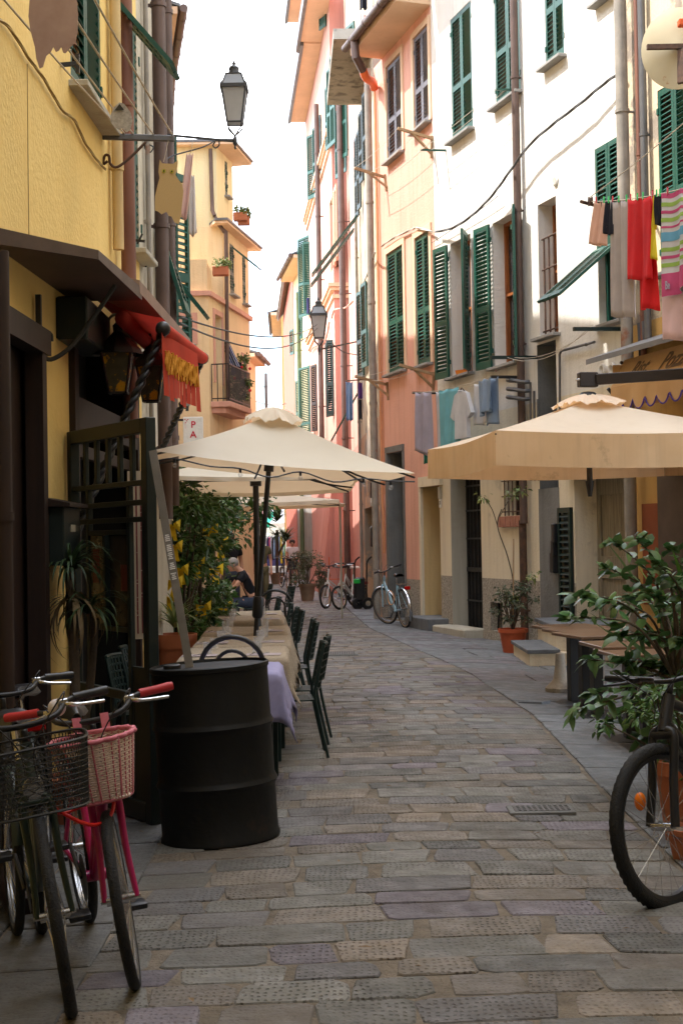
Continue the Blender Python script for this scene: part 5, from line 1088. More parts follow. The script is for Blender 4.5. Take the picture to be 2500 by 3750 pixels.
P['magenta'] = mat('magenta_bike_paint', (.42, .008, .10), col2=(.36, .006, .085), rough=.3, spec=.6)
P['olive'] = mat('dark_olive_bike_paint', (.018, .03, .02), rough=.35); P['lightblue'] = mat('light_blue_bike_paint', (.36, .58, .72), rough=.35)
P['redgrip'] = mat('red_rubber', (.50, .03, .035), rough=.5); P['wicker'] = mat('pale_wicker', (.80, .66, .58), col2=(.68, .52, .45), ns=30, rough=.7); P['pinkw'] = mat('pink_wicker', (.64, .20, .25), col2=(.55, .14, .18), ns=40, rough=.6)
P['whitep'] = mat('white_bike_paint', (.7, .7, .68), rough=.35); P['orangeb'] = mat('orange_bike_paint', (.65, .12, .03), rough=.4)
def setbike(t, rear, front_dir, lean):
    d = V((front_dir[0], front_dir[1], 0)).normalized(); rz = math.atan2(d.y, d.x); t.rotation_mode = 'QUATERNION'
    t.rotation_quaternion = (Matrix.Rotation(rz, 4, 'Z') @ Matrix.Rotation(RAD(lean), 4, 'X')).to_quaternion(); t.location = G(*rear)
t = bike('black city bicycle with a wide black mesh basket, leftmost front wheel at the left edge', R=.335, wb=1.06, fm='olive', tw=.022, steer=RAD(-3), style='step', basket=('mesh', (.34, .40, .22, .27, .22)), lamp=True, ft=.018, hh=1.03); setbike(t, (-1.24, 5.78), (.30, -1), 7.5)
mb = MB(); mb.lathe([(.001, 0), (.032, 0), (.034, .012), (.022, .028), (.001, .032)], V((.93, -.16, 1.19)), Z, 16); mb.build('bell', 'steel', t, smooth=True)
t = bike('magenta bicycle with a pale pink wicker basket and red handlebar grips', R=.312, wb=.94, fm='magenta', tw=.021, steer=RAD(-11), style='step', basket=('wicker', (.21, .29, .18, .24, .21)), grips='redgrip', fender='magenta' if 0 else None, ft=.021, hh=1.00); setbike(t, (-1.075, 5.90), (.34, -1), 5.5)
mb = MB(); hc = V((.86, .09, 1.02)); mb.ball((.86, -.13, 1.0), .032, 14); mb.build('bell', mat('white_plastic', (.7, .65, .66), rough=.3), t, smooth=True)
t = bike('dark bicycle squeezed behind the mesh basket one, nearest the wall', R=.33, wb=1.05, fm='black', tw=.02, steer=RAD(12), style='step', fender='olive', hh=1.03, rack=True); setbike(t, (-1.44, 6.85), (.12, -1), 6)
mb = MB(); mb.lathe([(.001, 0), (.036, 0), (.038, .014), (.026, .032), (.001, .036)], V((.80, -.2, 1.14)), Z, 16); mb.build('bell', mat('brass', (.55, .32, .10), rough=.25, metal=1), t, smooth=True)
# red cable lock
mb = MB(); c = V((-.93, 5.02, .66)); mb.tube([c + V((.11 * cos(a), .16 * sin(a), .03 * sin(a * 2))) for a in [2 * pi * i / 28 for i in range(28)]], .007, 8, closed=True); tag(mb.build('cable_lock', mat('red_cable_sheath', (.75, .02, .015), rough=.35), smooth=True), 'bright red cable lock looped between the two bicycles on the left', 'bike lock')
t = bike('black mountain bike at the right edge with a big knobbly front wheel', R=.345, wb=1.10, fm='blackplastic', tw=.028, steer=RAD(-3), style='mtb', knob=True, rim='blackplastic', hh=1.02, bar='flat', ft=.022, name='mountain_bike')
f = V((1.345, 5.97, 0)); d = V((-.70, -.71, 0)).normalized(); r_ = f - d * 1.10; setbike(t, (r_.x, r_.y), d, 6)
t = bike('light blue city bicycle parked against the salmon wall with a red rear light', R=.335, wb=1.04, fm='lightblue', tw=.02, steer=RAD(22), style='step', fender='steel', rack=True, group=None); setbike(t, (1.05, 24.1), (-.30, .96), -4)
mb = MB(); c = V((.55, .0, .5)); mb.tube([c + V((.16 * cos(a), .03, .12 * sin(a))) for a in [2 * pi * i / 20 for i in range(20)]], .009, 6, closed=True); mb.build('cable_lock', mat('orange_cable', (.7, .38, .2)), t)
t = bike('small wheeled white bicycle, left one of the bunch by the worn wall', R=.26, wb=.95, fm='whitep', tw=.024, steer=RAD(15), style='step', rack=False, saddle='darkwood', hh=1.0); setbike(t, (.28, 31.6), (-.75, -.8), 4)
t = bike('white framed bicycle with cream saddle beside the small black trolley', R=.26, wb=.92, fm='whitep', tw=.022, steer=RAD(-8), style='step', saddle='wicker', rack=True, hh=.98); setbike(t, (.42, 31.1), (-.55, -.9), 5)
t = bike('black bicycle with brown saddle at the centre of the far group, by the bushy pot', R=.34, wb=1.05, fm='black', style='step', saddle='darkwood', steer=.1); setbike(t, (-1.72, 44.6), (-.25, 1), 4)
t = bike('black bicycle with a mesh basket beside the brown saddle one down the street', R=.34, wb=1.05, fm='black', style='step', saddle='darkwood', steer=-.2, basket=('mesh', (.3, .36, .22, .27, .2))); setbike(t, (-1.42, 45.4), (-.2, 1), -4)
t = bike('bicycle ridden by the man in the white shirt', R=.34, wb=1.05, fm='steel', style='step', fender='steel', rack=True, steer=-.05); setbike(t, (-2.82, 47.5), (-.12, 1), 0)
# black hand trolley by the white bicycles
t = thing('hand_trolley', 'folded black trolley with handles and a little wheel beside the white bicycles', 'trolley', G(.42, 30.2)); o = G(.36, 30.4)
mb = MB()
for s in (-.12, .14): mb.tube([o + V((s, 0, .15)), o + V((s + .02, .05, .98)), o + V((s + .05, -.1, 1.06)), o + V((s + .12, -.15, 1.12))], .018, 8)
mb.tube([o + V((-.12, 0, .5)), o + V((.16, 0, .5))], .016, 8); mb.aabb(o.x - .1, o.x + .12, o.y - .1, o.y + .1, .25, .75, .03); mb.build('frame', 'blackplastic', t, smooth='auto')
MB().aabb(o.x - .13, o.x + .02, o.y - .12, o.y + .1, .62, .72, .02).build('green_case', mat('green_plastic', (.01, .45, .06), rough=.4), t)
for s in (-.05, .16): mb = MB(); mb.lathe([(.04, -.03), (.12, -.03), (.13, -.01), (.13, .02), (.12, .04), (.04, .04)], o + V((s, -.05, .13)), (.35, -1, 0), 24); mb.build('wheel', 'rubber', t, smooth='auto')
MB().lathe([(.001, -.05), (.06, -.045), (.06, -.01)], o + V((.16, -.05, .13)), (-.35, 1, 0), 12).build('wheel_hub', 'steel', t)
# orange frame leaning behind
t = MB(); o = G(-.15, 32.2)
for s in (-.15, .15): t.tube([o + V((s, 0, 0)), o + V((s, .1, 1.1))], .015, 6)
for z in (.3, .6, .9): t.tube([o + V((-.15, .03, z)), o + V((.15, .03, z))], .013, 6)
tag(t.build('clothes_rack', 'orangeb'), 'orange metal rack folded behind the white bicycles', 'rack')
# ================================================================ PLANTS
def leafmat(name, c, c2, rough=.4): return mat(name, c, col2=c2, ns=2.5, rough=rough, spec=.5, trans=.22, attr='Col')
P['ficus'] = leafmat('ficus_leaf', (.075, .16, .035), (.035, .085, .02)); P['camellia'] = leafmat('glossy_leaf', (.085, .19, .055), (.04, .09, .035), .34)
P['bushy'] = leafmat('small_bush_leaf', (.11, .14, .075), (.05, .07, .04), .6); P['spiky'] = leafmat('dracaena_leaf', (.05, .09, .03), (.02, .045, .015), .55); P['bark'] = mat('bark', (.13, .10, .07), col2=(.07, .05, .035), ns=12, st=(1, 1, .3), rough=.9, bump=.6, bs=30)
P['lightleaf'] = leafmat('pale_leaf', (.22, .28, .10), (.12, .18, .05))
def leafat(mb, p, d, L, w_, droop=.3, nrm=None, curl=.2):
    d = V(d).normalized(); s = d.cross(Z); s = s.normalized() if s.length > .05 else V((1, 0, 0)); a = rnd.uniform(-1, 1); up = s.cross(d); s2 = (s * cos(a) + up * sin(a)); u2 = s2.cross(d) * -1
    k = rnd.uniform(.6, 1.45); mb.cc = (k * rnd.uniform(.85, 1.35), k * rnd.uniform(.95, 1.08), k * .95)
    q = [p, p + d * L * .3 + s2 * w_ * .5 + u2 * w_ * curl, p + d * L * .7 + s2 * w_ * .42 + u2 * w_ * curl - Z * L * droop * .3, p + d * L - Z * L * droop, p + d * L * .7 - s2 * w_ * .42 + u2 * w_ * curl - Z * L * droop * .3, p + d * L * .3 - s2 * w_ * .5 + u2 * w_ * curl, p + d * L * .5 - Z * L * droop * .12]
    mb.add(q, [(0, 1, 2, 6), (6, 2, 3), (6, 3, 4), (0, 6, 4, 5)])
def rdir(up=0): a = rnd.uniform(0, 2 * pi); z = rnd.uniform(-1, 1) * .8 + up; return V((cos(a), sin(a), z)).normalized()
def crown(mb, cs, n, L, w_, shell=.45):
    for _ in range(n):
        c, r = rnd.choice(cs) if not isinstance(cs[0][1], (int, float)) else cs[int(rnd.random() * len(cs))]
        d = rdir(); k = rnd.uniform(shell, 1.0); p = V(c) + V((d.x * r[0] * k, d.y * r[1] * k, d.z * r[2] * k)) if isinstance(r, tuple) else V(c) + d * r * k
        leafat(mb, p, (d + rdir() * .8), L * rnd.uniform(.7, 1.2), w_ * rnd.uniform(.8, 1.2), rnd.uniform(.1, .6))
def branchy(mb, base, tips, r=.02):
    for tp in tips:
        a = V(base); b = V(tp); m = a.lerp(b, .5) + V((rnd.uniform(-.06, .06), rnd.uniform(-.06, .06), .05)); mb.tube(smoothpath([a, m, b], 4), [r * (1 - .75 * i / 8) for i in range(9)], 6)
def pot(t, o, r, h, m='terracotta', name='pot'):
    mb = MB(); mb.lathe([(.001, 0), (r * .72, 0), (r * .98, h * .84), (r * 1.08, h * .84), (r * 1.1, h), (r * .98, h), (r * .94, h * .9), (.001, h * .88)], o, Z, 28); return mb.build(name, m, t, smooth='auto')
P['ribbon'] = mat('yellow_ribbon', (.80, .56, .02), rough=.7, trans=.3)
# ficus hedge between tables and wall, each tree by itself
hedge = [(at(650, 2100, 13.6).x, 13.6, 2.45, .34, 'leafy ficus tree nearest the gate in the green hedge with yellow ribbons'), (at(715, 2100, 15.3).x, 15.3, 2.45, .36, 'leafy ficus tree second in the hedge, above the beige tables'), (at(722, 2100, 17.2).x, 17.2, 2.45, .30, 'leafy ficus tree third in the hedge, left of the seated man'), (at(790, 2100, 20.0).x, 20.0, 2.5, .36, 'leafy ficus tree overhanging the seated man, last in the hedge')]
for i, (x, y, hgt, r, lab) in enumerate(hedge):
    o = G(x, y); t = thing('ficus_tree', lab, 'tree', o, group='ficus trees in the hedge')
    b = MB(); tips = [o + V((rnd.uniform(-.25, .25), rnd.uniform(-.3, .3), rnd.uniform(1.0, hgt))) for _ in range(9)]; branchy(b, o + Z * .3, tips, .022); b.tube([o + Z * .2, o + Z * .9], .025, 8); b.build('trunk', 'bark', t, smooth=True)
    cl = []
    lowz = .35 if i < 3 else 1.55
    for _ in range(40): z = rnd.uniform(lowz, hgt); cl.append((o + V((rnd.uniform(-r, r) * .9, rnd.uniform(-r, r), z)), rnd.uniform(.13, .24)))
    if i >= 2:
        for _ in range(10): cl.append((o + V((rnd.uniform(.1, .75), rnd.uniform(-.3, .3), rnd.uniform(1.75, hgt))), rnd.uniform(.10, .2)))
    m = MB(); crown(m, cl, 2400, .085, .042, .2); m.build('crown', 'ficus', t, fix=False)
    pot(t, o, .2, .32)
for (px, py, D, lab) in ((632, 1925, 13.0, 'yellow ribbon bow high on the left of the hedge'), (770, 1940, 15.0, 'large yellow ribbon bow in the upper middle of the hedge'), (808, 1988, 16.5, 'yellow ribbon bow at the upper right of the hedge'), (640, 2000, 13.0, 'small orange yellow bow on the left of the hedge'), (722, 2062, 15, 'yellow bow in the centre of the hedge'), (662, 2085, 13.1, 'yellow bow low on the left hedge tree'), (790, 2085, 16.5, 'long yellow ribbon beside the seated man'), (640, 2130, 13.0, 'narrow yellow ribbon on the lower left hedge'), (745, 2222, 14.8, 'yellow bow low over the wall side chairs'), (620, 2190, 12.9, 'big yellow bow on the spiky pot by the batten'), (826, 2218, 17.0, 'yellow bow on the far end of the beige tables')):
    c = at(px, py, D); k = D / 15; mb = MB()
    for s in (-1, 1): mb.grid(lambda u, v: c + V((s * (.005 + .075 * u * k), .04 * sin(u * 5 + v * 3) , (.02 + .07 * u) * (v - .5) * 1.5 * k + .02 * s * u - .02 * u)), 5, 4)
    for s in (-.4, .5): mb.grid(lambda u, v: c + V((s * .06 * u + (v - .5) * .035, -.01 + .02 * sin(u * 6), -.16 * u * k)), 5, 2)
    tag(mb.build('ribbon_bow', 'ribbon', smooth=True), lab, 'ribbon', 'yellow ribbons in the hedge')
def rosette(t, o, n, L, w_, m, up=.5, name='leaves', spread=1.0, az=None, seg=7):
    mb = MB()
    for i in range(n):
        a = rnd.uniform(0, 2 * pi) if az is None else rnd.uniform(*az); e = rnd.uniform(-.1, 1.0) + up; d = V((cos(a), sin(a), 0)); l = L * rnd.uniform(.7, 1.15); sd_ = V((-sin(a), cos(a), 0)); k = rnd.uniform(.7, 1.3); mb.cc = (k, k, k)
        vs = []; p = V(o); ang = min(1.4, e)
        for s in range(seg + 1):
            f_ = s / seg; ww = w_ * (1 - f_) ** .7 * (.6 + .4 * min(1, f_ * 5)); vs += [p - sd_ * ww / 2 , p + sd_ * ww / 2 + Z * .0]; p = p + (d * cos(ang) + Z * sin(ang)) * l / seg; ang -= rnd.uniform(.12, .32) * spread
        mb.add(vs, [(2 * s, 2 * s + 1, 2 * s + 3, 2 * s + 2) for s in range(seg)])
    return mb.build(name, m, t, fix=False, smooth=True)
o = V((-1.55, 8.1, gz(-1.52, 8))); t = thing('dracaena', 'spiky leaved dracaena with drooping blades beside the dark entrance', 'plant', o)
pot(t, o, .16, .26); mb = MB(); mb.tube(smoothpath([o + Z * .2, o + V((.02, 0, .8)), o + V((-.0, .0, 1.42))], 4), .03, 8); mb.tube(smoothpath([o + Z * .2, o + V((.08, .1, .7)), o + V((.14, .0, 1.15))], 4), .024, 8); mb.build('trunk', 'bark', t, smooth=True)
rosette(t, o + Z * 1.42, 60, .42, .028, 'spiky', .5, spread=1.5); rosette(t, o + V((.10, 0, 1.18)), 36, .34, .026, 'spiky', .4, spread=1.5); rosette(t, o + V((.02, 0, 1.28)), 34, .48, .024, mat('dry_dracaena_leaf', (.20, .14, .07), rough=.8, attr='Col'), -.6, 'dead_leaves', 1.6)
for (px, py, D, lab) in ((640, 2300, 12.5, 'striped spider plant in a clay pot beneath the yellow bow by the batten'), (790, 2330, 17.3, 'spiky agave in a pot at the end of the beige tables')):
    c = at(px, py, D); o = V((c.x, D, gz(c.x, D))); t = thing('potted_spider_plant', lab, 'plant', o); pot(t, o, .18, max(.3, c.z - o.z - .05)); rosette(t, V((c.x, D, c.z)), 40, .42, .03, 'lightleaf', .6)
# planters and bushes down the street on the right
def bush(x, y, r, h, ph, lab, m='bushy', n=1700, L=.05, pr=None, pm='terracotta'):
    o = G(x, y); t = thing('potted_bush', lab, 'plant', o); pot(t, o, pr or r * .55, ph, pm); b = MB(); branchy(b, o + Z * ph * .8, [o + rdir(1) * r * .7 + Z * (ph + h * .4) for _ in range(8)], .014); b.build('stem', 'bark', t)
    cl = [(o + Z * (ph + h * .45) + V((rnd.uniform(-r, r) * .6, rnd.uniform(-r, r) * .6, rnd.uniform(-.45, .5) * h)), r * rnd.uniform(.3, .5)) for _ in range(16)]
    mb = MB(); crown(mb, cl, n, L, L * .55, .5); mb.build('crown', m, t, fix=False); return t
P['claypot'] = mat('weathered_clay', (.26, .19, .12), col2=(.17, .12, .08), ns=4, rough=.9)
g = gnd(1126, 2200); bush(g.x, g.y, .45, .78, .42, 'small leaved bush in a large clay pot standing out on the paving beyond the chairs', pr=.2, pm='claypot')
g = gnd(1180, 2190); bush(g.x, g.y + .6, .24, .55, .34, 'smaller bush in a clay pot between the large potted one and the white bicycles', n=900, pm='claypot')
t = thing('yucca', 'tall yucca with sword leaves at the centre of the street end', 'plant', G(-2.3, 50)); o = G(-2.3, 50); pot(t, o, .25, .4, 'claypot'); mb = MB(); mb.tube([o + Z * .3, o + V((.03, 0, 1.9))], .05, 8); mb.tube([o + Z * .9, o + V((.3, 0, 1.5))], .04, 8); mb.build('trunk', 'bark', t, smooth=True)
rosette(t, o + V((.03, 0, 2.2)), 90, 1.0, .055, 'spiky', .7, spread=.7); rosette(t, o + V((.32, 0, 1.5)), 80, .85, .05, 'spiky', .5, spread=.8); rosette(t, o + V((.0, 0, 1.7)), 70, .7, .045, 'spiky', -.1, spread=.7)
# pot beside the slate steps: jade plant with a thin climbing sapling
o = G(2.28, 19.2); t = thing('potted_jade_plant', 'orange pot of jade plant with a spindly sapling and cane by the steps', 'plant', o); pot(t, o, .185, .34, mat('orange_plastic_pot', (.50, .10, .035), rough=.6))
b = MB(); tips = [o + V((rnd.uniform(-.3, .3), rnd.uniform(-.15, .15), rnd.uniform(.45, .95))) for _ in range(16)]; branchy(b, o + Z * .3, tips, .016)
b.tube(smoothpath([o + Z * .3, o + V((.02, 0, .9)), o + V((-.05, 0, 1.3)), o + V((-.18, 0, 1.72)), o + V((-.12, .0, 1.95))], 5), .009, 6); b.tube(smoothpath([o + V((-.18, 0, 1.72)), o + V((-.25, 0, 1.95)), o + V((-.36, 0, 2.12))], 4), .006, 5); b.tube(smoothpath([o + V((-.15, 0, 1.85)), o + V((.0, 0, 2.1)), o + V((.15, 0, 2.2))], 4), .006, 5); b.build('stem', 'bark', t, smooth=True)
mb = MB()
for tp in tips: crown(mb, [(tp, .09)], 40, .045, .03, .3)
mb.build('crown', 'bushy', t, fix=False); mb = MB(); crown(mb, [(o + V((-.36, 0, 2.12)), .10), (o + V((.02, 0, 2.17)), .10), (o + V((.16, 0, 2.2)), .09), (o + V((.28, 0, 1.05)), .10), (o + V((.02, 0, .75)), .05)], 130, .07, .028, .2); mb.build('sapling_leaves', 'lightleaf', t, fix=False)
MB().tube([o + Z * .3, o + V((.03, -.03, 1.55))], .009, 6).build('cane', 'palewood', t)
# large glossy leaved shrub and its neighbours on the right
o = G(1.98, 8.3); t = thing('camellia_shrub', 'big glossy leaved camellia reaching in from the right above the mountain bike', 'shrub', o)
P['tub'] = mat('green_plastic_tub', (.02, .06, .03), rough=.5); pot(t, o, .2, .35, 'tub'); br = MB(); lf = MB(); j0 = o + V((-.05, 0, .7)); br.tube([o + Z * .3, j0], .03, 8)
ends = [(2090, 2260), (2120, 2170), (2200, 2200), (2250, 1990), (2330, 1975), (2400, 2060), (2460, 2010), (2230, 2080), (2300, 2180), (2150, 2415), (2110, 2600), (2180, 2540), (2260, 2480), (2380, 2180), (2440, 2250), (2350, 2330), (2260, 2330), (2470, 2130), (2220, 2640), (2330, 2600), (2420, 2420), (2480, 2350), (2350, 2700), (2450, 2620), (2290, 2420), (2400, 2530), (2490, 2500)]
for (px, py) in ends:
    D = 8.3 + rnd.uniform(-.45, .5); e = at(px, py, D); m = j0.lerp(e, .55) + V((.08, rnd.uniform(-.1, .1), .12 if e.z > .9 else .02)); path = smoothpath([j0, m, e], 8)
    br.tube(path, [.012 * (1 - .75 * i / (len(path) - 1)) for i in range(len(path))], 6)
    for k in range(len(path) // 2, len(path)):
        for _ in range(2): leafat(lf, path[k] + rdir() * .02, (path[k] - path[k - 1]).normalized() * .6 + rdir() * 1.0, rnd.uniform(.07, .125), rnd.uniform(.038, .065), rnd.uniform(.05, .5), curl=.12)
    for _ in range(6): leafat(lf, e + rdir() * .03, (e - m).normalized() * .5 + rdir(), rnd.uniform(.06, .115), rnd.uniform(.035, .06), rnd.uniform(.1, .5), curl=.12)
br.build('branches', 'bark', t, smooth=True); lf.build('leaves', 'camellia', t, fix=False, smooth=True)
o = G(2.28, 8.9); t = thing('broad_leaf_plant', 'tall plant with wide upright blades behind the camellia at the right edge', 'plant', o); pot(t, o, .18, .3, 'tub'); rosette(t, o + Z * .35, 30, 1.25, .13, leafmat('broad_blade_leaf', (.10, .22, .03), (.05, .12, .02)), .9, spread=.25)
g = G(1.72, 7.15); t = thing('potted_kumquat', 'small kumquat in a terracotta pot with one orange fruit seen through the bike wheel', 'plant', g); pot(t, g, .17, .42); b = MB(); tips = [g + V((rnd.uniform(-.42, .1), rnd.uniform(-.2, .2), rnd.uniform(.35, .75))) for _ in range(12)]; branchy(b, g + Z * .35, tips, .01); b.build('stem', 'bark', t)
mb = MB(); crown(mb, [(q, .09) for q in tips], 420, .05, .022, .1); mb.build('crown', 'ficus', t, fix=False); MB().ball(at(2342, 2935, 6.95), .036, 14, (.8, .8, 1.25)).build('fruit', mat('orange_fruit', (.85, .20, .01), rough=.4), t, smooth=True)
for (x, y, r, h, lab) in ((1.95, 7.5, .20, .5, 'large terracotta pot behind the mountain bike'), (1.62, 6.75, .11, .16, 'low terracotta pot behind the spokes of the mountain bike wheel')):
    o = G(x, y); t = thing('terracotta_pot', lab, 'pot', o); pot(t, o, r, h); MB().lathe([(.001, h * .9), (r * .92, h * .9)], o, Z, 20).build('soil', 'mortar', t)
# climbing plant on the balcony of the corner house, planters on its terraces
c = Ws.pt(1.6, 0, .7); t = thing('balcony_plant', 'rambling balcony plant with red flowers spilling over the iron railing', 'plant', c); mb = MB(); zb = Ws.uz(800, 1490)[1]
cl = [(at(px, py, 31.6) , r) for (px, py, r) in ((815, 1375, .18), (840, 1395, .22), (865, 1370, .2), (880, 1340, .16), (890, 1310, .12), (870, 1420, .22), (850, 1440, .2), (885, 1400, .2), (890, 1450, .16), (905, 1400, .12), (865, 1470, .14), (805, 1350, .1))]
crown(mb, cl, 1500, .075, .04, .1); mb.build('foliage', leafmat('olive_leaf', (.17, .22, .08), (.09, .13, .04)), t, fix=False); mb = MB(); [mb.ball(at(px, py, 31.4), .035, 6) for px, py in ((808, 1340), (800, 1360), (818, 1335), (860, 1385), (915, 1350), (916, 1430), (885, 1345))]; mb.build('flowers', mat('red_petal', (.6, .02, .03)), t)
for (px, py, D, r, lab) in ((808, 972, 30.3, .17, 'terrace planter with a round green shrub on the corner house'), (880, 775, 33, .16, 'roof planter at the left end of the roof garden'), (892, 790, 33.1, .14, 'roof planter at the right end of the roof garden')):
    p = at(px, py, D); t = thing('roof_planter', lab, 'plant', p); MB().aabb(p.x - r, p.x + r, p.y - .1, p.y + .1, p.z - .22, p.z - .03, .01).build('planter_box', 'terracotta', t); mb = MB(); crown(mb, [(p + Z * .06, r), (p + V((r * .6, 0, .03)), r * .7)], 320, .06, .035, .3); mb.build('foliage', 'lightleaf', t, fix=False)
mb = MB(); a = [at(865, 655, 33.2), at(910, 690, 33.2), at(910, 790, 33.2)]; mb.tube(a, .015, 6); mb.tube([at(865, 655, 33.2), at(866, 800, 33.2)], .012, 6); mb.tube([at(866, 700, 33.2), at(910, 702, 33.2)], .012, 6); mb.build('roof_garden_frame', 'white', bpy.data.objects['corner_house'])
# ================================================================ TEXT
def text(s, parent, m, c, ex, ez, size, name='lettering', shear=0, ext=.002, sx=1.0):
    cu = bpy.data.curves.new('t', 'FONT'); cu.body = s; cu.size = 1; cu.align_x = 'CENTER'; cu.align_y = 'CENTER'; cu.extrude = 0; cu.shear = shear; cu.offset = .018; cu.resolution_u = 3
    ob = bpy.data.objects.new('t', cu); S.collection.objects.link(ob); bpy.context.view_layer.update()
    dg = bpy.context.evaluated_depsgraph_get(); me = ob.evaluated_get(dg).to_mesh(); ex, ez = V(ex).normalized(), V(ez).normalized(); n = ex.cross(ez)
    mb = MB(); mb.add([V(c) + ex * v.co.x * size * sx + ez * v.co.y * size for v in me.vertices], [tuple(p.vertices) for p in me.polygons])
    ob.evaluated_get(dg).to_mesh_clear(); bpy.data.objects.remove(ob); bpy.data.curves.remove(cu)
    o = mb.build(name, m, parent, fix=False, solid=ext); return o
# ================================================================ LAUNDRY
def fab(name, c, rough=.9, tr=.3, **k): P[name] = mat(name, c, rough=rough, trans=tr, **k); return name
for n_, c in (('lilac_sheet', (.50, .46, .56)), ('white_cotton', (.72, .72, .74)), ('turquoise_sheet', (.22, .55, .62)), ('green_sheet', (.05, .38, .32)), ('grey_towel', (.48, .42, .39)), ('red_towel', (.72, .02, .025)), ('peach_cloth', (.70, .42, .30)), ('black_cotton', (.015, .015, .025)), ('yellow_bikini', (.75, .55, .02)), ('pale_pink_cloth', (.72, .52, .50)), ('blue_check', (.32, .42, .56)), ('purple_cloth', (.12, .04, .22)), ('pink_rag', (.88, .66, .64)), ('pale_rag', (.88, .86, .86)), ('blue_cloth', (.28, .40, .62)), ('navy_cloth', (.05, .05, .16)), ('hotpink_cloth', (.65, .10, .25))): fab(n_, c)
def hang(A, B, drop, m, lab, amp=.03, fr=3., cat='laundry', nu=26, nv=16, sl=0, top=None, taper=1.0, fold=None, group=None, name='hanging_cloth', drop2=None, out=None):
    A, B = V(A), V(B); d = B - A; n = V((d.y, -d.x, 0)).normalized(); ph = rnd.random() * 6; drop2 = drop2 or drop
    def f(u, v):
        h = drop + (drop2 - drop) * u; uu = .5 + (u - .5) * (1 + (taper - 1) * v); w_ = amp * (.25 + v) * (sin(uu * fr * 2 * pi + ph) + .4 * sin(uu * fr * 4.3 * pi + v * 2 + ph))
        return A + d * uu + n * w_ + V((0, 0, -h * v + .012 * sin(u * fr * 6 + ph) * v - .02 * sin(u * pi * 2) ** 2 * (1 - v))) + (V(out) * v if out else V((0, 0, 0)))
    mb = MB(); mb.grid(f, nu, nv); o = mb.build(name, m, smooth=True, solid=.004); tag(o, lab, cat, group); return o, f
def rope(pts, lab, r=.004, m='rope', cat='rope', name='clothes_line', group=None, n=1): mb = MB(); mb.tube(pts, r, 5); return tag(mb.build(name, m, smooth=True), lab, cat, group)
def peg(p, m, par=None):
    return MB().box(p, (.006, 0, 0), (0, .012, 0), (0, 0, .035)).build('peg', m, par)
P['peggreen'] = mat('green_peg', (.02, .5, .1), rough=.4); P['pegred'] = mat('red_peg', (.6, .02, .04), rough=.4); P['pegyellow'] = mat('yellow_peg', (.6, .6, .05), rough=.4)
# right rail of laundry
R0 = at(2160, 738, 15.4); R1 = V((3.33, 12.1, at(2683, 640, 12.1).z)); Rw = WN.at(2345, 735, 0)
t = thing('laundry_rail', 'rusty iron laundry rail with a pulley sticking out above the right house canopy', 'laundry rail', Rw)
mb = MB(); mb.tube([R0 - V((.1, 0, 0)), V((3.75, 16.6, R0.z + .02))], .02, 8); mb.build('bar', 'rust', t); mb = MB(); mb.lathe([(.02, -.02), (.055, -.02), (.04, 0), (.055, .02), (.02, .02)], R0, (1, 0, 0), 16); mb.build('pulley', 'rust', t, smooth='auto')
rope(sag(R0, R1, .06), 'white clothes line carrying the red and striped towels at the upper right', .005)
rope(sag(R0 + Z * .05, V((3.33, 12.1, R1.z + .75)), .03), 'slack white rope rising to the right above the striped towel', .005)
def on(px): # point on the right line at picture column px
    lo, hi = 0., 1.
    for _ in range(24):
        m_ = (lo + hi) / 2; q = R0.lerp(R1, m_); x = 1250 + F * (RC.transposed() @ (q - V((0, 0, CZ)))).x / -(RC.transposed() @ (q - V((0, 0, CZ)))).z
        if x < px: lo = m_
        else: hi = m_
    q = R0.lerp(R1, lo); return q - Z * .24 * lo * (1 - lo)
hang(on(2178), on(2222), .47, 'peach_cloth', 'peach top hanging first on the left of the right laundry line', fr=1.5, out=(-.05, 0, 0), group='laundry on the right line')
hang(on(2200), on(2246), .36, 'black_cotton', 'black shorts hanging behind the peach top', fr=2, group='laundry on the right line')
hang(on(2235), on(2300), 1.22, 'grey_towel', 'long grey towel hanging between the black shorts and the red towel', fr=1.6, taper=1.25, drop2=1.2, group='laundry on the right line')
hang(on(2298), on(2382), .82, 'red_towel', 'bright red towel, its front layer, at the centre of the right laundry line', fr=1.4, taper=1.05, group='laundry on the right line')
o = V((.02, .05, 0)); hang(on(2325) + o, on(2386) + o, 1.10, 'red_towel', 'rear longer layer of red cloth showing below the red towel', fr=1.2, taper=1.1, group='laundry on the right line')
hang(on(2384), on(2398), .33, 'yellow_bikini', 'yellow bikini top hanging right of the red towel', fr=1, amp=.02, taper=.7, group='laundry on the right line'); hang(on(2386), on(2396) , .62, 'yellow_bikini', 'yellow tied bikini bottom dangling below the yellow top', fr=1, amp=.03, taper=.5, group='laundry on the right line')
hang(on(2398), on(2424), .30, 'black_cotton', 'black bikini top between the yellow one and the striped towel', fr=1, taper=.8, group='laundry on the right line')
A, B = on(2425), on(2560); ob, f = hang(A, B, 1.0, 'white_cotton', 'beach towel striped pink, green and blue at the right end of the laundry line', fr=1.6, drop2=.85, name='striped_towel', group='laundry on the right line')
cols = [('hotpink_cloth', 0, .05), ('lime', .09, .13), ('hotpink_cloth', .17, .20), ('lime', .24, .28), ('hotpink_cloth', .32, .34), ('skyblue', .38, .47), ('lime', .53, .57), ('hotpink_cloth', .61, .64), ('lime', .68, .72), ('hotpink_cloth', .78, 1.0)]
fab('lime', (.38, .58, .12)); fab('skyblue', (.18, .48, .70)); nn = V(((B - A).y, -(B - A).x, 0)).normalized(); nn = nn if nn.dot(V((0, -1, 0))) > 0 else -nn
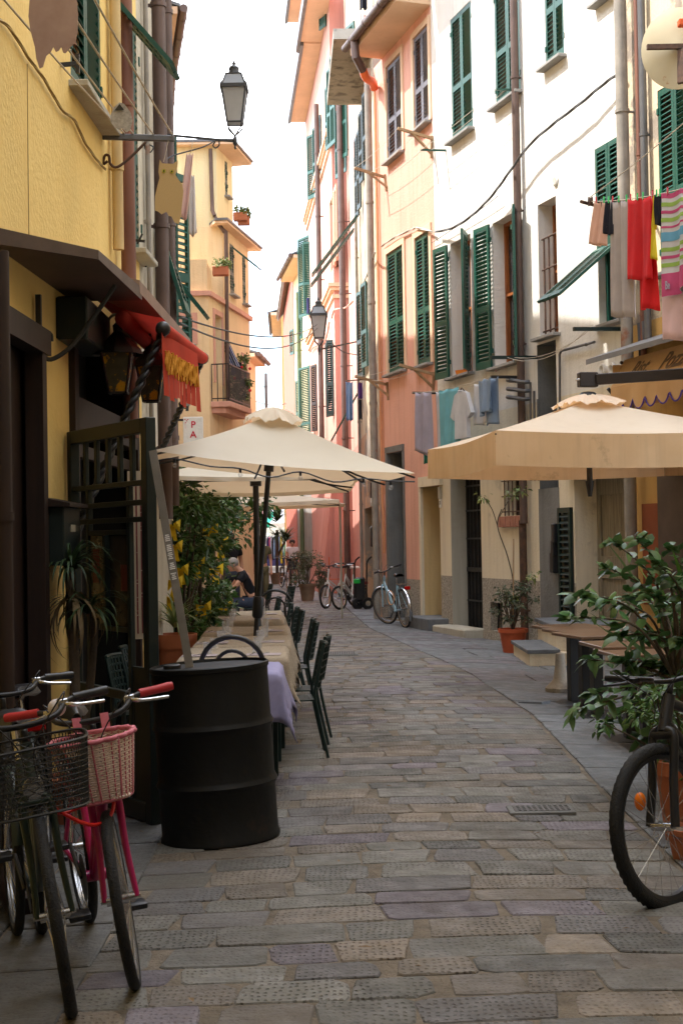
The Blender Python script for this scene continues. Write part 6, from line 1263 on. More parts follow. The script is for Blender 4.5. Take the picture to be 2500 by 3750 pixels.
for (m, v0, v1) in cols: mb = MB(); mb.grid(lambda u, v: f(u, v0 + (v1 - v0) * v) + nn * .0045, 26, max(1, int((v1 - v0) * 20))); mb.build('stripe', m, ob, smooth=True)
text('Be', ob, 'lilac_sheet', f(.12, .90) + nn * .012, (B - A), Z, .11, 'lettering')
hang(on(2420) + V((.03, .08, -.05)), on(2555) + V((.03, .08, -.05)), 1.34, 'pale_pink_cloth', 'pale pink cloth hanging behind and below the striped towel', fr=1.2, group='laundry on the right line')
for i, px in enumerate((2180, 2208, 2225, 2240, 2262, 2290, 2305, 2330, 2350, 2385, 2400, 2412, 2440)): peg(on(px) + Z * .01 - V((0, .02, 0)), 'peggreen' if i % 3 else 'pegred')
ORD = ['first', 'second', 'third', 'fourth', 'fifth', 'sixth', 'seventh', 'eighth', 'ninth', 'tenth', 'eleventh', 'twelfth', 'thirteenth', 'fourteenth', 'fifteenth', 'sixteenth', 'seventeenth', 'eighteenth', 'nineteenth', 'twentieth', 'twenty first', 'twenty second']; pegn = 0
for o in [o for o in bpy.data.objects if o.name.split('.')[0] == 'peg' and o.parent is None]: tag(o, f"small {'red' if 'red' in o.data.materials[0].name else 'green'} clothes peg, {ORD[pegn]} from the left on the right laundry line", 'clothes peg', 'pegs on the right laundry line'); pegn += 1
# line in front of the white house
A = WW.at(1625, 1440, 0) ; A = A + WW.n * .55; B = WW.at(1915, 1382, 0) + WW.n * .5
t = MB(); t.bar(WW.at(1625, 1440, 0), A, .035, .035); tag(t.build('laundry_bracket', 'black'), 'black laundry arm at the salmon and white house boundary', 'bracket'); t = MB(); t.bar(WW.at(1915, 1382, 0), B, .04, .04); tag(t.build('laundry_bracket', 'black'), 'black laundry arm beside the brown downpipe under the big open shutters', 'bracket')
rope(sag(A, B, .05), 'white clothes line with pale sheets in front of the white house'); rope(sag(A + WW.n * -.15, B + WW.n * -.15, .05), 'second clothes line close to the white house wall')
L_ = lambda f_, o=0: A.lerp(B, f_) + WW.n * o - Z * (.2 * f_ * (1 - f_))
hang(L_(.05), L_(.26), .95, 'lilac_sheet', 'lilac sheet at the left end of the line on the white house', fr=1.6, out=(0, 0, 0), drop2=1.05); hang(L_(.02, -.12), L_(.16, -.12), 1.15, 'green_sheet', 'sea green sheet edge behind the lilac sheet', fr=1)
hang(L_(.24, -.1), L_(.42, -.1), .95, 'white_cotton', 'white sheet between the lilac and the turquoise ones', fr=1.4); hang(L_(.37), L_(.62), .92, 'turquoise_sheet', 'turquoise sheet in the middle of the line on the white house', fr=2.2, amp=.02)
hang(L_(.74, -.1), L_(.90, -.1), .62, 'white_cotton', 'white top hanging behind the polo shirt', fr=1.4); hang(L_(.86, .0), L_(1.0, .0), .52, 'blue_check', 'crumpled pale blue shirt at the right end of the line', fr=1.6, drop2=.46); hang(L_(.88, -.08), L_(1.02, -.08), .66, 'blue_check', 'checked blue shirt tail hanging behind the crumpled one', fr=1)
# polo shirt on a hanger
t = thing('polo_shirt', 'white polo shirt on a black hanger among the sheets', 'shirt', L_(.66)); c = L_(.66) - Z * .06; ex = (B - A); ex = V((ex.x, ex.y, 0)).normalized(); nn = WW.n
mb = MB(); out = [(-.06, -.02), (-.17, -.06), (-.30, -.34), (-.20, -.40), (-.165, -.26), (-.18, -.66), (.18, -.66), (.165, -.26), (.20, -.40), (.30, -.34), (.17, -.06), (.06, -.02), (.0, -.045)]
mb.prism([c + ex * x * 1.35 + Z * z * 1.1 - nn * .03 for x, z in out], nn * .06); mb.build('cloth', 'white_cotton', t); MB().tube([c + ex * -.14 - Z * .05, c + Z * .03, c + ex * .14 - Z * .05], .008, 6).build('hanger', 'blackplastic', t); mb = MB(); mb.tube([c + ex * (.055 * cos(a)) + nn * (.05 * sin(a)) - Z * .02 for a in [2 * pi * i / 16 for i in range(16)]], .012, 6, closed=True); mb.build('collar', 'white_cotton', t, smooth=True)
# small laundry on the far right facades and the left
def vhang(px0, px1, y0, y1, D, m, lab, **k): a, b = at(px0, y0, D), at(px1, y0, D); z = at(px0, y1, D).z; return hang(a, b, a.z - z, m, lab, **k)
D = 30.5
vhang(1266, 1290, 1398, 1540, D, 'blue_cloth', 'blue and white cloth hanging by the pink house downpipe', fr=2); vhang(1311, 1326, 1400, 1460, D, 'purple_cloth', 'purple top hanging above dark trousers on the worn house', fr=1.5); vhang(1312, 1325, 1462, 1535, D, 'black_cotton', 'dark trousers hanging below the purple top', fr=1.2)
vhang(1308, 1334, 45, 135, 28.2, 'white_cotton', 'white cloth on the high balcony line over the concrete slab', fr=2); vhang(1328, 1345, 52, 130, 28.2, 'pale_pink_cloth', 'pink cloth on the high balcony line', fr=1.5); vhang(1316, 1342, -30, 35, 28.2, 'black_cotton', 'black clothes at the very top of the picture on the balcony line', fr=1.5)
vhang(1122, 1132, 1090, 1150, 45, 'navy_cloth', 'navy cloth hanging beside the far green shutter', fr=1); rope([at(1266, 1395, 30.5), at(1330, 1390, 30.5)], 'rusty rail with the blue cloth on the worn house', .015, 'rust', 'laundry rail', 'laundry_rail')
o, f = vhang(806, 838, 1250, 1345, 31.3, 'navy_cloth', 'striped blue towel slung over the balcony plant of the corner house', fr=1.2, out=(.25, 0, 0)); fab('greyst', (.5, .5, .55))
for k in range(4): mb = MB(); mb.grid(lambda u, v: f(.1 + k * .25 + .1 * u, v) + V((0, -.01, 0)), 2, 12); mb.build('stripe', 'greyst', o, smooth=True)
vhang(845, 862, 1300, 1375, 31.4, 'navy_cloth', 'dark cloth in the middle of the corner house balcony line', fr=1.5); vhang(862, 885, 1325, 1390, 31.4, 'black_cotton', 'black cloth at the right of the corner house balcony line', fr=1.5)
vhang(684, 708, 560, 800, 10.6, 'pink_rag', 'long pale pink rag hanging beside the owl', fr=1, amp=.012, taper=1.3, out=(-.06, 0, 0)); vhang(694, 712, 640, 860, 10.7, 'pale_rag', 'white rag with ragged end hanging lowest beside the owl', fr=1, amp=.015, taper=1.6); rope([at(706, 520, 10.65), at(700, 560, 10.65)], 'thin white cord holding the pink rag', .003)
# ================================================================ WALL BRACKETS AND LINES
def bracket(W, pw, pt_, lab, m='palewood', r=.045, strut=None, cat='drying rack'):
    a = W.at(*pw, 0); # wall end; tip: same level, out along the normal until it reaches the picture column
    lo, hi = 0, 3.0
    for _ in range(25):
        k = (lo + hi) / 2; q = a + W.n * k; l = RC.transposed() @ (q - V((0, 0, CZ))); x = 1250 + F * l.x / -l.z
        if x > pt_[0]: lo = k
        else: hi = k
    b = a + W.n * lo; b.z = at(pt_[0], pt_[1], b.y).z; mb = MB(); mb.bar(a, b, r, r)
    if strut: mb.bar(W.at(*strut, .01), a.lerp(b, .6), r * .8, r * .8); mb.bar(W.at(strut[0], strut[1] + 15, .02), W.at(pw[0], pw[1] - 10, .02), r * .8, r * .8)
    tag(mb.build('drying_bracket', m), lab, cat); return a, b
a1, b1 = bracket(WP, (1585, 508), (1456, 470), 'bare wooden drying bracket under the right grey shutters of the salmon house', strut=(1582, 565)); a2, b2 = bracket(WP, (1592, 1372), (1462, 1336), 'bare wooden drying bracket under the right green shutters of the salmon house', strut=(1588, 1420))
a3, b3 = bracket(WP, (1412, 650), (1298, 615), 'wooden drying bracket at the left edge of the salmon house, upper floor', strut=(1418, 685)); a4, b4 = bracket(WP, (1420, 1410), (1300, 1378), 'wooden drying bracket at the left edge of the salmon house, lower floor', strut=(1424, 1450))
a5, b5 = bracket(WW, (1632, 551), (1540, 549), 'small green iron arm at the left edge of the white house', 'green', .03); a6, b6 = bracket(WW, (1902, 330), (1815, 328), 'green iron arm under the second upper shutters by the downpipe', 'green', .03)
a7, b7 = bracket(WW, (2306, 1205), (2098, 1205), 'long dark green iron arm under the tilted shutter of the white house', 'dgreen', .045); a8, b8 = bracket(WW, (1965, 1309), (1795, 1309), 'green iron arm crossing the brown downpipe beside the open shutters', 'dgreen', .045)
for i, (p, q) in enumerate(((a1, a3), (b1, b3), (a1.lerp(b1, .5), a3.lerp(b3, .5)), (b2, b4), (a2.lerp(b2, .5), a4.lerp(b4, .5)))): rope(sag(p, q, .05), ('clothes line nearest the salmon wall on the upper brackets', 'outermost clothes line on the upper wooden brackets', 'middle clothes line on the upper wooden brackets', 'outermost clothes line on the lower wooden brackets', 'middle clothes line on the lower wooden brackets')[i])
rope(sag(b5, b6, .03), 'clothes line between the two small green arms of the white house'); rope(sag(b5.lerp(a5, .4), b6.lerp(a6, .4), .03), 'inner clothes line between the two small green arms'); rope(sag(b7.lerp(a7, .3), b8.lerp(a8, .5), .12), 'slack white line from the tilted shutter arm to the downpipe'); rope(sag(b7.lerp(a7, .25), b8.lerp(a8, .35), .18), 'slackest white line from the tilted shutter arm to the downpipe')
rope(sag(WW.at(1590, 890, .05), WW.at(1845, 720, .10), .02, 8), 'thin grey wire over the white house just above the thick cable', .005, 'cable', 'cable', 'wire')
# thick cable bundle crossing the white and salmon fronts
def cable(pts, lab, r, m='cable', name='cable', tw=0):
    pts = smoothpath(pts, 6); mb = MB(); mb.tube(pts, r, 7)
    if tw:
        for ph in (0, 2.1, 4.2): mb.tube([p + V((0, 0, 1)) * tw * sin(i * .5 + ph) + V((1, .3, 0)).normalized() * tw * cos(i * .5 + ph) for i, p in enumerate(pts)], r * .75, 5)
    return tag(mb.build(name, m, smooth=True), lab, 'cable')
cw = [(2297, 268, .1), (2253, 306, .14), (2170, 383, .18), (2074, 459, .2), (1985, 536, .2), (1908, 638, .2), (1845, 721, .2), (1768, 791, .18), (1691, 836, .16), (1615, 850, .1)]
cable([WW.at(x, y, d) for x, y, d in cw], 'thick grey cable bundle sweeping across the sunlit white house', .012, tw=.012)
cp = [(1600, 850, .08), (1540, 836, .05), (1519, 840, .05), (1450, 872, .05), (1405, 903, .05)]
cable([WP.at(x, y, d) for x, y, d in cp] , 'pale cable bundle along the salmon house above the lower shutters', .011, 'wcable', tw=.012)
ck = [(1388, 925, .08), (1370, 965, .05), (1352, 1010, .05), (1338, 1040, .05), (1326, 1075, .05), (1318, 1090, .05)]
cable([WK.at(x, y, d) for x, y, d in ck], 'pale cable bundle slanting down the worn cream house', .012, 'wcable', tw=.012)
cable([at(1310, 1090, 36), at(1285, 1110, 36), at(1262, 1128, 37), at(1225, 1135, 38.5), at(1215, 1165, 39.2)], 'painted cable bundle turning onto the pink house corner', .016, mat('pink_painted_cable', (.60, .32, .24)), tw=.015)
cable([WT.at(x, y, .06) for x, y in ((1213, 1180), (1205, 1225), (1190, 1262), (1168, 1265), (1150, 1275), (1142, 1290))], 'painted cable bundle along the pink house by the far street lamp', .018, mat('pink_painted_cable', (.60, .32, .24)), tw=.015)
for k, (dz, s_) in enumerate(((0, .32), (.06, .22))): cable(sag(at(655, 1182, 13.2) + Z * dz, at(1172, 1190, 34) + Z * dz, s_ * 1.2, 16), ('lower grey cable strung right across the lane', 'upper grey cable strung right across the lane')[k], .010)
cable(sag(at(900, 1452, 43), at(1046, 1478, 58), .15, 8), 'thin far cable over the end of the street', .016)
for i, y in enumerate((1480, 1510, 1525)): cable(sag(at(940, y, 47), at(1046, y + 4, 60), .05, 6), ('faint far wire, topmost of three above the big umbrella', 'faint far wire, middle of three above the big umbrella', 'faint far wire, lowest of three above the big umbrella')[i], .006, 'wcable', 'wire')
# string of fairy lights cable on the yellow wall
cy = [(-40, 60), (20, 100), (95, 215), (150, 290), (215, 400), (262, 440), (300, 520), (345, 585), (376, 620)]
cable([LA.at(x, y, .02) for x, y in cy], 'twisted yellowed cable draped diagonally down the yellow wall', .006, mat('yellowed_cable', (.42, .30, .12)), tw=.006)
cable([LA.at(x, y, .012) for x, y in ((93, 235), (95, 500), (97, 700), (99, 860))], 'thin vertical wire painted over on the yellow wall', .003, mat('yellowed_cable', (.42, .30, .12)), 'wire')
# ================================================================ OWLS, LAMPS, SIGNS
t = thing('laundry_bar', 'thick grey bar with iron scroll sticking out from the yellow house, cords tied to it', 'laundry bar', LA.at(380, 503, 0)); a = LA.at(376, 500, 0); b = at(640, 508, a.y + .1)
MB().bar(a, b, .032, .045, bev=.006).build('bar', 'lead', t); mb = MB(); q = [at(395, 590, a.y), at(380, 600, a.y), at(385, 570, a.y), at(400, 572, a.y), at(405, 600, a.y), at(430, 612, a.y), at(480, 575, a.y + .03), at(535, 520, a.y + .05)]; mb.tube(smoothpath(q, 5), .010, 7); mb.build('scroll', 'rust', t, smooth=True); MB().tube([a + V((-.02, 0, .12)), a + V((.16, 0, .12))], .02, 10).build('wall_peg', 'blackplastic', t)
t = thing('laundry_bar', 'black bar stub under the first shuttered window at the upper left', 'laundry bar', LA.at(225, 240, 0)); a0 = LA.at(222, 238, 0); b0 = at(292, 232, a0.y + .02); MB().bar(a0, b0, .02, .025).build('bar', 'black', t); MB().box(a0.lerp(b0, .9), (.012, 0, 0), (0, .012, 0), (0, 0, .06)).build('end_plate', 'black', t)
near = [V((-1.62, 6.1, 4.20)), V((-1.48, 6.1, 4.22)), V((-1.34, 6.1, 4.24)), V((-1.20, 6.1, 4.28))]
for i, (p, f_) in enumerate(zip(near, (.30, .42, .70, .97))): rope(sag(p, a.lerp(b, f_) + Z * .03, .02), ('cord nearest the yellow wall running to the thick grey bar', 'second cord from the yellow wall running to the thick grey bar', 'third cord from the yellow wall running to the thick grey bar', 'outermost knotted cord running to the end of the thick grey bar')[i], .0065)
P['owlm'] = mat('beige_painted_mesh', (.50, .36, .17), col2=(.46, .33, .155), ns=120, rough=.7); P['owlr'] = mat('rusty_painted_mesh', (.52, .36, .29), col2=(.40, .25, .20), ns=5, rough=.7)
def owl(D, pts, m, lab, eyes=None, hangto=None):
    t = thing('owl_panel', lab, 'owl figure', at(pts[0][0], pts[0][1], D)); mb = MB(); q = [at(x, y, D) for x, y in pts]; mb.prism(q, (0, .004, 0)); mb.build('body', m, t)
    if eyes:
        for (x, y) in eyes: MB().lathe([(.001, .0), (.011, .0), (.012, -.003)], at(x, y, D) - V((0, .003, 0)), (0, 1, 0), 14).build('eye', 'pegyellow', t); MB().lathe([(.001, 0), (.006, 0)], at(x, y, D) - V((0, .007, 0)), (0, -1, 0), 12).build('pupil', 'black', t)
    if hangto: MB().tube([at(*hangto, D), at(pts[0][0] + 14, pts[0][1] + 8, D)], .002, 4).build('cord', 'rope', t)
    return t
pts = [(586, 584), (594, 598), (634, 600), (652, 587), (650, 612), (643, 640), (652, 655), (668, 675), (672, 700), (668, 740), (662, 795), (655, 820), (640, 815), (628, 792), (618, 790), (610, 775), (592, 785), (580, 775), (567, 770), (568, 720), (577, 680), (585, 652), (581, 630), (583, 605)]
owl(9.25, pts, 'owlm', 'flat beige owl silhouette with round yellow eyes hanging from the thick grey bar', [(601, 627), (630, 629)], (617, 515))
pts = [(112, -40), (280, -40), (286, 60), (284, 120), (277, 150), (286, 168), (272, 160), (262, 168), (255, 178), (240, 195), (232, 192), (225, 172), (216, 185), (205, 190), (196, 172), (188, 188), (170, 205), (158, 245), (146, 250), (134, 215), (128, 170), (112, 110), (105, 60)]
owl(6.4, pts, 'owlr', 'rusty mesh owl seen from behind, cut off by the top left edge')
pts = [(438, 375), (455, 380), (478, 410), (486, 440), (478, 475), (462, 485), (448, 470), (436, 474), (420, 466), (406, 445), (406, 420), (418, 392)]
t = owl(8.9, pts, mat('grey_knit_mesh', (.45, .42, .38), col2=(.25, .24, .22), ns=40), 'round grey patterned bird figure sitting above the thick grey bar'); mb = MB(); mb.prism([at(x, y, 8.89) for x, y in ((438, 380), (455, 402), (420, 404))], (0, .003, 0)); mb.build('beak', 'black', t)
def street_lamp(c, s, arm, lab, scroll=None, flip=1):
    # c = bottom of the lantern cage
    t = thing('street_lamp', lab, 'street lamp', c); c = V(c); r0, r1 = .07 * s, .118 * s; h = .34 * s
    def ring(z, r): return [c + V((r * x, r * y, z)) for x, y in ((-1, -1), (1, -1), (1, 1), (-1, 1))]
    lo, hi, up = ring(0, r0), ring(h, r1), ring(h + .13 * s, r1 * .62); mb = MB()
    for i in range(4): j = (i + 1) % 4; mb.bar(lo[i], hi[i], .014 * s, .014 * s); mb.bar(lo[i], lo[j], .014 * s, .014 * s); mb.bar(hi[i], hi[j], .03 * s, .035 * s); mb.bar(hi[i], up[i], .012 * s, .012 * s); mb.bar(up[i], up[j], .014 * s, .014 * s); mb.lathe([(.001, 0), (.012 * s, .004), (.006 * s, .03 * s), (.001, .04 * s)], hi[i] + V((0, 0, .01 * s)), Z, 8)
    for i in range(4): mb.tube(smoothpath([lo[i], lo[i] * .5 + (c - Z * .10 * s) * .5 + (lo[i] - c) * .35, c - Z * .12 * s], 4), .008 * s, 6)
    mb.build('cage', 'lampiron', t, smooth='auto')
    for i in range(4): j = (i + 1) % 4; MB().quad(lo[i], lo[j], hi[j], hi[i]).build('glass_pane', 'frosted', t)
    MB().quad(*[p - Z * .001 for p in lo]).build('glass_pane', 'frosted', t)
    g = MB()
    for i in range(4): j = (i + 1) % 4; g.quad(hi[i], hi[j], up[j], up[i])
    g.build('lamp_shade', mat('grey_blue_lamp_top', (.30, .33, .38), rough=.35), t)
    mb = MB(); mb.lathe([(r1 * .66, 0), (r1 * .5, .012 * s), (r1 * .40, .05 * s), (r1 * .45, .07 * s), (r1 * .30, .09 * s), (r1 * .12, .10 * s), (r1 * .16, .12 * s), (.001, .15 * s)], c + Z * (h + .13 * s), Z, 16); mb.build('finial', 'lampiron', t, smooth='auto')
    mb = MB(); q = c - Z * .12 * s; mb.lathe([(.001, -.14 * s), (.012 * s, -.12 * s), (.008 * s, -.10 * s), (.022 * s, -.08 * s), (.022 * s, -.03 * s), (.010 * s, 0), (.001, .01)], q, Z, 12); k = q - Z * .055 * s; a = V(arm); mb.bar(k, a, .018 * s, .022 * s)
    if scroll:
        for p_ in scroll: mb.tube(smoothpath([V(x) for x in p_], 5), .007 * s, 6)
    mb.build('arm', 'lampiron', t, smooth='auto'); return t
P['lampiron'] = mat('grey_black_lamp_iron', (.035, .037, .04), col2=(.05, .05, .055), ns=8, rough=.5)
D = 12.4; c = at(860, 452, D)
street_lamp(c, .90, LB.at(553, 490, .02), 'big square street lantern on a long iron arm against the sky', [[at(858, 512, D), at(800, 512, D), at(740, 560 - 20, 12.3), at(640, 568, 12.2), at(600, 590, 12.1)], [at(800, 508, D), at(803, 530, D), at(790, 542, D), at(780, 532, D), at(788, 520, D)], [at(560, 505, 12), at(535, 520, 11.9), at(532, 545, 11.9), at(550, 558, 11.9), at(562, 540, 11.9), at(548, 530, 11.9)]])
D = 33; c = at(1168, 1238, D); street_lamp(c, 1.55, WK.at(1312, 1252, .02) if 0 else at(1312, 1250, 33.6), 'smaller looking street lantern down the lane in front of the pink house', [[at(1312, 1300, 33.6), at(1260, 1290, 33.3), at(1220, 1262, 33.1)]])
# clamp pair of rotary brackets (shutter stays)
for i, (x, y) in enumerate(((498, 880), (528, 965))): mb = MB(); p = LA.at(x - 8, y, .0); mb.bar(p, p + V((.09, 0, -.01)), .015, .02); mb.bar(p + V((.03, 0, -.03)), p + V((.07, 0, .05)), .012, .015); tag(mb.build('shutter_stay', 'black'), ('black iron shutter stay under the far window of the yellow house', 'black iron shutter stay lowest on the yellow house beside the canopy')[i], 'shutter stay')
# PA light box sign
D = 19.0; t = thing('hanging_sign', 'white hanging sign with red capital letters, cut off by the big umbrella', 'sign', at(708, 1620, D)); p0, p1 = at(670, 1527, D), at(745, 1680, D)
MB().aabb(p0.x, p1.x, D, D + .06, p1.z, p0.z, .006).build('panel', 'white', t); xm = (p0.x + p1.x) / 2 + .015
P['redink'] = mat('red_sign_paint', (.60, .01, .05))
text('P', t, 'redink', at(708, 1556, D - .004), (1, 0, 0), Z, .125); text('A', t, 'redink', at(708, 1592, D - .004), (1, 0, 0), Z, .125); text('N', t, 'redink', at(708, 1636, D - .004), (1, 0, 0), Z, .125)
mb = MB()
for (x, y) in ((678, 1536), (684, 1541), (680, 1548), (688, 1536)): q = at(x, y, D - .004); mb.box(q, (.008, 0, 0), (0, .001, 0), (0, 0, .006))
mb.bar(at(678, 1550, D - .004), at(680, 1570, D - .004), .004, .002); mb.build('ornament', 'redink', t)
mb = MB(); mb.bar(at(620, 1538, D), at(672, 1538, D), .02, .03); mb.build('bracket', 'black', t)
t = thing('wall_lamp', 'small lantern on a scrolled bracket just above the white hanging sign', 'lamp', at(686, 1480, 17.5)); mb = MB(); mb.bar(at(612, 1495, 17.5), at(684, 1495, 17.5), .015, .015); mb.tube([at(686, 1470, 17.5), at(686, 1505, 17.5)], .02, 8); mb.build('bracket', 'black', t); MB().ball(at(686, 1476, 17.5), .045, 10).build('lamp_shade', 'frosted', t, smooth=True)
# house number
t = MB().box(WW.at(1614, 1842, .012), WW.eu * .05, WW.n * .008, Z * .075, .003).build('number_plate', 'white'); tag(t, 'small white house number plate reading 23 beside the barred door', 'number plate'); text('23', t, 'black', WW.at(1614, 1842, .022), WW.eu, Z, .075, sx=.8)
t = MB(); t.box(WW.at(1614, 1805, .02), WW.eu * .045, WW.n * .02, Z * .10, .004); tag(t.build('doorbell_panel', 'sand'), 'small pale bell box above the house number', 'doorbell')
for i, (x, y, w_, h_) in enumerate(((2044, 1952, .045, .13), (2042, 2007, .045, .11), (2040, 2060, .06, .14))): p = WW.at(x, y, .05); tag(MB().box(p, WW.eu * w_, WW.n * .045, Z * h_, .012).build('intercom', 'blackplastic'), ('topmost of three black boxes left of the dark shutter door', 'middle of three black boxes left of the dark shutter door', 'lowest and largest of three black boxes left of the dark shutter door')[i], 'intercom box')
t = thing('letter_box', 'black letter box with a curved lid on the worn orange wall', 'letter box', at(1381, 2000, 27.6)); p = WK.at(1383, 1970, .08); MB().box(p, WK.eu * .12, WK.n * .07, Z * .17, .01).build('body', 'blackplastic', t); mb = MB(); mb.tube([p + Z * .17 - WK.eu * .12, p + Z * .17 + WK.eu * .12], .07, 12); mb.build('lid', 'blackplastic', t, smooth='auto')
# orange basket and rag on the sills
c = WW.at(1682, 1380, -.06) + Z * .0; t = MB(); t.lathe([(.001, 0), (.10, 0), (.13, .10), (.125, .10), (.095, .008), (.001, .008)], c, Z, 20); tag(t.build('orange_basket', mat('orange_plastic_basket', (.85, .25, .02), rough=.5), smooth='auto'), 'orange plastic basket on the sill of the open shuttered window', 'basket')
c = WW.at(1835, 1352, -.02); t = MB(); t.grid(lambda u, v: c + WW.eu * (u - .5) * .38 + WW.n * (v - .5) * .16 + Z * (.05 * sin(pi * u) * sin(pi * v) + .015 * sin(u * 13 + v * 7)), 14, 8); tag(t.build('folded_rag', 'pale_pink_cloth', smooth=True, solid=.005), 'crumpled striped rag left on the sill beside the brown downpipe', 'rag')
# satellite dish
c = at(2482, 178, 15.0); ax = V((-.25, -1, -.18)).normalized(); t = thing('satellite_dish', 'cream satellite dish with rust spots at the top right corner', 'satellite dish', c); P['dish'] = mat('cream_dish_paint', (.62, .55, .38), col2=(.56, .48, .32), ns=2, rough=.6, col3=(.40, .16, .05), s3=5, t3=(.66, .72))
mb = MB(); mb.lathe([(.001, -.07), (.15, -.062), (.30, -.035), (.40, -.006), (.42, .004), (.42, -.004), (.30, -.045), (.001, -.08)], c, -ax, 40, sc=(1, .92)); mb.build('reflector', 'dish', t, smooth='auto')
mb = MB(); mb.bar(c - V((.36, 0, .02)) - V((0, .12, 0)), c + V((.5, -.12, -.02)), .05, .05); mb.bar(c + V((0, -.12, -.05)), c + V((-.02, -.16, -.42)), .07, .05); mb.build('mounting_arm', 'rust', t); mb = MB(); mb.bar(c + V((.2, .1, 0)), c + V((1.2, .6, 0)), .05, .05); mb.build('wall_bracket', 'rust', t)
MB().box(c + V((.0, -.2, .2)), (.045, 0, 0), (0, .05, 0), (0, 0, .035), .008).build('receiver', mat('orange_red_plastic', (.65, .10, .02)), t)
# ---- canopy and scalloped awning of the ochre house
t = thing('slate_canopy', 'grey slate canopy over the scalloped restaurant awning on the right house', 'canopy', WN.pt(.6, 3.5)); za, zb = 3.56, 3.84
A_ = [WN.pt(.35, zb, 0), WN.pt(3.3, zb, 0), WN.pt(3.3, za, .84), WN.pt(.5, za, .84)]; mb = MB(); mb.hexa(A_ + [p + Z * .06 for p in A_]); mb.build('slate_sheet', mat('grey_slate_canopy', (.20, .20, .205), col2=(.14, .14, .145), ns=3, rough=.6), t)
for u in (.9, 2.9): MB().bar(WN.pt(u, 3.2, .03), WN.pt(u, 3.55, .6), .03, .03).build('bracket', 'rust', t)
t = thing('scalloped_awning', 'ochre awning with purple scalloped hem and faded script under the slate canopy', 'awning', WN.pt(1, 3)); P['ochrecloth'] = mat('ochre_awning_cloth', (.58, .36, .16), col2=(.50, .30, .13), ns=2, rough=.9, trans=.2, col3=(.34, .22, .11), s3=1.5, t3=(.6, .75)); P['purple'] = mat('purple_braid', (.08, .04, .22))
mb = MB(); ua, ub = 1.0, 3.3; hz = lambda u: .17 * abs(sin((u - ua) * pi / .27)) ** .7
mb.grid(lambda u, v: WN.pt(ua + (ub - ua) * u, 3.56 - .32 * v, .60 + .18 * v), 20, 5); mb.grid(lambda u, v: WN.pt(ua + (ub - ua) * u, 3.24 - v * (.16 + .13 * abs(sin(u * (ub - ua) * pi / .27)) ** .6), .78 + .012 * sin(u * 30) * v), 110, 5)
mb.grid(lambda u, v: WN.pt(ua, 3.50 - .42 * v + .0, .1 + .65 * u), 4, 3); mb.build('cloth', 'ochrecloth', t, smooth='auto')
mb = MB(); mb.tube([WN.pt(ua + (ub - ua) * i / 110, 3.24 - (.16 + .13 * abs(sin(i / 110 * (ub - ua) * pi / .27)) ** .6), .785) for i in range(111)], .010, 5); mb.build('hem', 'purple', t, smooth=True)
d_ = (WN.pt(0, 3.24, .78) - WN.pt(0, 3.56, .60)).normalized() * -1; P['ink'] = mat('faded_script_ink', (.16, .10, .05)); text('Rist.', t, 'ink', WN.pt(1.55, 3.40, .70), WN.eu, d_, .26, shear=.45, sx=.9); text('Pozzo', t, 'ink', WN.pt(2.35, 3.40, .70), WN.eu, d_, .30, shear=.45, sx=.9)
for (u, z) in ((1.0, 2.9),): MB().bar(WN.pt(.75, 2.55, .02), WN.pt(.85, 3.25, .74), .03, .03).build('arm', 'black', t)
# ================================================================ RIGHT SIDE FURNITURE
P['tabletop'] = mat('brown_table_top', (.20, .12, .07), col2=(.14, .08, .05), ns=3, rough=.3)
def ped(px, py, lab, w_=.7, rot=0, top=.74, D=None):
    g = gnd(px, py) if D is None else G((px - 1250) / F * D, D); t = thing('pedestal_table', lab, 'table', g, group='black pedestal tables'); c, s = V((cos(rot), sin(rot), 0)), V((-sin(rot), cos(rot), 0))
    MB().box(g + Z * .012, c * .21, s * .21, Z * .010, .004).build('foot_plate', 'black', t); MB().box(g + Z * (top / 2 + .01), c * .045, s * .045, Z * (top / 2 - .015), .003).build('column', 'black', t); MB().box(g + Z * (top + .01), c * w_ / 2, s * .33, Z * .014, .004).build('table_top', 'tabletop', t); return t
for (px, D, lab) in ((2085, 13.35, 'black pedestal table farthest left of the stacked row before the steps'), (2128, 12.85, 'middle black pedestal table of the three standing close together'), (2170, 12.35, 'nearest black pedestal table of the three standing close together')): ped(px, 0, lab, .55, .25, .70, D)
ped(2290, 0, 'black pedestal table half hidden behind the camellia', .6, .1, .72, 10.9); ped(2350, 0, 'black pedestal table nearest the camellia trunk', .6, .1, .70, 10.4)
# grey stool and the stone bollard
g = G(2.42, 12.7); t = thing('bar_stool', 'pale taupe square stool standing behind the camellia leaves', 'stool', g); P['taupe'] = mat('taupe_plastic', (.30, .25, .21), rough=.5); MB().aabb(g.x - .18, g.x + .18, g.y - .18, g.y + .18, g.z + .60, g.z + .66, .015).build('seat', 'taupe', t)
for sx in (-1, 1):
    for sy in (-1, 1): MB().bar((g.x + sx * .15, g.y + sy * .15, g.z + .6), (g.x + sx * .17, g.y + sy * .17, 0), .04, .04).build('leg', 'taupe', t)
g = gnd(2052, 2540); t = MB(); t.lathe([(.001, 0), (.15, 0), (.155, .06), (.12, .09), (.075, .14), (.052, .27), (.045, .40), (.001, .41)], g, Z, 24); tag(t.build('stone_base', 'concrete', smooth='auto'), 'squat stone parasol base shaped like a bell beside the black table columns', 'parasol base')
t = MB(); g = gnd(1960, 2582); t.prism([g + V(p) for p in ((-.16, 0, .0), (.05, -.05, .0), (.14, .03, .0), (.0, .07, .0))], (0, 0, .035)); tag(t.build('broken_slate', 'slate'), 'broken piece of dark slate lying on the paving in front of the tables', 'slate piece')
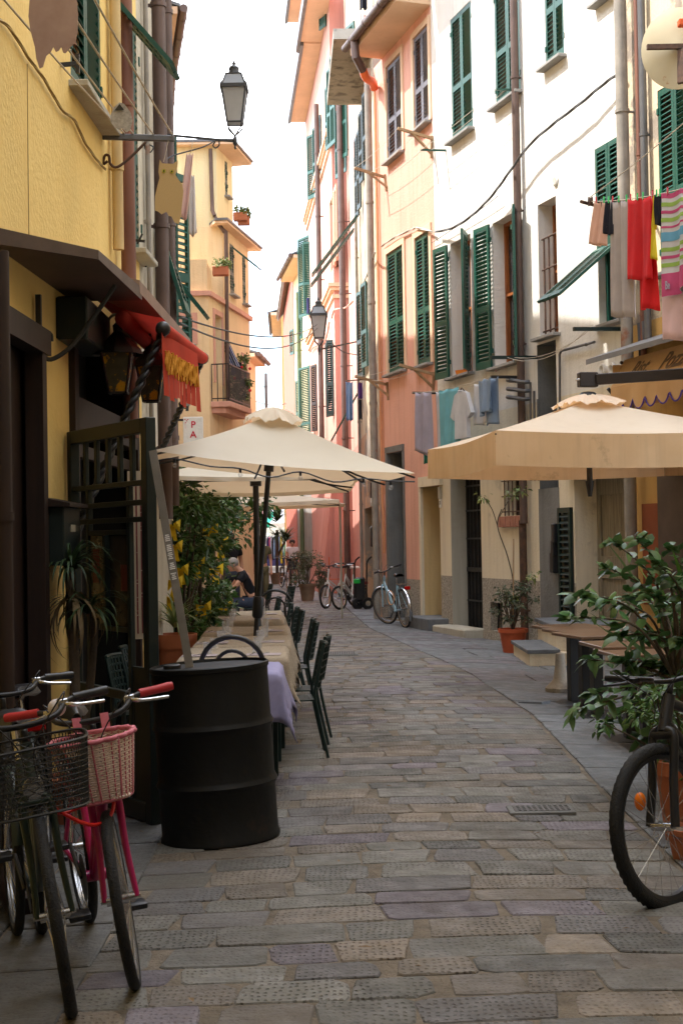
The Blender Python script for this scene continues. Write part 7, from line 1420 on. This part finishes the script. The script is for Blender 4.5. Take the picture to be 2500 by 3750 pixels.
# ================================================================ PEOPLE
def skin(name, pts, edges, m, parent, sub=2, rootv=0):
    me = bpy.data.meshes.new(name); ks = list(pts); org = ORG[parent.name] if parent else V((0, 0, 0)); me.from_pydata([V(pts[k][0]) - org for k in ks], [(ks.index(a), ks.index(b)) for a, b in edges], []); ob = bpy.data.objects.new(name, me); S.collection.objects.link(ob)
    if parent: ob.parent = parent
    ORG[ob.name] = org; me.materials.append(P[m]); md = ob.modifiers.new('skin', 'SKIN'); md.use_smooth_shade = True
    for i, k in enumerate(ks): r = pts[k][1]; v = me.skin_vertices[0].data[i]; v.radius = r if isinstance(r, tuple) else (r, r); v.use_root = (i == rootv)
    s = ob.modifiers.new('sub', 'SUBSURF'); s.levels = s.render_levels = sub; return ob
P['skinm'] = mat('skin', (.55, .30, .20), col2=(.48, .25, .16), ns=6, rough=.6); P['hairgrey'] = mat('grey_hair', (.38, .36, .34), col2=(.24, .23, .22), ns=40, rough=.8); P['hairdark'] = mat('dark_hair', (.02, .013, .01), rough=.7)
P['tblack'] = mat('black_tshirt', (.010, .011, .016), rough=.9); P['jeans'] = mat('dark_jeans', (.05, .065, .10), col2=(.03, .04, .07), ns=9, rough=.9); P['wshirt'] = mat('white_shirt', (.62, .60, .60), rough=.9); P['olivec'] = mat('olive_cloth', (.12, .11, .055), rough=.9)
def rotz(v, a): return V((v[0] * cos(a) - v[1] * sin(a), v[0] * sin(a) + v[1] * cos(a), v[2]))
def person(lab, o, face, J, shirt, pants, hair, short=True, sleeves=.55, group=None):
    # J: joint positions in a frame with +y forward, x right, z up
    o = V(o); a = math.atan2(face[1], face[0]) - pi / 2; t = thing('person', lab, 'person', o); W_ = {k: o + rotz(v, a) for k, v in J.items()}
    f = rotz((0, 1, 0), a); rt = rotz((1, 0, 0), a); mid = lambda p, q, s=.5: W_[p].lerp(W_[q], s)
    pts = {'pelvis': (W_['pelvis'], (.13, .10)), 'waist': (mid('pelvis', 'chest', .45), (.12, .09)), 'chest': (W_['chest'], (.15, .11)), 'neckb': (W_['neck'], .06), 'neck': (mid('neck', 'head', .35), .05), 'jaw': (mid('neck', 'head', .62) + f * .03, (.062, .068)), 'head': (W_['head'], (.078, .092)), 'crown': (W_['head'] + (W_['head'] - W_['neck']).normalized() * .07, (.06, .07))}
    ed = [('pelvis', 'waist'), ('waist', 'chest'), ('chest', 'neckb'), ('neckb', 'neck'), ('neck', 'jaw'), ('jaw', 'head'), ('head', 'crown')]
    for s in 'LR':
        pts.update({'sh' + s: (W_['sh' + s], .055), 'el' + s: (W_['el' + s], .040), 'wr' + s: (W_['wr' + s], .026), 'hip' + s: (W_['hip' + s], .085), 'kn' + s: (W_['kn' + s], .058), 'an' + s: (W_['an' + s], .036), 'toe' + s: (W_['an' + s] + f * .15 - Z * .04, .032)})
        hd = (W_['wr' + s] - W_['el' + s]).normalized(); pts['ha' + s] = (W_['wr' + s] + hd * .07, (.034, .02))
        ed += [('chest', 'sh' + s), ('sh' + s, 'el' + s), ('el' + s, 'wr' + s), ('wr' + s, 'ha' + s), ('pelvis', 'hip' + s), ('hip' + s, 'kn' + s), ('kn' + s, 'an' + s), ('an' + s, 'toe' + s)]
        for k in range(4): q = pts['ha' + s][0] + rt * (k - 1.5) * .017; n_ = f'f{k}{s}'; pts[n_] = (q + hd * (.075 - .008 * abs(k - 1)) - Z * .015, .008); ed.append(('ha' + s, n_))
        pts['th' + s] = (pts['ha' + s][0] + rt * (.035 if s == 'L' else -.035) + hd * .03, .009); ed.append(('wr' + s, 'th' + s))
    pts['nose'] = (W_['head'] + f * .105 - Z * .02, .014); ed.append(('head', 'nose'))
    skin('body', pts, ed, 'skinm', t)
    g = .017; sp = {k: (pts[k][0], tuple(x + g for x in (pts[k][1] if isinstance(pts[k][1], tuple) else (pts[k][1],) * 2))) for k in ('pelvis', 'waist', 'chest')}
    sp['neckb'] = (pts['neckb'][0] - Z * .02, .075); se = [('pelvis', 'waist'), ('waist', 'chest'), ('chest', 'neckb')]
    for s in 'LR': sp['sh' + s] = (W_['sh' + s], .078); sp['sl' + s] = (W_['sh' + s].lerp(W_['el' + s], sleeves * 1.0), .066); se += [('chest', 'sh' + s), ('sh' + s, 'sl' + s)]
    skin('shirt', sp, se, shirt, t)
    tp = {'pelvis': (pts['pelvis'][0], (.152, .122))}; te = []
    for s in 'LR':
        tp['hip' + s] = (W_['hip' + s], .108); te += [('pelvis', 'hip' + s)]; k = 'kn' + s
        if short: tp['e' + s] = (W_['hip' + s].lerp(W_[k], .85), .085); te += [('hip' + s, 'e' + s)]
        else: tp[k] = (W_[k], .078); tp['e' + s] = (W_[k].lerp(W_['an' + s], .92), .06); te += [('hip' + s, k), (k, 'e' + s)]
        mb = MB(); q = W_['an' + s] + f * .07 - Z * .05; mb.box(q, rt * .045, f * .13, Z * .035, .02); mb.build('shoe', 'black', t, smooth='auto')
    skin('trousers', tp, te, pants, t)
    up = (W_['head'] - W_['neck']).normalized(); c = W_['head'] + up * .045 - f * .022; mb = MB(); mb.ball(c, .098, 14, (1, 1, .92)); mb.build('hair', hair, t, smooth=True); mb = MB()
    for s in (-1, 1): mb.ball(W_['head'] + rt * s * .082 - Z * .01, .022, 8, (.5, 1, 1.3)); e_ = None
    MB().ball(W_['head'] + rt * .082 - Z * .01, .022, 8, (.5, 1, 1.3)).build('ear', 'skinm', t, smooth=True); MB().ball(W_['head'] - rt * .082 - Z * .01, .022, 8, (.5, 1, 1.3)).build('ear', 'skinm', t, smooth=True)
    for s in (-1, 1): MB().ball(W_['head'] + rt * s * .032 + f * .086 + Z * .005, .010, 8).build('eye', 'hairdark', t)
    MB().box(W_['head'] + f * .095 - Z * .055, rt * .022, f * .006, Z * .004).build('mouth', P.setdefault('lip', mat('lips', (.30, .09, .07))), t)
    return t
def J_stand(h=1.72, step=.08, lean=0, arms=.0):
    k = h / 1.72; return {a: tuple(x * k for x in b) for a, b in dict(pelvis=(0, 0, .93), chest=(0, lean * .3, 1.30), neck=(0, lean * .5, 1.47), head=(0, lean * .6 + .02, 1.61), shL=(-.18, lean * .4, 1.40), shR=(.18, lean * .4, 1.40), elL=(-.23, lean * .3 - .02, 1.12), elR=(.23, lean * .3 + .02, 1.12), wrL=(-.23, .08 + arms, .90), wrR=(.23, .12 + arms, .92), hipL=(-.09, 0, .88), hipR=(.09, 0, .88), knL=(-.10, .02 + step, .50), knR=(.10, .02 - step * .3, .50), anL=(-.11, step, .08), anR=(.11, -step, .08)).items()}
sit = dict(pelvis=(0, 0, .52), chest=(0, .15, .88), neck=(0, .24, 1.04), head=(0, .35, 1.15), shL=(-.18, .20, .97), shR=(.18, .20, .97), elL=(-.23, .36, .76), elR=(.23, .36, .76), wrL=(-.10, .56, .80), wrR=(.08, .58, .80), hipL=(-.09, .04, .50), hipR=(.09, .04, .50), knL=(-.11, .46, .50), knR=(.13, .46, .50), anL=(-.12, .38, .08), anR=(.14, .50, .08))
mx_, my_ = -1.50, 24.2
person('grey haired man in a black t-shirt sitting bent over a small table behind the hedge', G(mx_, my_), (-1, -.18), sit, 'tblack', 'jeans', 'hairgrey', short=False)
chair(mx_ + .02, my_ + .02, RAD(100), 'slotted chair carrying the seated man in black')
g = G(-2.14, 24.1); t = thing('side_table', 'small white topped table in front of the seated man', 'table', g); MB().aabb(g.x - .33, g.x + .30, g.y - .32, g.y + .32, .72, .75, .005).build('table_top', 'white', t)
for sx in (-1, 1):
    for sy in (-1, 1): MB().aabb(g.x + sx * .27 - .02, g.x + sx * .27 + .02, g.y + sy * .27 - .02, g.y + sy * .27 + .02, 0, .72).build('leg', 'lead', t)
ride = dict(pelvis=(0, .22 - .2, .95), chest=(0, .16, 1.32), neck=(0, .26, 1.50), head=(0, .32, 1.63), shL=(-.18, .22, 1.42), shR=(.18, .22, 1.42), elL=(-.25, .40, 1.18), elR=(.25, .40, 1.18), wrL=(-.25, .60, 1.10), wrR=(.25, .60, 1.10), hipL=(-.09, .05, .90), hipR=(.09, .05, .90), knL=(-.11, .35, .66), knR=(.11, .28, .52), anL=(-.12, .22, .38), anR=(.12, .15, .18))
person('man in a white shirt riding a bicycle away down the lane', G(-2.82, 47.7), (-.12, 1), ride, 'wshirt', 'olivec', 'hairdark')
person('man in a dark t-shirt standing behind the hedge near the seated man', G(-2.28, 29.0), (.3, -1), J_stand(1.74), 'tblack', 'jeans', 'hairdark', short=False)
person('person in olive clothes walking just behind the umbrella poles', G(-1.95, 34.4), (.1, -1), J_stand(1.66, .12), 'olivec', 'olivec', 'hairdark', short=False)
person('small dark haired person in a pale top beside the far bicycles', G(-1.66, 47.5), (.1, -1), J_stand(1.5, .05), 'wshirt', 'jeans', 'hairdark')
# ================================================================ MARKET AT THE STREET END
def stall(x0, x1, y, z, lab, cols, poles=True):
    t = thing('market_stall', lab, 'market stall', G((x0 + x1) / 2, y)); n = len(cols)
    for i, m in enumerate(cols): a = x0 + (x1 - x0) * i / n; b = x0 + (x1 - x0) * (i + 1) / n; mb = MB(); mb.hexa([(a, y, z), (b, y, z), (b + .3, y + 3, z + .7), (a + .3, y + 3, z + .7), (a, y, z + .05), (b, y, z + .05), (b + .3, y + 3, z + .75), (a + .3, y + 3, z + .75)]); mb.quad((a, y - .01, z + .03), (b, y - .01, z + .03), (b, y - .01, z - .22), (a, y - .01, z - .22)); mb.build('awning_strip', m, t)
    for x in (x0 + .1, x1 - .1): MB().tube([(x, y + .05, 0), (x, y + .05, z)], .03, 6).build('post', 'steel', t)
    MB().aabb(x0 + .2, x1 - .2, y + .8, y + 1.8, 0, .8).build('counter', 'navy_cloth', t); return t
fab('awngreen', (.02, .42, .28)); fab('awnpink', (.55, .30, .34))
stall(-5.8, -3.2, 84, 2.5, 'white market awning with green stripes at the street end', ['white_cotton', 'white_cotton', 'awngreen', 'white_cotton', 'white_cotton']); stall(-6.3, -4.4, 79, 2.7, 'pinkish market awning higher and nearer than the striped one', ['awnpink', 'white_cotton', 'awnpink']); stall(-5.4, -2.9, 90, 3.3, 'plain pale market awning rising behind the striped one', ['white_cotton', 'white_cotton'])
t = thing('clothes_rail', 'market clothes rail crowded with hanging garments at the street end', 'clothes rail', G(-4.0, 76)); MB().tube([(-5.0, 76, 1.75), (-3.0, 76, 1.75)], .02, 6).build('rail', 'steel', t); [MB().tube([(x, 76, 0), (x, 76, 1.75)], .02, 6).build('post', 'steel', t) for x in (-5.0, -3.0)]
ms = ['white_cotton', 'navy_cloth', 'blue_cloth', 'yellow_bikini', 'white_cotton', 'awngreen', 'red_towel', 'blue_cloth', 'black_cotton', 'lilac_sheet', 'white_cotton', 'navy_cloth', 'hotpink_cloth', 'greyst', 'black_cotton', 'blue_check']
CN = {'white_cotton': 'white', 'navy_cloth': 'navy', 'blue_cloth': 'blue', 'yellow_bikini': 'yellow', 'awngreen': 'green', 'red_towel': 'red', 'black_cotton': 'black', 'lilac_sheet': 'lilac', 'hotpink_cloth': 'pink', 'greyst': 'grey', 'blue_check': 'pale blue'}
for i in range(22):
    x = -4.95 + i * .088; hang((x, 75.9, 1.72), (x + .075, 76.1, 1.72), rnd.uniform(1.1, 1.45), ms[i % len(ms)], f"{CN[ms[i % len(ms)]]} garment, {ORD[i]} from the left on the market clothes rail", fr=.6, nu=4, nv=5, group='garments on the market rail', cat='garment', name='garment')
t = thing('rose_mannequin', 'pink and red garments bunched on a stand left of the market rail', 'garment stand', G(-5.2, 75)); MB().ball((-5.15, 75, 1.45), .25, 10, (.8, .8, 1.5)).build('garment', 'hotpink_cloth', t, smooth=True); MB().tube([(-5.15, 75, 0), (-5.15, 75, 1.2)], .03, 6).build('stand', 'steel', t)
for i, y in enumerate((52.0, 53.2)): t = thing('shop_lamp', ('nearer grey shade lamp on a curly wall arm down the street', 'farther grey shade lamp on a curly wall arm down the street')[i], 'wall lamp', (-1.4, y, 2.9)); MB().bar((-1.15, y, 2.95), (-2.2, y, 2.95), .03, .04).build('arm', 'black', t); mb = MB(); mb.lathe([(.03, .1), (.2, 0), (.26, -.04), (.24, -.04), (.001, .06)], (-2.2, y, 2.8), Z, 14); mb.build('lamp_shade', 'lead', t, smooth='auto')
